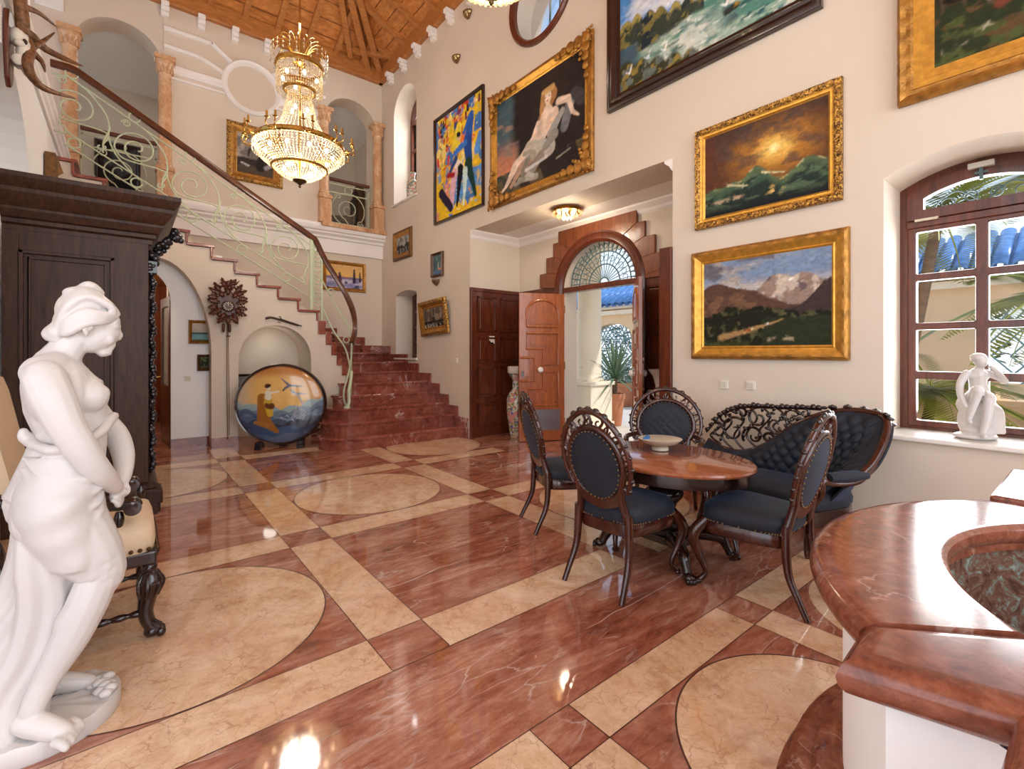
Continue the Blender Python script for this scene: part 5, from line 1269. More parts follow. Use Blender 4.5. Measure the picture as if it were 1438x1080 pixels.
for k in range(7):
    y=lerp(1.58,2.24,k/6); zl,zu=low(y),env(y)
    mb.tube(spline([cr(y-.05,zl),cr(y+.05,lerp(zl,zu,.3)),cr(y-.04,lerp(zl,zu,.72)),cr(y+.04,zu)],6),.0095,6)
SB_(mb,'pierced_crest',M['rose_dk'])
mb=MB()
for k in range(26):
    y=lerp(1.36,2.32,k/25); mb.ball(cr(y,env(y)+.004)+V((-.008,0,0)),(.016,.024,.014+.006*(k%3)),6)
for k in range(34):
    y=rnd.uniform(1.5,2.28); z=lerp(low(y),env(y),rnd.uniform(.15,.95)); mb.ball(cr(y,z)+V((-.012,0,0)),(.012,.022,.013),6,Matrix.Rotation(rnd.uniform(0,3),4,'X'))
SB_(mb,'crest_leaves',M['rose_dk'])
mb=MB()
for y,z in ((1.3,.985),(1.2,.995),(1.1,.99),(1.03,.98),(.955,.965),(.935,.94),(.925,.90)):
    mb.ball(V((4.19 if y>1 else 4.12,y,z)),(.03,.032,.018),7); mb.ball(V((4.16 if y>1 else 4.08,y-.01,z+.008)),(.016,.016,.016),6)
SB_(mb,'rail_leaves',M['rose_dk'])
# outside of the high end, seat, arm, apron, legs
mb=MB(); rows=[]
for i in range(int(N*.55),N): q=(i/(N-1)-.55)/.45; rows.append([top[i]+V((.03,-.03,-.02)),top[i].lerp(bot[i],.5)+V((.04,-.02,-.03)),bot[i]+V((.05*(1-q),.0,-.14))])
mb.grid(rows); o=SB_(mb,'outer_back',M['velvet'],3.2); sd=o.modifiers.new('solid','SOLIDIFY'); sd.thickness=.015
seat=[(4.16,2.12),(3.92,2.08),(3.74,1.97),(3.66,1.78),(3.62,1.52),(3.60,1.34),(3.68,1.21),(4.12,1.19)]
ss=spline([(p[0],p[1],0) for p in seat],5,True); cx,cy=3.9,1.6
mb=MB(); rows=[]
for sc,z in ((.96,.31),(1.0,.325),(1.01,.37),(.98,.405),(.9,.43),(.7,.445),(.4,.452),(.05,.455)): rows.append([V((cx+(p.x-cx)*sc,cy+(p.y-cy)*sc,z)) for p in ss])
mb.grid(rows,closed_u=True,cap=True); SB_(mb,'seat',M['velvet'],1.2)
mb=MB(); rows=[]
for i,(sc,z) in enumerate(((.93,.25),(.985,.23),(.995,.26),(.995,.31),(.96,.325))): rows.append([V((cx+(p.x-cx)*sc,cy+(p.y-cy)*sc,z-(.03*math.sin(p.y*9)**2 if i<3 and p.x<3.9 else 0))) for p in ss])
mb.grid(rows,closed_u=True,cap=True); SB_(mb,'apron',M['rose_dk'],.8)
mb=MB()
for k in range(5):
    y=1.3+k*.13; mb.tube([V((3.60+.01*k*.4,y+.035*(1-t/9)*math.cos(t),.255+.035*(1-t/9)*math.sin(t))) for t in np.linspace(0,7,18)],.008,5)
SB_(mb,'apron_scrolls',M['rose_dk'])
mb=MB(); blade(mb,[(3.76,.985,.60),(3.64,1.05,.595),(3.54,1.12,.59)],[.035,.045,.035],10,(1.3,.8)); SB_(mb,'arm_pad',M['velvet'])
mb=MB(); blade(mb,[(3.84,.95,.66),(3.70,1.0,.565),(3.56,1.10,.555),(3.51,1.14,.575),(3.50,1.15,.54),(3.56,1.17,.46),(3.61,1.24,.36),(3.61,1.26,.26)],[.02,.02,.022,.03,.028,.022,.026,.03]); SB_(mb,'arm',M['rose'])
for (x,y,dx,dy) in ((3.61,1.27,-.03,-.02),(3.78,1.97,-.03,.03),(4.14,1.24,.02,-.02),(4.12,2.04,.02,.03)):
    mb=MB(); blade(mb,[(x,y,.30),(x+dx,y+dy,.22),(x+dx*.6,y+dy*.6,.12),(x,y,.05),(x+dx*.9,y+dy*.9,.014)],[.045,.04,.026,.02,.022]); SB_(mb,'leg',M['rose'])
# ================= wardrobe =================
CB=V((-.28,6.2,0))
g=thing('carved_wardrobe','massive dark oak wardrobe with deep cornice and carved front behind the white statue','wardrobe',CB)
M['oak_dark']=wood('dark_oak',(38,21,14),(80,50,33),(7,7,.7),.45,coat=.0,gs=6)
M['oak_dark'].node_tree.nodes['Principled BSDF'].inputs['Specular IOR Level'].default_value=.3
M['ebon_carve']=plain('black_carving',(26,24,30),.25,0,.3,20,.2,50,coat=.5)
def CBM(mb,name,mat=None,smooth=None,bevel=None):
    mb.v=[tuple(V(v)-CB) for v in mb.v]; return mb.build(name,mat or M['oak_dark'],g,smooth=smooth,bevel=bevel)
y0,y1=5.22,7.35; xb,xf=-.735,.145
mb=MB()
mb.bb((xb,y0,.28),(xf,y1,2.36))
P=lambda u,v,d:V((u,y0-d,v))
# end panel: framed field
for a,b,c,e in ((xb,xb+.09,.28,2.36),(-.085,xf,.28,2.36),(xb+.09,-.085,.28,.48),(xb+.09,-.085,2.19,2.36)): box(mb,P,a,b,c,e,-.01,.022)
CBM(mb,'body',bevel=.004)
mb=MB()
for a,b,c,e,d in ((xb+.09,-.085,2.165,2.19,.03),(xb+.09,-.085,.48,.505,.03),(xb+.09,xb+.115,.48,2.19,.03),(-.11,-.085,.48,2.19,.03),(xb+.14,-.135,.53,.545,.014),(xb+.14,-.135,2.125,2.14,.014),(xb+.14,xb+.155,.53,2.14,.014),(-.15,-.135,.53,2.14,.014)): box(mb,P,a,b,c,e,-.01,d)
CBM(mb,'panel_moulding',bevel=.004)
# cornice swept round the end and the front
mb=MB(); pr=[(0,2.33),(.025,2.34),(.025,2.375),(.05,2.39),(.05,2.42),(.075,2.43),(.10,2.48),(.10,2.50),(.15,2.56),(.17,2.60),(.17,2.63),(.20,2.66),(.22,2.70),(.22,2.735),(0,2.735)]
rows=[]
for (x,y,kx,ky) in ((xb,y0,0,-1),(xf,y0,1,-1),(xf,y1,1,1)): rows.append([V((x+kx*o,y+ky*o,z)) for o,z in pr])
mb.grid(rows,closed_u=True,cap=True); CBM(mb,'cornice',smooth=.4)
mb=MB(); mb.bb((xb,y0,2.36),(xf,y1,2.73)); CBM(mb,'top')
mb=MB(); pr=[(0,0),(.06,0),(.06,.20),(.05,.22),(.065,.235),(.065,.265),(.03,.28),(0,.285)]; rows=[]
for (x,y,kx,ky) in ((xb,y0,0,-1),(xf,y0,1,-1),(xf,y1,1,1)): rows.append([V((x+kx*o,y+ky*o,z)) for o,z in pr])
mb.grid(rows,closed_u=True,cap=True); mb.bb((xb,y0,0.001),(xf,y1,.28)); CBM(mb,'plinth',smooth=.4)
for k,(z0_,z1_) in enumerate(((.08,.20),)):
    mb=MB(); mb.bb((xf+.03,y0-.03,z0_),(xf+.10,y0+.25,z1_)); mb.bb((xf+.03,y0+.0,.0),(xf+.085,y0+.22,.08)); CBM(mb,'plinth_block',bevel=.012)
# doors on the front
for a,b in ((5.42,6.25),(6.32,7.15)):
    mb=MB(); P=lambda u,v,d:V((xf+d,u,v)); box(mb,P,a,b,.32,2.3,0,.03); framed_panel(mb,P,a+.12,b-.12,.45,2.15,.03,.05); CBM(mb,'door',bevel=.005)
# carved corner strip and bracket
mb=MB(); rnd=random.Random(9)
for k in range(64):
    z=.36+k*.0305; w_=.012+.012*abs(math.sin(k*.9)); mb.ball((xf+.015+.02*abs(math.sin(k*.5)),y0+.03+rnd.uniform(-.02,.06),z),(w_*1.2,.025,w_+.008),6,Matrix.Rotation(rnd.uniform(-1,1),4,'Y'))
CBM(mb,'carved_corner',M['ebon_carve'],smooth=1)
mb=MB()
for k in range(40):
    t=k/39; z=2.12+.36*t; x=xf+.02+.17*t**1.6; mb.ball((x+rnd.uniform(-.02,.025),y0+.05+rnd.uniform(-.05,.08),z+rnd.uniform(-.03,.03)),(.024+.012*rnd.random(),.028,.022+.012*rnd.random()),6)
for (x,z,r) in ((xf+.205,2.44,.045),(xf+.235,2.42,.028),(xf+.19,2.50,.03),(xf+.22,2.475,.02),(xf+.235,2.46,.018)): mb.ball((x,y0+.05,z),r,8)
mb.bb((xf,y0+.0,2.10),(xf+.06,y0+.16,2.2))
CBM(mb,'carved_bracket',M['ebon_carve'],smooth=1)
# ================= armchair with cream leather =================
AC=V((-.14,3.20,0))
g=thing('cream_armchair','carved dark armchair with cream leather seat behind the white statue','armchair',AC)
M['leather']=plain('cream_leather',(226,202,170),.45,0,.06,8,.08,120)
M['walnut']=wood('black_walnut',(20,10,10),(50,26,22),(3,3,1),.22,coat=.5,gs=7)
def AM(mb,name,mat=None,smooth=1.0,bevel=None):
    mb.v=[tuple(V(v)-AC) for v in mb.v]; return mb.build(name,mat or M['walnut'],g,smooth=smooth,bevel=bevel)
mb=MB(); rows=[]
def so(sc,z,N=40):
    r=[]
    for k in range(N):
        a=2*PI*k/N; c,sn=math.cos(a),math.sin(a); e=.28; r.append(V((-.135+math.copysign(abs(c)**e,c)*.245*sc,3.20+math.copysign(abs(sn)**e,sn)*.285*sc,z)))
    return r
for sc,z in ((.97,.425),(1.0,.43),(1.015,.47),(1.0,.53),(.95,.565),(.8,.585),(.5,.60),(.05,.605)): rows.append(so(sc,z))
mb.grid(rows,closed_u=True,cap=True); AM(mb,'seat',M['leather'],1.2)
mb=MB(); mb.bb((-.385,2.92,.365),(.115,3.48,.43)); AM(mb,'seat_frame',smooth=None,bevel=.01)
mb=MB()
for k in range(15): mb.ball((-.36+.034*k,2.912,.447),.010,6)
for k in range(16): mb.ball((.116,2.94+.034*k,.447),.010,6)
o=AM(mb,'nail_heads',plain('dark_nails',(90,66,46),.3,.9)); o['kind']='stuff'
def turned(mb,a,b,n=6,r=.02):
    a,b=V(a),V(b); pts=[];rs=[]
    for i in range(n*8+1):
        t=i/(n*8); pts.append(a.lerp(b,t)); rs.append(r*(.62+.38*abs(math.sin(t*n*PI))))
    mb.tube(pts,rs,10)
for y in (2.95,3.45):
    mb=MB(); x=.085
    blade(mb,[(x,y,.40),(x,y,.345),(x,y,.33)],[.03,.022,.03],12); mb.ball((x,y,.345),.034,8)
    blade(mb,[(x,y,.33),(x+.005,y,.28),(x-.005,y,.21),(x-.015,y,.13),(x+.0,y,.07),(x+.03,y,.035)],[.03,.055,.04,.032,.03,.032],12)
    for k in range(7):
        a=2*PI*k/7; mb.tube(spline([(x+.02*math.cos(a),y+.02*math.sin(a),.325),(x+.005+.052*math.cos(a),y+.052*math.sin(a),.27),(x-.005+.034*math.cos(a),y+.034*math.sin(a),.205)],4),.010,6)
    for k in (-1,0,1): mb.ball((x+.045,y+k*.022,.022),(.022,.016,.022),8)
    mb.ball((x+.01,y,.03),(.035,.036,.03),8)
    AM(mb,'front_leg')
    mb=MB(); turned(mb,(-.40,y,.0),(-.40,y,.40),5,.026); AM(mb,'rear_leg')
    mb=MB(); turned(mb,(.07,y,.13),(-.39,y,.13),7,.017); AM(mb,'side_stretcher')
    mb=MB(); turned(mb,(-.03 if y<3 else .06,y,.43),(-.03 if y<3 else .06,y,.64),3,.022); AM(mb,'arm_post')
    mb=MB(); blade(mb,[(-.46,y,.80),(-.36,y,.73),(-.2,y,.685),(-.06,y,.675),(.02,y,.675),(.035,y,.655)],[.026,.026,.026,.03,.034,.03],10,(1.2,.9)); mb.lathe([(.012,-.035),(.036,-.034),(.036,.034),(.012,.035)],(.02,y,.655),16,axis='y'); AM(mb,'arm')
mb=MB(); turned(mb,(-.12,2.95,.13),(-.12,3.45,.13),8,.017); AM(mb,'cross_stretcher')
mb=MB(); rows=[]
for d,z0_,z1_,yy in ((0,.62,1.30,.25),(.035,.64,1.28,.23),(.05,.70,1.22,.18)):
    q=lambda z:-.385-(z-.6)*.19+d
    rows.append([V((q(z),3.20+s_*yy,z)) for s_,z in ((-1,z0_),(1,z0_),(1,z1_),(-1,z1_))])
mb.grid(rows,closed_u=True,cap=True); AM(mb,'backrest',M['leather'],.5)
mb=MB()
for y in (2.93,3.47): turned(mb,(-.40,y,.38),(-.56,y,1.38),9,.026)
AM(mb,'back_posts')
mb=MB(); mb.tube(spline([(-.55,2.93,1.34),(-.57,3.05,1.38),(-.58,3.2,1.42),(-.57,3.35,1.38),(-.55,3.47,1.34)],5),.03,8); AM(mb,'crest_rail')
# ================= round fountain with marble rim =================
FC=V((1.9,-.4,0))
g=thing('marble_fountain','round indoor fountain with red marble rim and white base in the near right corner','fountain',FC)
M['rim']=marble('rim_marble',(96,50,36),(132,74,54),(156,98,76),(220,190,172),8,.15,.012,(1,1,1),2.2,(0,0,0),.4,(90,50,38),.4)
M['mosaic']=None
t=NT('wet_marble_mosaic'); co=t.coord(); n1=t.noise(co,16,6,.7,1.5); k=t.ramp(n1,[(.38,srgb(78,52,42)),(.52,srgb(118,82,66)),(.58,srgb(112,116,104)),(.68,srgb(158,160,148))])
br=t.n('ShaderNodeTexBrick'); br.inputs['Scale'].default_value=5; t.l(co,br.inputs[0]); t.set(k,.2); M['mosaic']=t.m
# outer white drum
mb=MB(); n=96
mb.lathe([(.92,.0),(.92,.745)],(0,0,0),n,cap=False); mb.lathe([(.72,.745),(.72,.1)],(0,0,0),n,cap=False)
mb.build('drum',M['wall_white'],g,smooth=.5)
rimprof=[(.70,.77),(.685,.785),(.68,.80),(.685,.82),(.70,.83),(.72,.8302),(.94,.8302),(.958,.83),(.975,.828),(.99,.82),(1.0,.806),(1.002,.79),(.997,.774),(.985,.76),(.968,.751),(.95,.748),(.925,.748),(.70,.748)]
mb=MB(); rows=[]
A0,A1=math.radians(133.4),math.radians(-150)
for k in range(97):
    a=lerp(A0,A1,k/96); rows.append([V((r*math.cos(a),r*math.sin(a),z)) for r,z in rimprof])
mb.grid(rows,closed_u=True,cap=True); mb.build('rim',M['rim'],g,smooth=.6)
mb=MB(); mb.lathe([(.92,0.0005),(1.10,.0005),(1.10,.045),(1.085,.06),(1.06,.065),(1.06,.14),(1.045,.155),(1.02,.16),(1.0,.16),(.985,.20),(.95,.22),(.92,.225)],(0,0,0),n,cap=False); mb.build('base_ring',M['rim'],g,smooth=.6)
mb=MB(); mb.lathe([(.718,.74),(.715,.5),(.70,.3),(.66,.2)],(0,0,0),64,cap=False); mb.build('basin_wall',M['mosaic'],g,smooth=.6)
mb=MB(); mb.lathe([(.70,.32),(.001,.32)],(0,0,0),64,cap=False); mb.build('water',plain('pool_water',(60,66,62),.05,0,.1),g)
# straight pier with its own slab joined on the near side
pier=[(1.16,.235),(1.10,.25),(1.125,.055),(.55,.065),(.55,-.9),(1.2,-.9),(1.36,-.02)]
pier=[(1.225,.325),(1.04,.315),(1.105,.09),(.60,.10),(.60,-.95),(1.30,-.95),(1.425,.105)]
def off(poly,d):
    out=[]; n=len(poly)
    for i in range(n):
        p=V(poly[i]); a=(p-V(poly[i-1])).normalized(); b=(V(poly[(i+1)%n])-p).normalized()
        na=V((a.y,-a.x)); nb=V((b.y,-b.x)); m=(na+nb); m=m/(1+na.dot(nb)); out.append(tuple(p+m*d))
    return out
def polyA(p): return sum(p[k-1][0]*p[k][1]-p[k][0]*p[k-1][1] for k in range(len(p)))
if polyA(pier)<0: pier=pier[::-1]
base=V((FC.x,FC.y)); L_=lambda poly:[(p[0]-FC.x,p[1]-FC.y) for p in poly]
mb=MB(); mb.prism(L_(off(pier,-.06)),.0,.76,'xy'); mb.build('pier',M['wall_white'],g)
mb=MB(); rows=[]
for d,z in [(-.06,.748),(-.045,.748)]+[(-.04+.042*math.cos(a),.79+.042*math.sin(a)) for a in np.linspace(-PI/2,PI/2,9)]+[(-.05,.832)]: rows.append([V((p[0],p[1],z)) for p in L_(off(pier,d))])
mb.grid(rows,closed_u=True); lp=L_(off(pier,-.045)); mb.prism(lp,.80,.8321,'xy'); mb.build('pier_slab',M['rim'],g,smooth=.7)
# second rim piece beyond, against the wall
mb=MB(); mb.bb((2.62-FC.x,-.25-FC.y,.72),(3.3-FC.x,.28-FC.y,.845)); mb.build('back_ledge',M['rim'],g,bevel=.012)
# ================= marble statue of a draped woman =================
M['marble_white']=plain('white_statue_marble',(206,200,196),.4,0,.05,3,.08,40)
M['marble_white'].node_tree.nodes['Principled BSDF'].inputs['Subsurface Weight'].default_value=0
def remesh(o,vox,smooth=4,fac=.5):
    r=o.modifiers.new('surface','REMESH'); r.mode='VOXEL'; r.voxel_size=vox; r.use_smooth_shade=True
    if smooth: s=o.modifiers.new('smooth','SMOOTH'); s.factor=fac; s.iterations=smooth
SO=V((-.2236,2.467,0))
g=thing('draped_woman_statue','life-size white marble statue of a half-draped woman with bowed head','statue',SO)
ED=V((SO.x,SO.y,0)).normalized(); ER=V((ED.y,-ED.x,0)); KS=.77
def L(s,d,h): return ER*s*KS+ED*d+V((0,0,h))
class Body(MB):
    def limb(s,pts,rs,n=12,flat=None):
        sp=spline([L(*p) for p in pts],5); s.tube(sp,interp(rs,len(sp)),n,flat=flat)
        s.ball(sp[0],rs[0]*.98,8); s.ball(sp[-1],rs[-1]*.98,8); return s
    def e(s,p,r,rot=None):
        """ellipsoid with radii along (s,d,h), optionally pitched about d"""
        B=Matrix((ER,ED,V((0,0,1)))).transposed().to_4x4()
        R=B@(Matrix.Rotation(rot,4,'Y') if rot else Matrix.Identity(4))
        return s.ball(L(*p),(r[0]*.83,r[1],r[2]),14,R)
b=Body()
# torso
b.limb([(.02,0,.86),(.055,0,1.0),(.075,0,1.10),(.06,0,1.20),(.045,-.01,1.29),(.055,0,1.36)],[.145,.118,.105,.12,.115,.05],20,(1.0,1.0))
b.e((.035,.0,.86),(.14,.185,.16)); b.e((.07,0,1.10),(.105,.145,.11)); b.e((.035,.0,1.25),(.125,.175,.14)); b.e((-.01,.0,1.32),(.085,.17,.07))
b.e((-.03,-.06,.81),(.10,.10,.11)); b.e((-.03,.07,.81),(.10,.10,.11))     # seat
b.e((.135,-.075,1.235),(.075,.062,.062)); b.e((.135,.075,1.235),(.075,.062,.062)); b.e((.185,-.08,1.245),(.03,.03,.03)); b.e((.185,.08,1.24),(.03,.03,.03))
b.e((.13,0,1.03),(.07,.10,.085))      # belly
# neck and head, bowed forward
b.limb([(.02,0,1.35),(.055,0,1.41),(.10,0,1.47)],[.075,.056,.055])
b.e((.145,0,1.530),(.100,.076,.100),.45); b.e((.178,0,1.468),(.070,.060,.078),.75); b.e((.225,0,1.515),(.035,.058,.04),.4)
b.e((.195,0,1.405),(.026,.028,.022)); b.e((.212,0,1.402),(.018,.022,.016))
b.limb([(.250,0,1.500),(.262,0,1.474),(.258,0,1.459)],[.008,.010,.010],8); b.e((.232,0,1.430),(.014,.022,.008)); b.e((.226,0,1.418),(.013,.019,.008))
b.e((.235,0,1.505),(.03,.055,.02)); b.e((.215,.035,1.455),(.024,.022,.026)); b.e((.215,-.035,1.455),(.024,.022,.026))
b.e((.226,-.032,1.487),(.014,.016,.010)); b.e((.226,.032,1.487),(.014,.016,.010))
b.limb([(.128,-.080,1.468),(.118,-.088,1.492),(.128,-.090,1.512),(.145,-.087,1.508),(.146,-.082,1.488)],[.008,.009,.009,.008,.006],8)
# near arm hanging across to the clasped hands
b.limb([(-.02,-.155,1.315),(.01,-.19,1.24),(.055,-.20,1.14),(.115,-.195,1.04),(.165,-.165,.965),(.215,-.10,.905),(.238,-.06,.875)],[.062,.062,.054,.047,.043,.034,.028],14)
b.limb([(.05,.155,1.30),(.12,.19,1.22),(.20,.18,1.12),(.262,.14,1.05),(.285,.09,.98),(.282,.035,.92),(.268,.0,.885)],[.058,.055,.048,.044,.04,.032,.027],14)
b.limb([(-.03,-.12,1.33),(.02,-.04,1.35),(.05,.12,1.32)],[.06,.055,.055])
# clasped hands: palms and five fingers each
b.e((.245,-.045,.852),(.026,.020,.042),.3); b.e((.262,-.005,.862),(.024,.022,.042),-.2)
for k in range(4):
    o_=k*.017
    b.limb([(.238+o_*.5,-.05+o_*.9,.83+.004*k),(.246+o_*.4,-.035+o_,.80+.006*k),(.258+o_*.3,-.015+o_,.79+.008*k),(.270,.0+o_*.8,.802+.007*k)],[.0095,.0095,.009,.008],8)
    b.limb([(.268-.004*k,.012-o_*1.0,.835-.003*k),(.270-.006*k,.0-o_,.812-.004*k),(.262-.008*k,-.02-o_*.9,.806+.004*k),(.25-.008*k,-.035-o_*.7,.815+.004*k)],[.0095,.0095,.009,.008],8)
b.limb([(.252,-.055,.868),(.276,-.045,.85),(.286,-.025,.835)],[.011,.010,.009],8); b.limb([(.282,.0,.872),(.292,-.018,.855),(.29,-.035,.842)],[.011,.010,.009],8)
# legs
b.limb([(.04,-.085,.80),(.11,-.10,.70),(.175,-.115,.60),(.185,-.12,.56)],[.115,.098,.078,.068],16)
b.limb([(.18,-.12,.585),(.13,-.125,.48),(.07,-.125,.37),(-.01,-.125,.25),(-.06,-.13,.16)],[.066,.066,.06,.043,.036],14); b.e((.09,-.125,.45),(.06,.055,.09),.6); b.e((.20,-.118,.585),(.045,.045,.05))
b.limb([(-.085,-.125,.125),(-.05,-.145,.115),(.0,-.18,.10),(.045,-.215,.088)],[.038,.042,.038,.030],12)
for k in range(5):
    q=(k-2)*.026; L0=(.045+q*.55,-.21+q*.80,.086); 
    b.limb([L0,(L0[0]+.022-.003*abs(k-1),L0[1]-.022,.086),(L0[0]+.036-.004*abs(k-1),L0[1]-.036,.076)],[.016+.004*(k==4),.0155+.004*(k==4),.0135+.004*(k==4)],8)
b.limb([(.03,.085,.80),(.075,.085,.62),(.075,.08,.45),(.03,.085,.28),(-.0,.09,.16)],[.11,.08,.062,.045,.036],14)
b.limb([(-.02,.09,.115),(.03,.085,.115),(.09,.075,.10),(.145,.065,.086)],[.036,.04,.036,.028],12)
for k in range(5):
    q=(k-2)*.018; b.limb([(.145,.065+q,.084),(.17-.003*abs(k-1),.06+q,.084),(.184-.004*abs(k-1),.058+q,.076)],[.0115,.0115,.010],8)
o=b.build('body',M['marble_white'],g,fix=False); remesh(o,.006,1)
# hair: swept back waves, fringe and a knot at the nape
b=Body(); rnd=random.Random(11)
b.e((.118,0,1.562),(.098,.086,.082),.30); b.e((.07,0,1.515),(.06,.072,.06)); b.e((.03,0,1.475),(.048,.055,.042)); b.e((.10,0,1.628),(.055,.05,.026))
for k in range(13):
    d=lerp(-.074,.074,k/12); w=math.sqrt(max(0,1-(d/.092)**2))
    b.limb([(.252-.05*(1-w)+rnd.uniform(-.006,.006),d*.85,1.555-.02*(1-w)),(.215,d*.98,1.592-.03*(1-w)),(.13,d*1.04,1.645*w+1.56*(1-w)),(.06,d*.98,1.60*w+1.52*(1-w)),(.025,d*.6,1.495)],[.010,.014,.016,.016,.012],8)
for sd in (-1,1):
    for k in range(5):
        b.limb([(.245-.006*k,sd*.05,1.545-.006*k),(.195-.004*k,sd*(.082),1.548-.008*k),(.125,sd*(.091),1.555-.012*k),(.06,sd*.074,1.52-.012*k),(.03,sd*.03,1.475)],[.009,.012,.013,.013,.012],8)
b.limb([(.10,.02,1.635),(.14,-.02,1.658),(.185,.0,1.636)],[.018,.02,.014]); b.limb([(.03,.03,1.50),(.0,.0,1.47),(.03,-.03,1.45)],[.022,.026,.018])
o=b.build('hair',M['marble_white'],g,fix=False); remesh(o,.0055,1)
# drapery: waist roll and knot, wrap round the hips, long fall behind
b=Body(); rnd=random.Random(5)
N=40; rows=[]
def wrap(h):
    t=(1.03-h)/.47; q=[0,.3,.6,.86,1]
    return float(np.interp(t,q,[.065,.028,.05,.10,.125])),float(np.interp(t,q,[.135,.17,.168,.125,.05])),float(np.interp(t,q,[.155,.205,.21,.18,.07]))
for i in range(22):
    h=1.03-.47*i/21; cs,rs,rd=wrap(h); row=[]
    for k in range(N):
        a=2*PI*k/N; ph=h*30-2.2*math.cos(a-.5); rip=1+.028*math.sin(ph)+.016*math.sin(ph*1.9+1)
        row.append(L(cs+rs*rip*math.cos(a),rd*rip*math.sin(a)-.02,h))
    rows.append(row)
b.grid(rows,closed_u=True,cap=True)
b.limb([(-.06,-.05,1.075),(.0,-.15,1.06),(.09,-.15,1.065),(.18,-.09,1.10),(.22,-.02,1.135),(.24,.02,1.145)],[.016,.018,.018,.018,.02,.018]); b.limb([(-.06,.05,1.08),(.02,.15,1.06),(.14,.13,1.09),(.22,.03,1.13)],[.018,.018,.018,.02]); b.limb([(-.05,-.08,1.07),(-.075,.0,1.085),(-.05,.08,1.07)],[.018,.022,.018]); b.limb([(-.06,-.02,1.08),(-.085,-.03,1.10),(-.09,-.035,1.12)],[.025,.022,.014])
b.limb([(.045,-.085,.80),(.11,-.10,.70),(.165,-.113,.615)],[.122,.106,.088],16); b.limb([(.035,.085,.80),(.07,.085,.66),(.08,.085,.58)],[.115,.09,.078],14)
for k in range(6):   # sweeping folds over the hips
    h0=1.0-.038*k; b.limb([(-.09-.03*math.sin(k*.35),-.06,h0+.03),(-.03,-.155-.02*math.sin(k*.4),h0-.02-.012*k),(.08,-.185+.004*k,h0-.05-.016*k),(.165,-.16,h0-.055-.010*k),(.19,-.08,h0-.03)],[.006,.012,.015,.012,.006],8)
for k in range(34):  # long fall of cloth behind the near leg to the plinth
    q=(k%17)/16; d=lerp(-.07,.16,q); lay=k//17; j=rnd.uniform(-.02,.02)+.09*lay
    b.limb([(-.06+j*.6,d,.82),(-.075+j*.8+.03*math.sin(q*9),d-.01,.66),(-.10+j+.04*math.sin(q*8+1),d*1.1,.50),(-.15+j+.05*math.sin(q*10+2),d*1.15,.34),(-.20+j+.05*math.sin(q*9),d*1.2,.20),(-.22+j+.06*math.sin(q*7),d*1.25,.09)],[.045,.040,.042,.045,.045,.05],9)
for k in range(0):
    d=lerp(-.16,-.02,k/5); b.limb([(.02+.008*k,d-.02,.74),(-.0,d-.03,.60),(-.03-.008*k,d-.02,.46),(-.10-.015*k,d-.01,.28),(-.17-.01*k,d,.11)],[.022,.024,.024,.026,.03],8)
o=b.build('drapery',M['marble_white'],g,fix=False); remesh(o,.007,2)
mb=MB(); rows=[]
for sc,z in ((.97,.0),(1.0,.01),(1.0,.058),(.975,.07),(.5,.075),(.02,.076)): rows.append([L(-.03+.30*sc*math.cos(2*PI*k/64),.03+.215*sc*math.sin(2*PI*k/64),z+(.004*math.sin(k*1.7) if z>.05 and sc<.98 else 0)) for k in range(64)])
mb.grid(rows,closed_u=True,cap=True)
for k in range(9): mb.ball(L(.20+.022*math.sin(k*2.1),-.06+.03*k*.5,.085+.008*(k%2)),(.024,.018,.016),6)
mb.build('plinth',M['marble_white'],g,smooth=.7)
# ================= seated statuette on the window sill =================
SS=V((4.62,.565,.80)); s_=.6/.62
g=thing('seated_statuette','small white statuette of a seated nude on a rock, on the window sill','statuette',SS)
RR=V((cT*.92-sT*.05,-sT*.97,0)).normalized(); FF=V((-RR.y*-1,RR.x*-1,0)); FF=V((-.72,-.69,0)).normalized(); RR=V((-FF.y,FF.x,0)); RR=RR if RR.y<0 else -RR
def L(s,d,h): return (RR*s-FF*d+V((0,0,h)))*s_     # s: to the right in the photo, d: away from the camera
ER_,ED_=RR,-FF
class Fig(Body):
    def e(s,p,r,rot=None):
        B=Matrix((RR,-FF,V((0,0,1)))).transposed().to_4x4(); R=B@(Matrix.Rotation(rot,4,'Y') if rot else Matrix.Identity(4))
        return s.ball(L(*p),[x*s_ for x in r],12,R)
    def limb(s,pts,rs,n=10,flat=None): return Body.limb(s,pts,[x*s_ for x in rs],n,flat)
b=Fig()
b.e((.045,.03,.13),(.125,.10,.16)); b.e((.09,.02,.16),(.075,.08,.13)); b.e((.03,.06,.24),(.10,.075,.09)); b.e((.07,.04,.24),(.075,.075,.09)); b.e((0,0,.02),(.13,.105,.03)); b.e((.02,0,.06),(.10,.09,.05)); b.e((.09,.02,.06),(.05,.07,.06))
for k in range(6): b.limb([(.05+.014*k,-.05+.01*k,.30-.01*k),(.075+.01*k,-.055,.2),(.06+.013*k,-.07,.06)],[.012,.016,.016],7)
b.e((.03,.01,.315),(.075,.06,.05)); b.limb([(.03,.0,.33),(.015,-.005,.40),(.01,-.01,.46)],[.058,.05,.055]); b.e((.012,-.01,.455),(.07,.045,.045))
b.limb([(.01,-.015,.49),(.01,-.03,.52)],[.025,.024]); b.e((.008,-.04,.56),(.038,.042,.047)); b.e((.0,-.03,.585),(.046,.046,.036)); b.e((.012,-.078,.55),(.007,.008,.014))
for k in range(7): b.e((-.03+.012*k,-.05+.01*abs(k-3),.595),(.014,.018,.014))
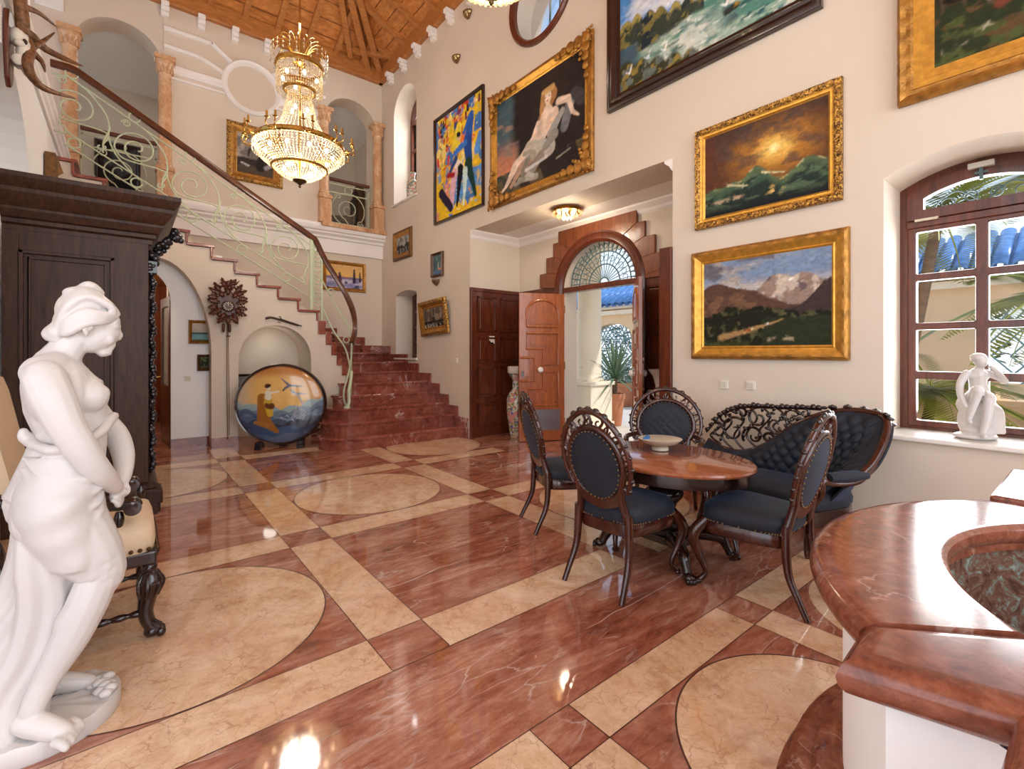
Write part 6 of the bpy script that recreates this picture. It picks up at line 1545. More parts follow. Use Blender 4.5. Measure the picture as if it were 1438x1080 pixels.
# legs: one foot down in front, one knee drawn up
b.limb([(.05,-.0,.315),(.02,-.09,.30),(-.005,-.12,.27)],[.045,.038,.030]); b.limb([(-.005,-.12,.28),(-.012,-.115,.17),(-.025,-.10,.06)],[.030,.028,.018]); b.limb([(-.025,-.09,.045),(-.035,-.13,.035)],[.018,.016])
b.limb([(-.0,.0,.315),(-.05,-.08,.35),(-.065,-.11,.35)],[.045,.038,.032]); b.limb([(-.065,-.11,.34),(-.075,-.08,.24),(-.085,-.06,.15)],[.030,.026,.018]); b.limb([(-.085,-.06,.145),(-.10,-.09,.13)],[.017,.015])
b.limb([(-.055,-.0,.47),(-.095,-.0,.40),(-.115,-.03,.31),(-.105,-.06,.24)],[.027,.024,.021,.014]); b.limb([(.075,-.0,.475),(.115,-.03,.45),(.155,-.045,.42)],[.027,.024,.021]); b.limb([(.155,-.045,.42),(.10,-.07,.47),(.045,-.075,.52)],[.020,.017,.013])
o=b.build('figure',M['marble_white'],g,fix=False); remesh(o,.0045,1)
def L(s,d,h): return ER*s+ED*d+V((0,0,h))
# ================= chandeliers =================
M['crystal']=None
t=NT('cut_crystal'); out=t.t.nodes['Material Output']
d1=t.n('ShaderNodeBsdfTranslucent'); d1.inputs[0].default_value=srgb(236,228,212)
d2=t.n('ShaderNodeBsdfGlossy'); d2.inputs['Roughness'].default_value=.08; d2.inputs[0].default_value=srgb(240,232,214)
tr=t.n('ShaderNodeBsdfTransparent'); tr.inputs[0].default_value=srgb(255,252,244)
m1=t.n('ShaderNodeMixShader'); m1.inputs[0].default_value=.35; t.l(d1.outputs[0],m1.inputs[1]); t.l(d2.outputs[0],m1.inputs[2])
m2=t.n('ShaderNodeMixShader'); m2.inputs[0].default_value=.28; t.l(m1.outputs[0],m2.inputs[1]); t.l(tr.outputs[0],m2.inputs[2]); t.l(m2.outputs[0],out.inputs[0]); M['crystal']=t.m
M['bulb']=emit('warm_bulb',(255,222,170),14)
def bead(mb,p,r,h):
    p=V(p); mb.add([p+V((r,0,0)),p+V((0,r,0)),p+V((-r,0,0)),p+V((0,-r,0)),p+V((0,0,h)),p+V((0,0,-h))],[(0,1,4),(1,2,4),(2,3,4),(3,0,4),(1,0,5),(2,1,5),(3,2,5),(0,3,5)])
def strand(mb,pts,step,r):
    pts=[V(p) for p in pts]; L=0; acc=0
    for a,b in zip(pts[:-1],pts[1:]):
        n=max(1,int((b-a).length/step))
        for k in range(n): bead(mb,a.lerp(b,(k+.5)/n),r,step*.5)
def chandelier(label,loc):
    g=thing('crystal_chandelier',label,'chandelier',loc,0,None)
    def curtain(name,f,n,step,r):
        mb=MB()
        for k in range(n):
            a=2*PI*k/n; strand(mb,[V((q*math.cos(a),q*math.sin(a),z)) for q,z in f],step,r)
        o=mb.build(name,M['crystal'],g,fix=False); o['kind']='stuff'
    top=loc[2]
    # z measured from the bottom finial
    curtain('basin_crystals',[(.55,.50),(.555,.42),(.50,.33),(.40,.25),(.345,.21)],76,.032,.0105)
    curtain('lower_basin_crystals',[(.34,.215),(.28,.14),(.18,.08),(.08,.055)],46,.029,.0095)
    curtain('neck_crystals',[(.50,.53),(.33,.66),(.22,.86),(.17,1.08),(.14,1.30)],40,.030,.0095)
    curtain('drum_crystals',[(.285,1.57),(.285,1.22)],60,.042,.010)
    curtain('ring_fringe',[(.575,.50),(.575,.36)],60,.05,.009)
    mb=MB()
    for k in range(26):
        a=2*PI*k/26; strand(mb,[V((.36*math.cos(a),.36*math.sin(a),1.80)),V((.36*math.cos(a),.36*math.sin(a),1.56+.08*(k%2)))],.05,.011)
    o=mb.build('crown_drops',M['crystal'],g,fix=False); o['kind']='stuff'
    for r,z,h,name in ((.57,.51,.035,'main_ring'),(.35,.21,.02,'lower_ring'),(.30,1.58,.035,'upper_ring'),(.20,1.27,.03,'neck_ring')):
        mb=MB(); rows=[]
        for k in range(48):
            a=2*PI*k/48; rows.append([V(((r+o_)*math.cos(a),(r+o_)*math.sin(a),z+zz)) for o_,zz in ((0,-h),(.012,-h*.5),(.012,h*.5),(0,h),(-.01,h),(-.01,-h))])
        mb.grid(rows,closed_u=True,closed_v=True); mb.build(name,M['brass'],g,smooth=.6)
    mb=MB()
    for k in range(20):
        a=2*PI*k/20; mb.tube(spline([(.03*math.cos(a),.03*math.sin(a),1.66),(.16*math.cos(a),.16*math.sin(a),1.86),(.29*math.cos(a),.29*math.sin(a),1.88),(.36*math.cos(a),.36*math.sin(a),1.81)],4),.006,5)
    o=mb.build('crown_fronds',M['brass'],g,smooth=1); o['kind']='stuff'
    for k in range(10):
        a=2*PI*(k+.3)/10; mb=MB(); c,s=math.cos(a),math.sin(a)
        for da in (-.08,.08):
            mb.tube(spline([(.57*c,.57*s,.50),(.64*math.cos(a+da*.6),.64*math.sin(a+da*.6),.47),(.70*math.cos(a+da),.70*math.sin(a+da),.50),(.68*math.cos(a+da),.68*math.sin(a+da),.58)],4),.008,6)
            mb.lathe([(.006,.575),(.028,.585),(.03,.59),(.014,.595),(.014,.66),(.004,.665)],(.68*math.cos(a+da),.68*math.sin(a+da),0),10)
        mb.build('candle_arm',M['brass'],g,smooth=1)
    for rr,z,n in ((.42,.40,10),(.22,1.42,6),(.11,1.0,4),(.2,.2,6)):
        for k in range(n):
            a=2*PI*(k+.5)/n; mb=MB(); mb.ball((rr*math.cos(a),rr*math.sin(a),z),(.022,.022,.034),8); mb.build('bulb',M['bulb'],g,smooth=1)
    mb=MB(); mb.lathe([(.004,-.06),(.018,-.04),(.012,-.02),(.03,0),(.085,.03),(.09,.045),(.07,.06)],(0,0,0),20); mb.build('finial',plain('aged_bronze',(92,74,48),.35,.8),g,smooth=1)
    mb=MB(); mb.tube([(0,0,.05),(0,0,1.85)],.018,8); mb.lathe([(.03,1.58),(.09,1.62),(.03,1.68)],(0,0,0),16); mb.build('stem',M['brass'],g,smooth=1)
    mb=MB(); mb.tube([(0,0,1.85),(0,0,roofz(loc[0],loc[1])-loc[2]+.0)],.012,8); mb.build('suspension_rod',M['brass'],g,smooth=1)
    return g
chandelier('tall crystal chandelier in full view before the stairs',(RX,6.871,3.70))
chandelier('crystal chandelier at the top edge, only its lowest fringe in view',(RX,2.481,3.70))
# ================= wall lamps and niche lamp =================
def sconce(label,loc,rot,mat):
    g=thing('wall_sconce',label,'lamp',loc,rot)
    mb=MB(); rows=[]
    for i in range(7):
        t=i/6; r=.105*math.sin(PI/2*(1-t)**.8) if i<6 else .006; z=.05-.11*t
        rows.append([V((r*math.cos(a),-.012-r*math.sin(a)*.9,z)) for a in np.linspace(0,PI,13)])
    mb.grid(rows); o=mb.build('shade',mat,g,smooth=1); sd=o.modifiers.new('s','SOLIDIFY'); sd.thickness=.006
    mb=MB(); mb.bb((-.03,-.014,-.05),(.03,0,.04)); mb.build('back_plate',mat,g,bevel=.004)
M['old_brass']=plain('dull_brass',(150,124,86),.25,.85,.1)
sconce('small brass uplight on the wall above the dancers painting',(W,6.944,6.407),RW,M['old_brass'])
sconce('small brass uplight right under the roof beam corbels near the near chandelier',(W,6.60,6.98),RW,M['old_brass'])
sconce('small shell uplight between the lighthouse picture and the tilted picture',(W,7.644,2.682),RW,plain('shell_brass',(120,96,72),.35,.4))
sconce('cream uplight on the far wall below the ornate harbour picture',(2.70,YF-.03,4.80),0,plain('cream_lamp',(222,200,172),.5))
g=thing('ceiling_lamp','gilt crystal ceiling lamp in the entrance niche','lamp',(4.80,4.72,3.42))
mb=MB(); mb.lathe([(.05,0),(.20,-.005),(.215,-.03),(.20,-.05),(.17,-.04)],(0,0,0),28); mb.build('lamp_ring',M['brass'],g,smooth=.8)
mb=MB()
for r,n,z in ((.20,22,-.07),(.14,16,-.10),(.07,9,-.12)):
    for k in range(n): a=2*PI*k/n; bead(mb,(r*math.cos(a),r*math.sin(a),z),.018,.03)
o=mb.build('lamp_crystals',M['crystal'],g,fix=False); o['kind']='stuff'
for k in range(5): a=2*PI*k/5; mb=MB(); mb.ball((.11*math.cos(a),.11*math.sin(a),-.055),.02,8); mb.build('bulb',emit('niche_bulb',(255,226,180),10) if k==0 else bpy.data.materials['niche_bulb'],g,smooth=1)
# ================= cuckoo clock =================
CL=V((1.165,YS-.004,2.12))
g=thing('cuckoo_clock','carved brown cuckoo clock with leaves on the stair wall','clock',CL)
M['carved']=wood('carved_clock_wood',(56,24,14),(104,50,28),(3,3,3),.4,gs=8)
mb=MB(); mb.prism([(-.12,-.17),(.12,-.17),(.15,.08),(0,.24),(-.15,.08)],-.14,-.0,'xz'); mb.build('case',M['carved'],g,bevel=.01)
def leaf_(mb,c,ang,Ln,w,d=-.16,tilt=0):
    c=V(c); t=V((math.cos(ang),0,math.sin(ang))); s=V((-t.z,0,t.x)); pts=[]
    prof=[(0,.12),(.12,.5),(.25,.35),(.38,.95),(.5,.5),(.62,.85),(.74,.4),(.86,.45),(1,.02)]
    rows=[]
    for q,ww in prof:
        m=c+t*Ln*q; rows.append([m-s*w*ww+V((0,.012,0)),m-s*w*ww*.5+V((0,-.012,0)),m+V((0,-.004,0)),m+s*w*ww*.5+V((0,-.012,0)),m+s*w*ww+V((0,.012,0)),m+V((0,.022,0))])
    mb.grid(rows,closed_u=True,cap=True)
for k,(x,z,a,Ln) in enumerate([(-.06,.12,2.6,.22),(.06,.12,.5,.22),(-.10,.02,2.9,.17),(.10,.02,.25,.17),(-.10,-.10,3.5,.16),(.10,-.10,-.4,.16),(-.06,-.16,4.2,.15),(.06,-.16,-1.1,.15),(-.02,.2,1.9,.2),(.03,.2,1.2,.2),(-.09,.16,2.1,.18),(.09,.16,1.0,.18),(0,-.17,-1.57,.14),(-.13,.09,3.0,.13),(.13,.09,.1,.13),(-.13,-.04,3.3,.13),(.13,-.04,-.2,.13),(-.03,-.13,4.0,.13),(.05,-.13,-.9,.13),(-.05,.10,2.2,.12),(.06,.10,.9,.12),(0,.13,1.6,.13),(-.08,-.06,3.9,.12),(.09,-.06,-.75,.12)]):
    mb=MB(); leaf_(mb,(x,-.15-.006*(k%3),z),a,Ln,.055); mb.build('carved_leaf',M['carved'],g,smooth=.8)
mb=MB(); mb.ball((0,-.17,.30),(.035,.03,.05),8); mb.ball((.035,-.18,.35),(.022,.02,.02),8); mb.tube([(-.03,-.17,.28),(-.10,-.17,.25),(-.16,-.16,.27)],[.018,.014,.004],6); mb.tube([(.03,-.17,.30),(.10,-.17,.31),(.15,-.16,.36)],[.014,.016,.004],6); mb.build('carved_bird',M['carved'],g,smooth=1)
mb=MB(); mb.lathe([(.085,.0),(.085,.02),(.07,.028),(.066,.02)],(0,-.145,-.03),28,axis='y',M=None); 
mb.v=[(v[0],-.145-(v[1]+.145),v[2]) for v in mb.v]; mb.build('dial',plain('dial_wood',(70,34,22),.4),g,smooth=.6)
mb=MB()
for k in range(12):
    a=PI/2-2*PI*k/12; R=Matrix.Rotation(-(a-PI/2),4,'Y'); mb.box((.053*math.cos(a),-.170,-.03+.053*math.sin(a)),(.008,.004,.022),R)
mb.build('numerals',plain('ivory',(226,212,184),.5),g)
for a,Ln,nm in ((1.45,.035,'hour_hand'),(1.75,.05,'minute_hand')): 
    mb=MB(); mb.box((math.cos(a)*Ln/2,-.176,-.03+math.sin(a)*Ln/2),(.006,.003,Ln),Matrix.Rotation(PI/2-a,4,'Y')); mb.build(nm,bpy.data.materials['ivory'],g)
for x in (-.05,.03):
    mb=MB(); mb.tube([(x,-.08,-.17),(x,-.08,-.28)],.004,5); mb.lathe([(.006,-.28),(.02,-.30),(.022,-.36),(.016,-.40),(.004,-.42)],(x,-.08,0),10); mb.build('pine_cone_weight',M['carved'],g,smooth=1)
mb=MB(); mb.tube([(.015,-.05,-.17),(.015,-.05,-.48)],.004,5); mb.lathe([(.02,-.46),(.03,-.47),(.02,-.48)],(.015,-.05,0),10,sy=.4); mb.build('pendulum',M['carved'],g,smooth=1)
mb=MB(); mb.tube(spline([(.0,-.05,-.17),(.0,-.05,-1.2),(.01,-.05,-2.02)],8),.005,5); mb.tube(spline([(.01,-.05,-.17),(.025,-.05,-1.2),(.03,-.05,-1.96)],8),.004,5); mb.build('chain',M['old_brass'],g,smooth=1)
# ================= old flintlock on the wall =================
GA,GB=V((1.70,YS-.02,1.99)),V((2.235,YS-.02,1.835))
g=thing('flintlock_gun','old flintlock gun hung slanting above the niche arch','gun',(GA+GB)/2)
def gp(t,o=0):
    d=(GB-GA); n=V((-d.z,0,d.x)).normalized(); return GA.lerp(GB,t)-(GA+GB)/2+n*o
mb=MB(); mb.tube([gp(.42,.012),gp(1.0,.004)],[.011,.009],8); mb.build('barrel',plain('gun_steel',(58,48,44),.35,.8),g,smooth=1)
mb=MB(); mb.tube(spline([gp(.02,-.05),gp(.12,-.012),gp(.28,.0),gp(.44,-.004),gp(.9,-.008)],5),[.020,.020,.020,.019,.018,.018,.017,.016,.016,.016,.016,.016,.015,.015,.015,.014,.013,.012,.011,.010,.009],8); mb.build('stock',plain('gun_stock',(70,40,26),.4),g,smooth=1)
mb=MB(); mb.tube([gp(.40,.03),gp(.36,.05),gp(.33,.04)],.007,6); mb.tube([gp(.34,-.03),gp(.38,-.05),gp(.43,-.03)],.004,6); mb.ball(gp(.40,.012),.016,6); mb.build('lock',bpy.data.materials['gun_steel'],g,smooth=1)
# ================= lacquer disc on its stand =================
DC=V((1.80,7.72,.63)); 
g=thing('lacquer_disc','big round lacquer disc painted with a lady, cranes and waves before the niche','plate',(1.80,7.72,0),-.40)
def P_disc(u,v):
    x=(u-.5)*2; y=(v-.5)*2; r=np.hypot(x,y); img=np.zeros(u.shape+(3,))+C3(196,140,80)
    img=blend(img,sstep(.9,.2,r)*sstep(.3,.65,fbm(u*9,v*9,5,4)+.15),C3(232,186,108)); img=blend(img,sstep(.98,.6,np.hypot(x+.1,(y-.15)*1.2))*.6,C3(236,192,112)); img=blend(img,sstep(.62,.9,y)*.8,C3(178,112,58)); img=blend(img,sstep(-.45,-.95,x)*(y>-.2)*.7,C3(206,196,176))
    def cloud(f,c,seed,sc): 
        nonlocal img
        m=sstep(.012,-.012,y-f-.09*np.abs(np.sin(x*sc+seed))-.05*(fbm(x*3+seed,y*0,3,seed)-.5)); img=blend(img,m,c)
    cloud(-.02-.10*np.cos(x*2.2)+.10*(x>.3)*(x-.3)*2,C3(150,172,176),3,7.5); cloud(-.10-.12*np.cos(x*2.0)+.10*x,C3(108,128,146),5,6.5)
    cloud(-.20-.12*np.cos(x*2.6),C3(80,100,122),1,8.2); cloud(-.32-.05*np.cos(x*3),C3(120,138,160),8,9); cloud(-.42,C3(66,84,108),2,7); cloud(-.52+.16*x,C3(52,58,72),6,6); cloud(-.62,C3(58,86,124),4,5); cloud(-.80,C3(94,112,136),7,4)
    img=blend(img,sstep(.0,-.1,y+.22)*sstep(.2,.6,x)*.6,C3(44,44,52)); img=blend(img,sstep(0,-.1,y+.2)*sstep(-.25,-.6,x)*.55,C3(40,62,104))
    for k in range(5): 
        cx,cy=.02+.12*k,-.36+.06*math.sin(k*2); img=blend(img,(np.abs(np.hypot(x-cx,y-cy)-.035)<.010)*sstep(-.02,.03,y-cy+.5*(x-cx)),C3(170,186,200))
    def cp(a,b,r0,r1,c): 
        nonlocal img
        img=blend(img,capsule(x,y,a,b,r0,r1,.01),C3(*c))
    cp((-.40,.20),(-.36,-.38),.10,.15,(160,104,44)); cp((-.36,-.38),(-.08,-.66),.14,.05,(158,100,42)); cp((-.55,-.42),(-.3,-.5),.04,.07,(166,110,50)); cp((-.27,.08),(-.22,-.22),.09,.07,(206,170,60)); cp((-.25,.0),(-.2,-.02),.09,.08,(110,66,40)); cp((-.3,.2),(-.25,.12),.06,.08,(204,172,64)); cp((-.28,.32),(-.26,.2),.05,.07,(226,220,200)); cp((-.24,.30),(-.04,.34),.03,.02,(228,222,204)); cp((-.26,.42),(-.26,.44),.045,.05,(232,214,186)); cp((-.29,.48),(-.25,.49),.055,.045,(78,48,34))
    cp((.10,.42),(.20,.48),.025,.035,(76,84,110)); cp((.18,.50),(.02,.66),.03,.01,(84,92,118)); cp((.2,.48),(.46,.46),.03,.012,(84,92,118)); cp((.10,.41),(.06,.36),.02,.02,(60,60,80)); cp((.26,.32),(.40,.24),.03,.03,(176,176,182)); cp((.32,.3),(.22,.38),.02,.01,(140,140,156)); cp((.38,.28),(.58,.26),.025,.01,(150,150,164)); cp((.4,.22),(.5,.0),.02,.02,(170,164,160))
    for k in range(12): cp((.36+.02*k,.02-.02*k),(.28+.02*k,-.28-.01*k),.004,.004,(190,196,206))
    img=blend(img,sstep(.93,.97,r),C3(60,40,34)); return img
M['lacquer']=painted('glossy_lacquer',.12,.4,0)
# domed round sheet with painted surface
nr,na=60,160; me=bpy.data.meshes.new('painted_face'); vs=[];uv=[]
for i in range(nr+1):
    q=i/nr
    for k in range(na):
        a=2*PI*k/na; vs.append((.615*q*math.cos(a),-.055*(1-q*q)-.03-.03*(1-q**8),.63+.59*q*math.sin(a))); uv.append((.5+.5*q*math.cos(a),.5+.5*q*math.sin(a)))
fs=[(i*na+k,i*na+(k+1)%na,(i+1)*na+(k+1)%na,(i+1)*na+k) for i in range(nr) for k in range(na)]
me.from_pydata(vs,[],fs); at=me.color_attributes.new('paint','FLOAT_COLOR','POINT'); U=np.array(uv); c=P_disc(U[:,0],U[:,1]); rg=np.ones((len(vs),4),dtype=np.float32); rg[:,:3]=np.clip(c,0,1); at.data.foreach_set('color',rg.ravel())
link('painted_face',me,M['lacquer'],g,smooth=3.2)
mb=MB(); rows=[]
for k in range(96):
    a=2*PI*k/96; rows.append([V((r*math.cos(a),y,.63+r*.96*math.sin(a))) for r,y in ((.60,-.035),(.622,-.045),(.632,-.02),(.632,.05),(.61,.075),(.4,.08),(.01,.08))])
mb.grid(rows,closed_v=True); mb.build('rim',plain('dark_lacquer',(52,34,28),.15,coat=.4),g,smooth=.6)
for x,y in ((-.28,-.1),(0,.16),(.28,-.1)):
    mb=MB(); mb.bb((x-.045,y-.12,0),(x+.045,y+.12,.05)); mb.prism([(y-.10,.05),(y+.14,.05),(y+.14,.12),(y+.05,.085),(y-.06,.085),(y-.10,.11)] if False else [(-.10+y,.05),(.14+y,.05),(.14+y,.10),(-.10+y,.10)],x-.04,x+.04,'yz'); mb.build('stand_foot',plain('black_stand',(24,20,22),.3) if x<-.1 else bpy.data.materials['black_stand'],g,bevel=.006)
# ================= vases =================
t=NT('famille_porcelain'); co=t.coord(); vo=t.n('ShaderNodeTexVoronoi'); vo.inputs['Scale'].default_value=34; t.l(co,vo.inputs['Vector']); vo2=t.n('ShaderNodeTexVoronoi'); vo2.inputs['Scale'].default_value=9; t.l(co,vo2.inputs['Vector'])
sep=t.n('ShaderNodeSeparateColor'); t.l(vo.outputs['Color'],sep.inputs[0])
k=t.ramp(sep.outputs[0],[(0,srgb(206,200,186)),(.35,srgb(172,140,100)),(.5,srgb(196,110,96)),(.62,srgb(96,118,156)),(.75,srgb(120,140,100)),(.9,srgb(214,196,150))]); t.t.nodes[-1].color_ramp.interpolation='CONSTANT' if hasattr(t.t.nodes[-1],'color_ramp') else None
k2=t.mix(t.ramp(t.noise(co,5,3),[(.56,(0,0,0,1)),(.6,(1,1,1,1))]),k,srgb(206,140,132)); k3=t.mix(t.ramp(t.noise(co,7,2),[(.62,(0,0,0,1)),(.66,(1,1,1,1))]),k2,srgb(84,104,160)); t.set(k3,.15,0,.4); M['porcelain']=t.m
def vase(label,loc,sc,prof,mat,parts=True,name='floor_vase',cat='vase'):
    g=thing(name,label,cat,loc); 
    mb=MB(); mb.lathe([(r*sc,z*sc) for r,z in prof],(0,0,0),36,cap=False); o=mb.build('vase_body',mat,g,smooth=1.2); return g
vp=[(.0,.002),(.11,.0),(.115,.02),(.13,.10),(.165,.32),(.185,.55),(.175,.70),(.13,.80),(.085,.84),(.075,.88),(.072,1.0),(.085,1.06),(.13,1.10),(.14,1.13),(.13,1.135),(.06,1.06),(.05,.9)]
vase('tall patterned porcelain floor vase in the entrance niche left of the open door leaf',(5.05,6.14,0),.93,vp,M['porcelain'])
mb=MB(); mb.lathe([(.006,1.05),(.14,1.06),(.15,1.075),(.15,1.165),(.14,1.175),(.006,1.18)],(0,0,0),30); o=mb.build('vase_lid',plain('pale_lid',(214,206,190),.4),None,smooth=.6); tag(o,'pale flat planter dish standing on the tall patterned vase','dish'); o.location=(5.05,6.14,0)
g=vase('clear trumpet glass vase standing in the right corner of the entrance niche',(5.0,3.35,0),1.0,[(.0,.002),(.13,.0),(.14,.02),(.05,.06),(.035,.2),(.05,.8),(.06,1.0),(.09,1.12),(.15,1.2),(.145,1.2),(.08,1.1),(.05,.99)],plain('silvery_glass',(196,190,180),.08,.3),name='glass_vase')
vase('small patterned porcelain jug on the sill of the upper slit window',(4.5,8.78,4.52),.62,[(.0,.002),(.13,.0),(.19,.02),(.20,.30),(.19,.52),(.10,.60),(.075,.68),(.085,.80),(.11,.84),(.10,.84),(.06,.7)],M['porcelain'],name='porcelain_jug')
# ================= switches =================
M['switch']=plain('switch_plastic',(226,220,204),.35)
def switch(label,loc,rot,w=.08,h=.08):
    g=thing('light_switch',label,'switch',loc,rot); mb=MB(); mb.bb((-w/2,-.012,-h/2),(w/2,0,h/2)); mb.build('switch_plate',M['switch'],g,bevel=.003)
    mb=MB(); mb.bb((-w*.33,-.017,-h*.33),(w*.33,-.012,h*.33)); mb.build('rocker',plain('rocker_plastic',(206,198,180),.35) if 'rocker_plastic' not in bpy.data.materials else bpy.data.materials['rocker_plastic'],g,bevel=.002)
switch('white switch under the mountain picture, left of the pair',(W,2.26,1.10),RW); switch('white switch under the mountain picture, right of the pair',(W,2.01,1.105),RW)
switch('white switch on the wall left of the panelled niche',(W,6.99,1.26),RW,.09,.09); switch('white switch on the corridor wall under the arch',(.70,YS+.28,1.02),0,.09,.09)
switch('small white thermostat on the dark niche panelling',(W+.42,6.54,1.62),0,.11,.13)
# ================= antler trophy =================
AT=V((XL,5.45,3.86))
g=thing('antler_trophy','deer skull trophy with large brown antlers on the left wall','trophy',AT,PI/2)
M['bone']=plain('bone',(232,226,212),.5,0,.06,20,.15,60); 
t=NT('antler_horn'); n1=t.noise(t.coord((1,1,1)),26,5,.6); t.set(t.ramp(n1,[(.35,srgb(84,52,28)),(.6,srgb(136,92,56)),(.8,srgb(190,150,110))]),.5); t.bump(n1,.4,.006); M['antler']=t.m
mb=MB(); sh=[(0,-.36),(.08,-.30),(.12,-.13),(.13,.1),(.10,.22),(0,.27)]; sh=sh+[(-x,z) for x,z in sh[-2:0:-1]]; mb.prism(sh,-.035,-.002,'xz'); mb.build('shield',M['mahog'],g,bevel=.012)
mb=MB(); mb.ball((0,-.075,.06),(.07,.06,.08),10); mb.ball((0,-.11,-.05),(.05,.055,.11),10); mb.ball((0,-.13,-.16),(.032,.045,.08),8); mb.ball((.05,-.085,.0),(.028,.035,.03),8); mb.ball((-.05,-.085,.0),(.028,.035,.03),8); mb.ball((.04,-.075,-.13),(.02,.04,.045),8); mb.ball((-.04,-.075,-.13),(.02,.04,.045),8)
skull=mb.build('skull',M['bone'],g,smooth=1)
plain('socket_brown',(70,50,36),.8)
for x in (-.055,.055): mb=MB(); mb.ball((x*.9,-.115,.02),(.02,.016,.022),8); mb.build('eye_socket',bpy.data.materials['socket_brown'],skull,smooth=1)
def antler2(pts,tines,r):
    mb=MB(); s=spline(pts,7); mb.tube(s,interp(r,len(s)),10)
    for t_ in tines: s=spline(t_,5); mb.tube(s,interp([.030,.022,.014,.004],len(s)),8)
    mb.build('antler',M['antler'],g,smooth=1)
# local: x = along the wall (+y world is -x local), -y out of the wall
antler2([(.02,-.10,.12),(.10,-.13,.16),(.25,-.20,.15),(.36,-.32,.16),(.45,-.43,.18)],[],[.032,.034,.03,.022,.006])
antler2([(-.01,-.10,.10),(-.05,-.10,.2),(-.06,-.09,.38),(-.03,-.1,.62)],[[(-.05,-.10,.30),(.12,-.18,.37),(.30,-.27,.39)]],[.04,.045,.04,.02])
antler2([(.03,-.12,.08),(.0,-.14,-.02),(-.05,-.13,-.15),(.0,-.16,-.24),(.15,-.23,-.24),(.36,-.39,-.17)],[[(.03,-.14,.02),(.10,-.20,.13),(.16,-.27,.27)],[(.02,-.15,-.02),(.07,-.2,-.05),(.07,-.22,-.13)]],[.032,.036,.036,.032,.024,.005])
# ================= things in the gallery and office =================
g=thing('air_vent','white air conditioning grille high on the wall left of the left arch','vent',(-.86,YF-.002,6.72))
mb=MB(); mb.bb((-.22,-.02,-.07),(.1,0,.16)); mb.build('vent_frame',M['trim'],g,bevel=.004)
for k in range(5): mb=MB(); mb.bb((-.20,-.03,-.05+.04*k),(.08,-.018,-.035+.04*k)); mb.build('slat',M['trim'],g)
g=thing('oval_mirror','small dark oval mirror in the gallery behind the right arch','mirror',(4.885,11.6,5.35),RW)
mb=MB(); mb.lathe([(.0,.0),(.20,.0),(.20,.03),(.15,.045),(.14,.03),(.0,.03)],(0,0,0),28,axis='y',M=Matrix.Diagonal((1,-1,1.7,1))); mb.build('mirror_frame',M['brown_frame'],g,smooth=.7)
g=thing('shrine_picture','dark arched shrine with a figure on the gallery wall behind the right arch','shrine',(4.88,12.5,5.3),RW)
mb=MB(); mb.prism(archpoly(-.26,.26,-.55,.25,.55,14),-.14,0,'xz'); mb.build('shrine_case',M['brown_frame'],g,bevel=.02); mb=MB(); mb.lathe([(.14,-.5),(.12,-.1),(.15,.1),(.05,.2),(.09,.32),(.02,.42)],(0,-.16,0),14); mb.build('shrine_figure',plain('dark_figure',(58,44,36),.5),g,smooth=1)
g=thing('wicker_chair','grey wicker tub chair on the gallery behind the right railing','chair',(3.75,YF+.95,FL2+.02))
mb=MB(); rows=[]
for z,r in ((0,.30),(.25,.33),(.42,.36),(.75,.40)): rows.append([V((r*math.cos(a),r*math.sin(a),z)) for a in np.linspace(-.6,PI+.6,25)])
mb.grid(rows); o=mb.build('wicker_back',plain('grey_wicker',(120,104,88),.8,0,.3,30,.6,60),g,smooth=1); o.modifiers.new('s','SOLIDIFY').thickness=.03
mb=MB(); mb.lathe([(.001,.38),(.33,.38),(.33,.46),(.001,.48)],(0,0,0),24); mb.build('cushion',plain('grey_cushion',(96,86,76),.8),g,smooth=.7)
g=thing('red_rug','red oriental rug with pale fringe on the office floor','rug',(-.55,10.1,0))
mb=MB(); mb.bb((-.9,-.7,.001),(.9,.7,.012)); mb.build('rug_field',plain('rug_red',(120,52,40),.9,0,.4,14),g); mb=MB(); 
for x0,x1,y0_,y1_ in ((-.9,.9,-.72,-.6),(-.9,.9,.6,.72),(-.92,-.8,-.7,.7),(.8,.92,-.7,.7)): mb.bb((x0,y0_,.002),(x1,y1_,.014))
mb.build('rug_border',plain('rug_cream',(206,182,150),.9),g)
g=thing('office_curtain','beige gathered curtain hanging in the office beyond the arch','curtain',(-.55,11.9,.3))
mb=MB(); rows=[]
for z,k in ((0,1.1),(.9,.75),(1.0,.7),(1.9,1.0)): rows.append([V(((x-.3)*k*.6,.05*math.sin(x*42),z)) for x in np.linspace(0,.7,50)])
mb.grid(rows); o=mb.build('curtain_cloth',plain('beige_cloth',(176,146,108),.8),g,smooth=1); o.modifiers.new('s','SOLIDIFY').thickness=.008
g=thing('office_desk','dark wooden desk in the office beyond the arch','desk',(-.5,11.3,0))
mb=MB(); mb.bb((-.6,-.3,.68),(.5,.3,.74)); mb.build('desk_top',M['oak_dark'],g,bevel=.01)
for x in (-.5,.4):
    mb=MB(); mb.bb((x-.12,-.26,.0),(x+.12,.26,.68)); mb.build('pedestal',M['oak_dark'],g,bevel=.01)
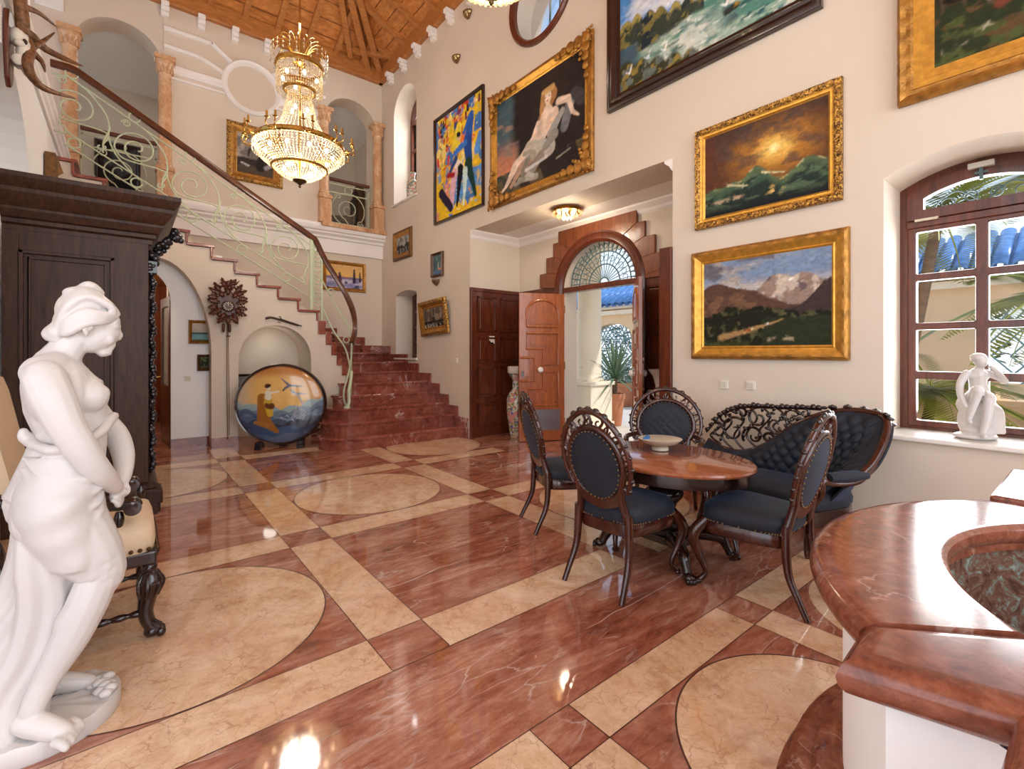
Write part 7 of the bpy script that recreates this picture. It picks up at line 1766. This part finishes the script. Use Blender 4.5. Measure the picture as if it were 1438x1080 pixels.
# ================= outside: porch, courtyard wall, plants =================
M['peach']=plain('peach_render',(240,206,164),.8,0,.05,2); M['cream_wall']=plain('cream_render',(250,236,212),.8,0,.03,2)
M['paving']=plain('pale_paving',(226,216,204),.6,0,.06,3); M['terra']=plain('terracotta',(196,128,92),.7,0,.12,6)
M['bluetile']=plain('blue_glazed_tile',(96,140,196),.25,0,.3,8); M['leafg']=plain('palm_green',(164,170,70),.5,0,.35,5); M['yucca']=plain('yucca_green',(108,132,104),.5,0,.25,8); M['bark']=plain('palm_bark',(120,98,76),.8,0,.3,20,.5,30); M['hedge']=plain('hedge_green',(74,96,56),.7,0,.4,9)
M['lattice']=plain('blue_green_iron',(112,150,160),.5)
mb=MB(); mb.bb((XN+.02,-8,-.06),(18,14,-.005)); struct(mb.build('floor_courtyard',M['paving']))
mb=MB(); mb.prism([(2.0,-.02),(8.6,-.02),(8.6,3.9),(2.0,3.9)],8.4,8.6,'yz',[archpoly(5.75,7.15,.75,1.95,2.35,16)]) if False else None
# courtyard wall facing the door, with an arched iron lattice and a blue tile coping
g=thing('courtyard_wall','peach courtyard wall with lattice arch and blue tiled coping beyond the door','wall',(11.0,9.25,0))
mb=MB(); mb.prism([(-12,-.05),(5.5,-.05),(5.5,2.75),(-12,2.75)],0,.3,'yz',[archpoly(-.95,.45,.55,1.85,2.25,16),archpoly(-9.9,-7.9,.9,1.9,2.3,16)]); mb.build('wall_body',M['peach'],g)
mb=MB(); mb.bb((-.1,-12,2.5),(.35,5.5,2.62)); mb.bb((-.16,-12,2.66),(.4,5.5,2.76)); mb.build('coping_moulding',M['cream_wall'],g)
mb=MB()
for k in range(75):
    y=-11.9+.23*k; rows=[]
    for x,z in ((-.30,2.76),(.9,3.5)): rows.append([V((x,y+.10*math.cos(a),z+.07*math.sin(a))) for a in np.linspace(0,PI,7)])
    mb.grid(rows)
    rows=[]
    for x,z in ((-.26,2.75),(.9,3.47)): rows.append([V((x,y+.115+.08*math.cos(a),z-.05*math.sin(a)+.02)) for a in np.linspace(0,PI,5)])
    mb.grid(rows)
o=mb.build('blue_roof_tiles',M['bluetile'],g,smooth=1); o.modifiers.new('s','SOLIDIFY').thickness=.02
for y0_,y1_ in ((-.95,.45),(-9.9,-7.9)):
    mb=MB(); n=9
    for k in range(n+1):
        y=lerp(y0_,y1_,k/n)
        for s in (1,-1): mb.tube([(.1,y,.55),(.1,min(y1_,max(y0_,y+s*.7)),1.35),(.1,y,2.2)] if True else [],.016,5)
    for z in (.6,1.8): mb.tube([(.1,y0_,z),(.1,y1_,z)],.016,5)
    mb.build('iron_lattice',M['lattice'],g,smooth=1)
# neighbouring greenery behind the wall openings
def bush(label,loc,r,n,mat,name='shrub',cat='shrub',leaf=.16,seed=1,flat=1.0):
    g=thing(name,label,cat,loc); rnd=random.Random(seed); mb=MB()
    for k in range(n):
        d=V((rnd.gauss(0,1),rnd.gauss(0,1),rnd.gauss(0,1))).normalized()*rnd.uniform(.6,1); p=V((d.x*r[0],d.y*r[1],r[2]+d.z*r[2]*.95)); a=rnd.uniform(0,6.3); t=V((math.cos(a),math.sin(a),rnd.uniform(-.5,.6))).normalized(); s=t.cross(V((0,0,1))).normalized()*leaf*.3; L_=leaf*rnd.uniform(.7,1.3)
        mb.add([p,p+t*L_*.5+s,p+t*L_,p+t*L_*.5-s],[(0,1,2,3)])
    mb.build('foliage',mat,g,fix=False); mb=MB(); mb.tube([(0,0,0),(.03,.02,r[2]*1.2)],.04,6); mb.build('stem',M['bark'],g,smooth=1)
bush('dense green hedge behind the lattice arch opposite the door',(12.3,9.0,0),(.6,1.6,1.5),900,M['hedge'],leaf=.22,seed=2)
bush('dense green hedge behind the second lattice arch seen through the window',(12.3,.4,0),(.6,2.2,1.5),900,M['hedge'],leaf=.22,seed=3)
# porch column, pots, yucca
g=thing('porch_column','cream porch column on a square plinth just outside the door','column',(6.80,6.10,0))
mb=MB(); mb.bb((-.30,-.30,0),(.30,.30,.80)); mb.bb((-.34,-.34,.80),(.34,.34,.87)); mb.bb((-.33,-.33,0),(.33,.33,.12)); mb.build('plinth',M['cream_wall'],g,bevel=.012)
mb=MB(); mb.lathe([(.27,.87),(.27,.91),(.235,.95),(.225,1.0),(.22,3.4)],(0,0,0),32); mb.build('shaft',M['cream_wall'],g,smooth=.6)
mb=MB(); mb.bb((XN+.3,2.2,3.45),(7.6,6.9,3.6)); struct(mb.build('ceiling_porch',M['cream_wall']))
def pot(label,loc,r,h):
    g=thing('terracotta_pot',label,'pot',loc); mb=MB(); mb.lathe([(r*.62,0),(r*.66,.02),(r*.92,h*.82),(r*.98,h*.82),(r*1.02,h*.86),(r*1.0,h),(r*.9,h),(r*.86,h*.85)],(0,0,0),28,cap=False); mb.build('pot_body',M['terra'],g,smooth=.8); mb=MB(); mb.lathe([(r*.88,h*.9),(.001,h*.92)],(0,0,0),20,cap=False); mb.build('soil',plain('soil',(64,46,36),.9) if 'soil' not in bpy.data.materials else bpy.data.materials['soil'],g); return g
def spiky(label,loc,n,Lm,w,mat,name,cat,base=.0,seed=1,up=.3,droop=.5):
    g=thing(name,label,cat,loc); rnd=random.Random(seed); mb=MB()
    for k in range(n):
        a=k*2.399+rnd.uniform(-.2,.2); el=lerp(-.35,1.35,((k+.5)/n)**.8); L_=Lm*rnd.uniform(.8,1.1); d=V((math.cos(a)*math.cos(el),math.sin(a)*math.cos(el),math.sin(el))); s=d.cross(V((0,0,1))).normalized()*w
        rows=[]
        for q,ww in ((0,.5),(.3,1),(.6,.8),(1,.03)): p=V((0,0,base))+d*L_*q-V((0,0,droop*L_*q*q*.4*math.cos(el))); rows.append([p-s*ww,p+V((0,0,-w*.3*ww)),p+s*ww])
        mb.grid(rows)
    o=mb.build('leaves',mat,g,fix=False); o.modifiers.new('s','SOLIDIFY').thickness=.003
    mb=MB(); mb.tube([(0,0,-.25),(0,0,base)],.05,8); mb.build('stem',M['bark'],g,smooth=1); return g
pot('slim terracotta pot holding the yucca outside the door',(7.34,5.93,0),.19,.62); spiky('spiky grey green yucca growing in the slim pot outside the door',(7.34,5.93,.55),80,.9,.022,M['yucca'],'yucca_plant','plant',.36,5)
pot('wide terracotta pot on the paving behind the yucca',(10.2,8.0,0),.45,.62); bush('low leafy plant in the wide terracotta pot',(10.2,8.0,.55),(.3,.3,.3),160,M['hedge'],'potted_plant','plant',.14,7)
# palms and planter wall outside the window
def palm(label,base,top,nf,Lf,seed,leafw=.03):
    g=thing('palm_tree',label,'palm',base); rnd=random.Random(seed); b0=V(base); tp=V(top)-b0
    mb=MB(); s=spline([(0,0,0),tuple(tp*.35+V((.04,.03,0))),tuple(tp*.7),tuple(tp)],6); mb.tube(s,interp([.085,.06,.05,.05],len(s)),9); mb.build('trunk',M['bark'],g,smooth=1)
    for k in range(nf):
        a=k*2.399; el=rnd.uniform(-.1,1.1); d=V((math.cos(a)*math.cos(el),math.sin(a)*math.cos(el),math.sin(el))); L_=Lf*rnd.uniform(.8,1.1); mb=MB(); side=d.cross(V((0,0,1))).normalized(); pts=[]
        for q in np.linspace(0,1,13): pts.append(tp+d*L_*q-V((0,0,L_*.55*q*q)))
        mb.tube(pts,interp([.014,.003],13),5)
        for i in range(1,40):
            q=i/40; p=tp+d*L_*q-V((0,0,L_*.55*q*q)); ll=L_*.34*math.sin(PI*min(1,q*.85+.15))**.7
            for sg in (1,-1):
                t=(d*.55+side*sg+V((0,0,-.25-.3*q))).normalized(); n_=t.cross(V((0,0,1))).normalized()*leafw*.5*1.4
                mb.add([p,p+t*ll*.5+n_,p+t*ll,p+t*ll*.5-n_],[(0,1,2,3)])
        mb.build('frond',M['leafg'],g,fix=False)
palm('slender palm with leaning trunk outside the window, left of the statuette',(6.15,1.42,.0),(6.35,1.05,2.75),13,1.5,3)
palm('low bushy palm in the planter outside the window behind the statuette',(6.9,1.25,.2),(6.95,1.2,1.0),15,1.25,8)
palm('palm with arching yellow green fronds right of the statuette outside',(7.4,.35,.2),(7.45,.3,2.0),13,1.3,12)
g=thing('planter_wall','low peach planter wall with a pier in the courtyard outside the window','wall',(8.6,.8,0))
mb=MB(); mb.bb((0,-3,0),(.25,3,.72)); mb.bb((-.06,-3,.72),(.31,3,.80)); mb.build('planter_body',M['peach'],g,bevel=.01); mb=MB(); mb.bb((-.12,.05,0),(.3,.5,1.0)); mb.bb((-.18,0,1.0),(.36,.55,1.08)); mb.build('pier',M['peach'],g,bevel=.01)
g=thing('flower_planter','long terracotta trough under the palms outside the window','planter',(6.5,1.1,0))
mb=MB(); mb.prism([(-.6,-1.2),(.6,-1.2),(.6,1.2),(-.6,1.2)],0,.42,'xy',[[(-.5,-1.1),(.5,-1.1),(.5,1.1),(-.5,1.1)]]); mb.build('trough',M['terra'],g,bevel=.01); mb=MB(); mb.bb((-.5,-1.1,.02),(.5,1.1,.36)); mb.build('earth',bpy.data.materials['soil'],g)
bush('red flowering shrub at the foot of the leaning palm',(6.4,1.6,.3),(.25,.25,.28),130,plain('red_flowers',(206,96,70),.6,0,.4,12),'flowering_shrub','shrub',.09,9)
# ================= camera, light =================
cd=bpy.data.cameras.new('camera'); cam=bpy.data.objects.new('camera',cd); COL.objects.link(cam)
cam.location=(0,0,EYE); cam.rotation_euler=(PI/2,0,-TH)
cd.sensor_fit='HORIZONTAL'; cd.sensor_width=36; cd.lens=FP/1438*36; cd.shift_y=-(540-HY)/1438; cd.clip_start=.05; cd.clip_end=200
SC.camera=cam
SC.view_settings.view_transform='Standard'; SC.view_settings.look='None'; SC.view_settings.gamma=1; SC.view_settings.exposure=.34
SC.view_settings.use_curve_mapping=False
w=bpy.data.worlds.new('sky'); SC.world=w; w.use_nodes=True; t=w.node_tree; bg=t.nodes['Background']
tc=t.nodes.new('ShaderNodeTexCoord'); sp=t.nodes.new('ShaderNodeSeparateXYZ'); rp=t.nodes.new('ShaderNodeValToRGB'); t.links.new(tc.outputs['Generated'],sp.inputs[0]); t.links.new(sp.outputs['Z'],rp.inputs[0])
e=rp.color_ramp.elements; e[0].position=0; e[0].color=srgb(225,232,240); e[1].position=.6; e[1].color=srgb(150,190,235)
t.links.new(rp.outputs[0],bg.inputs[0]); bg.inputs[1].default_value=1.25
def light(kind,name,loc,energy,color=(1,1,1),size=1,size_y=None,rot=None,target=None,soft=None):
    d=bpy.data.lights.new(name,kind); o=bpy.data.objects.new(name,d); COL.objects.link(o); o.location=loc; d.energy=energy; d.color=color
    if kind=='AREA':
        d.size=size
        if size_y: d.shape='RECTANGLE'; d.size_y=size_y
    if soft is not None:
        if kind=='SUN': d.angle=soft
        else: d.shadow_soft_size=soft
    if rot: o.rotation_euler=rot
    if target is not None: o.rotation_euler=(V(target)-V(loc)).to_track_quat('-Z','Y').to_euler()
    return o
light('SUN','sun',(8,0,12),2.0,(1,.95,.87),rot=(math.radians(40),math.radians(-12),math.radians(40)),soft=.02)
# fill lamps added in the invented openings of the unseen back and side walls
light('AREA','fill_lamp_back',(2.05,-4.1,2.85),165,(.95,.98,1),3.5,5.4,target=(2.05,0,2.85))
light('AREA','fill_lamp_back_left',(-2.3,-4.1,2.85),165,(.95,.98,1),3.4,5.4,target=(-2.3,0,2.85))
light('AREA','fill_lamp_side',(-5.1,-.9,2.85),90,(.94,.97,1),4.6,5.4,target=(0,-.9,2.85))
light('AREA','daylight_window',(5.3,.56,1.8),52,(.95,.98,1),.9,1.8,target=(0,.56,1.7))
for yy,en in ((6.871,62),(2.481,56)):
    light('POINT','chandelier_light',(1.83,yy,4.15),en,(1,.92,.80),soft=.25)
light('POINT','chandelier_light_top',(1.83,6.871,5.9),22,(1,.92,.80),soft=.2)
light('AREA','daylight_slit',(5.2,8.95,5.6),45,(.96,.98,1),.8,2.0,target=(-.75,7.8,3.0))
light('POINT','niche_light',(4.80,4.72,3.20),15,(1,.84,.62),soft=.08)
light('AREA','gallery_fill',(1.5,11.6,6.9),10,(1,.95,.88),3,1,target=(1.5,11.6,0))  # fill lamp added to brighten the gallery, which has no lamp of its own
light('POINT','office_light',(-.8,10.4,2.4),45,(1,.88,.72),soft=.2)
light('POINT','understair_light',(1.86,8.75,1.6),1,(1,.92,.8),soft=.1)

# ---- labels of parts that look different from the rest of their thing
PART_LABELS={'door_knob':'white porcelain knob','kick_plate':'steel kick plate','seat':None,'finial':'dark bronze finial','main_ring':'gilt ring carrying the candle arms','dial':'round dial with ivory numerals','skull':'white deer skull','shield':'brown wooden shield','bowl_inside':'dark patterned inside of the bowl','table_top':'reddish polished oval top','foot_post':'pale green post at the foot of the rail','handrail':'dark brown wooden handrail','carved_bracket':'black carved lion head bracket under the cornice','pier_slab':'straight red marble slab on the pier','basin_wall':'mottled inner wall of the basin','backrest':'cream leather backrest','plinth':None,'canvas':'painted canvas','slip':'inner gilt slip'}
for o in SC.objects:
    if o.parent:
        l=PART_LABELS.get(o.name.split('.')[0])
        if l: o['label']=l

GROUPS={'light_switch':'white switches and controls on the walls','wall_sconce':'small uplights on the walls','marble_column':'rose marble columns of the balcony arches','balcony_railing':'wrought iron balcony railings','crystal_chandelier':'crystal chandeliers','framed_picture':'framed pictures on the walls','palm_tree':'palms outside the window','terracotta_pot':'terracotta pots outside the door'}
for o in SC.objects:
    if not o.parent and o.name.split('.')[0] in GROUPS: o['group']=GROUPS[o.name.split('.')[0]]
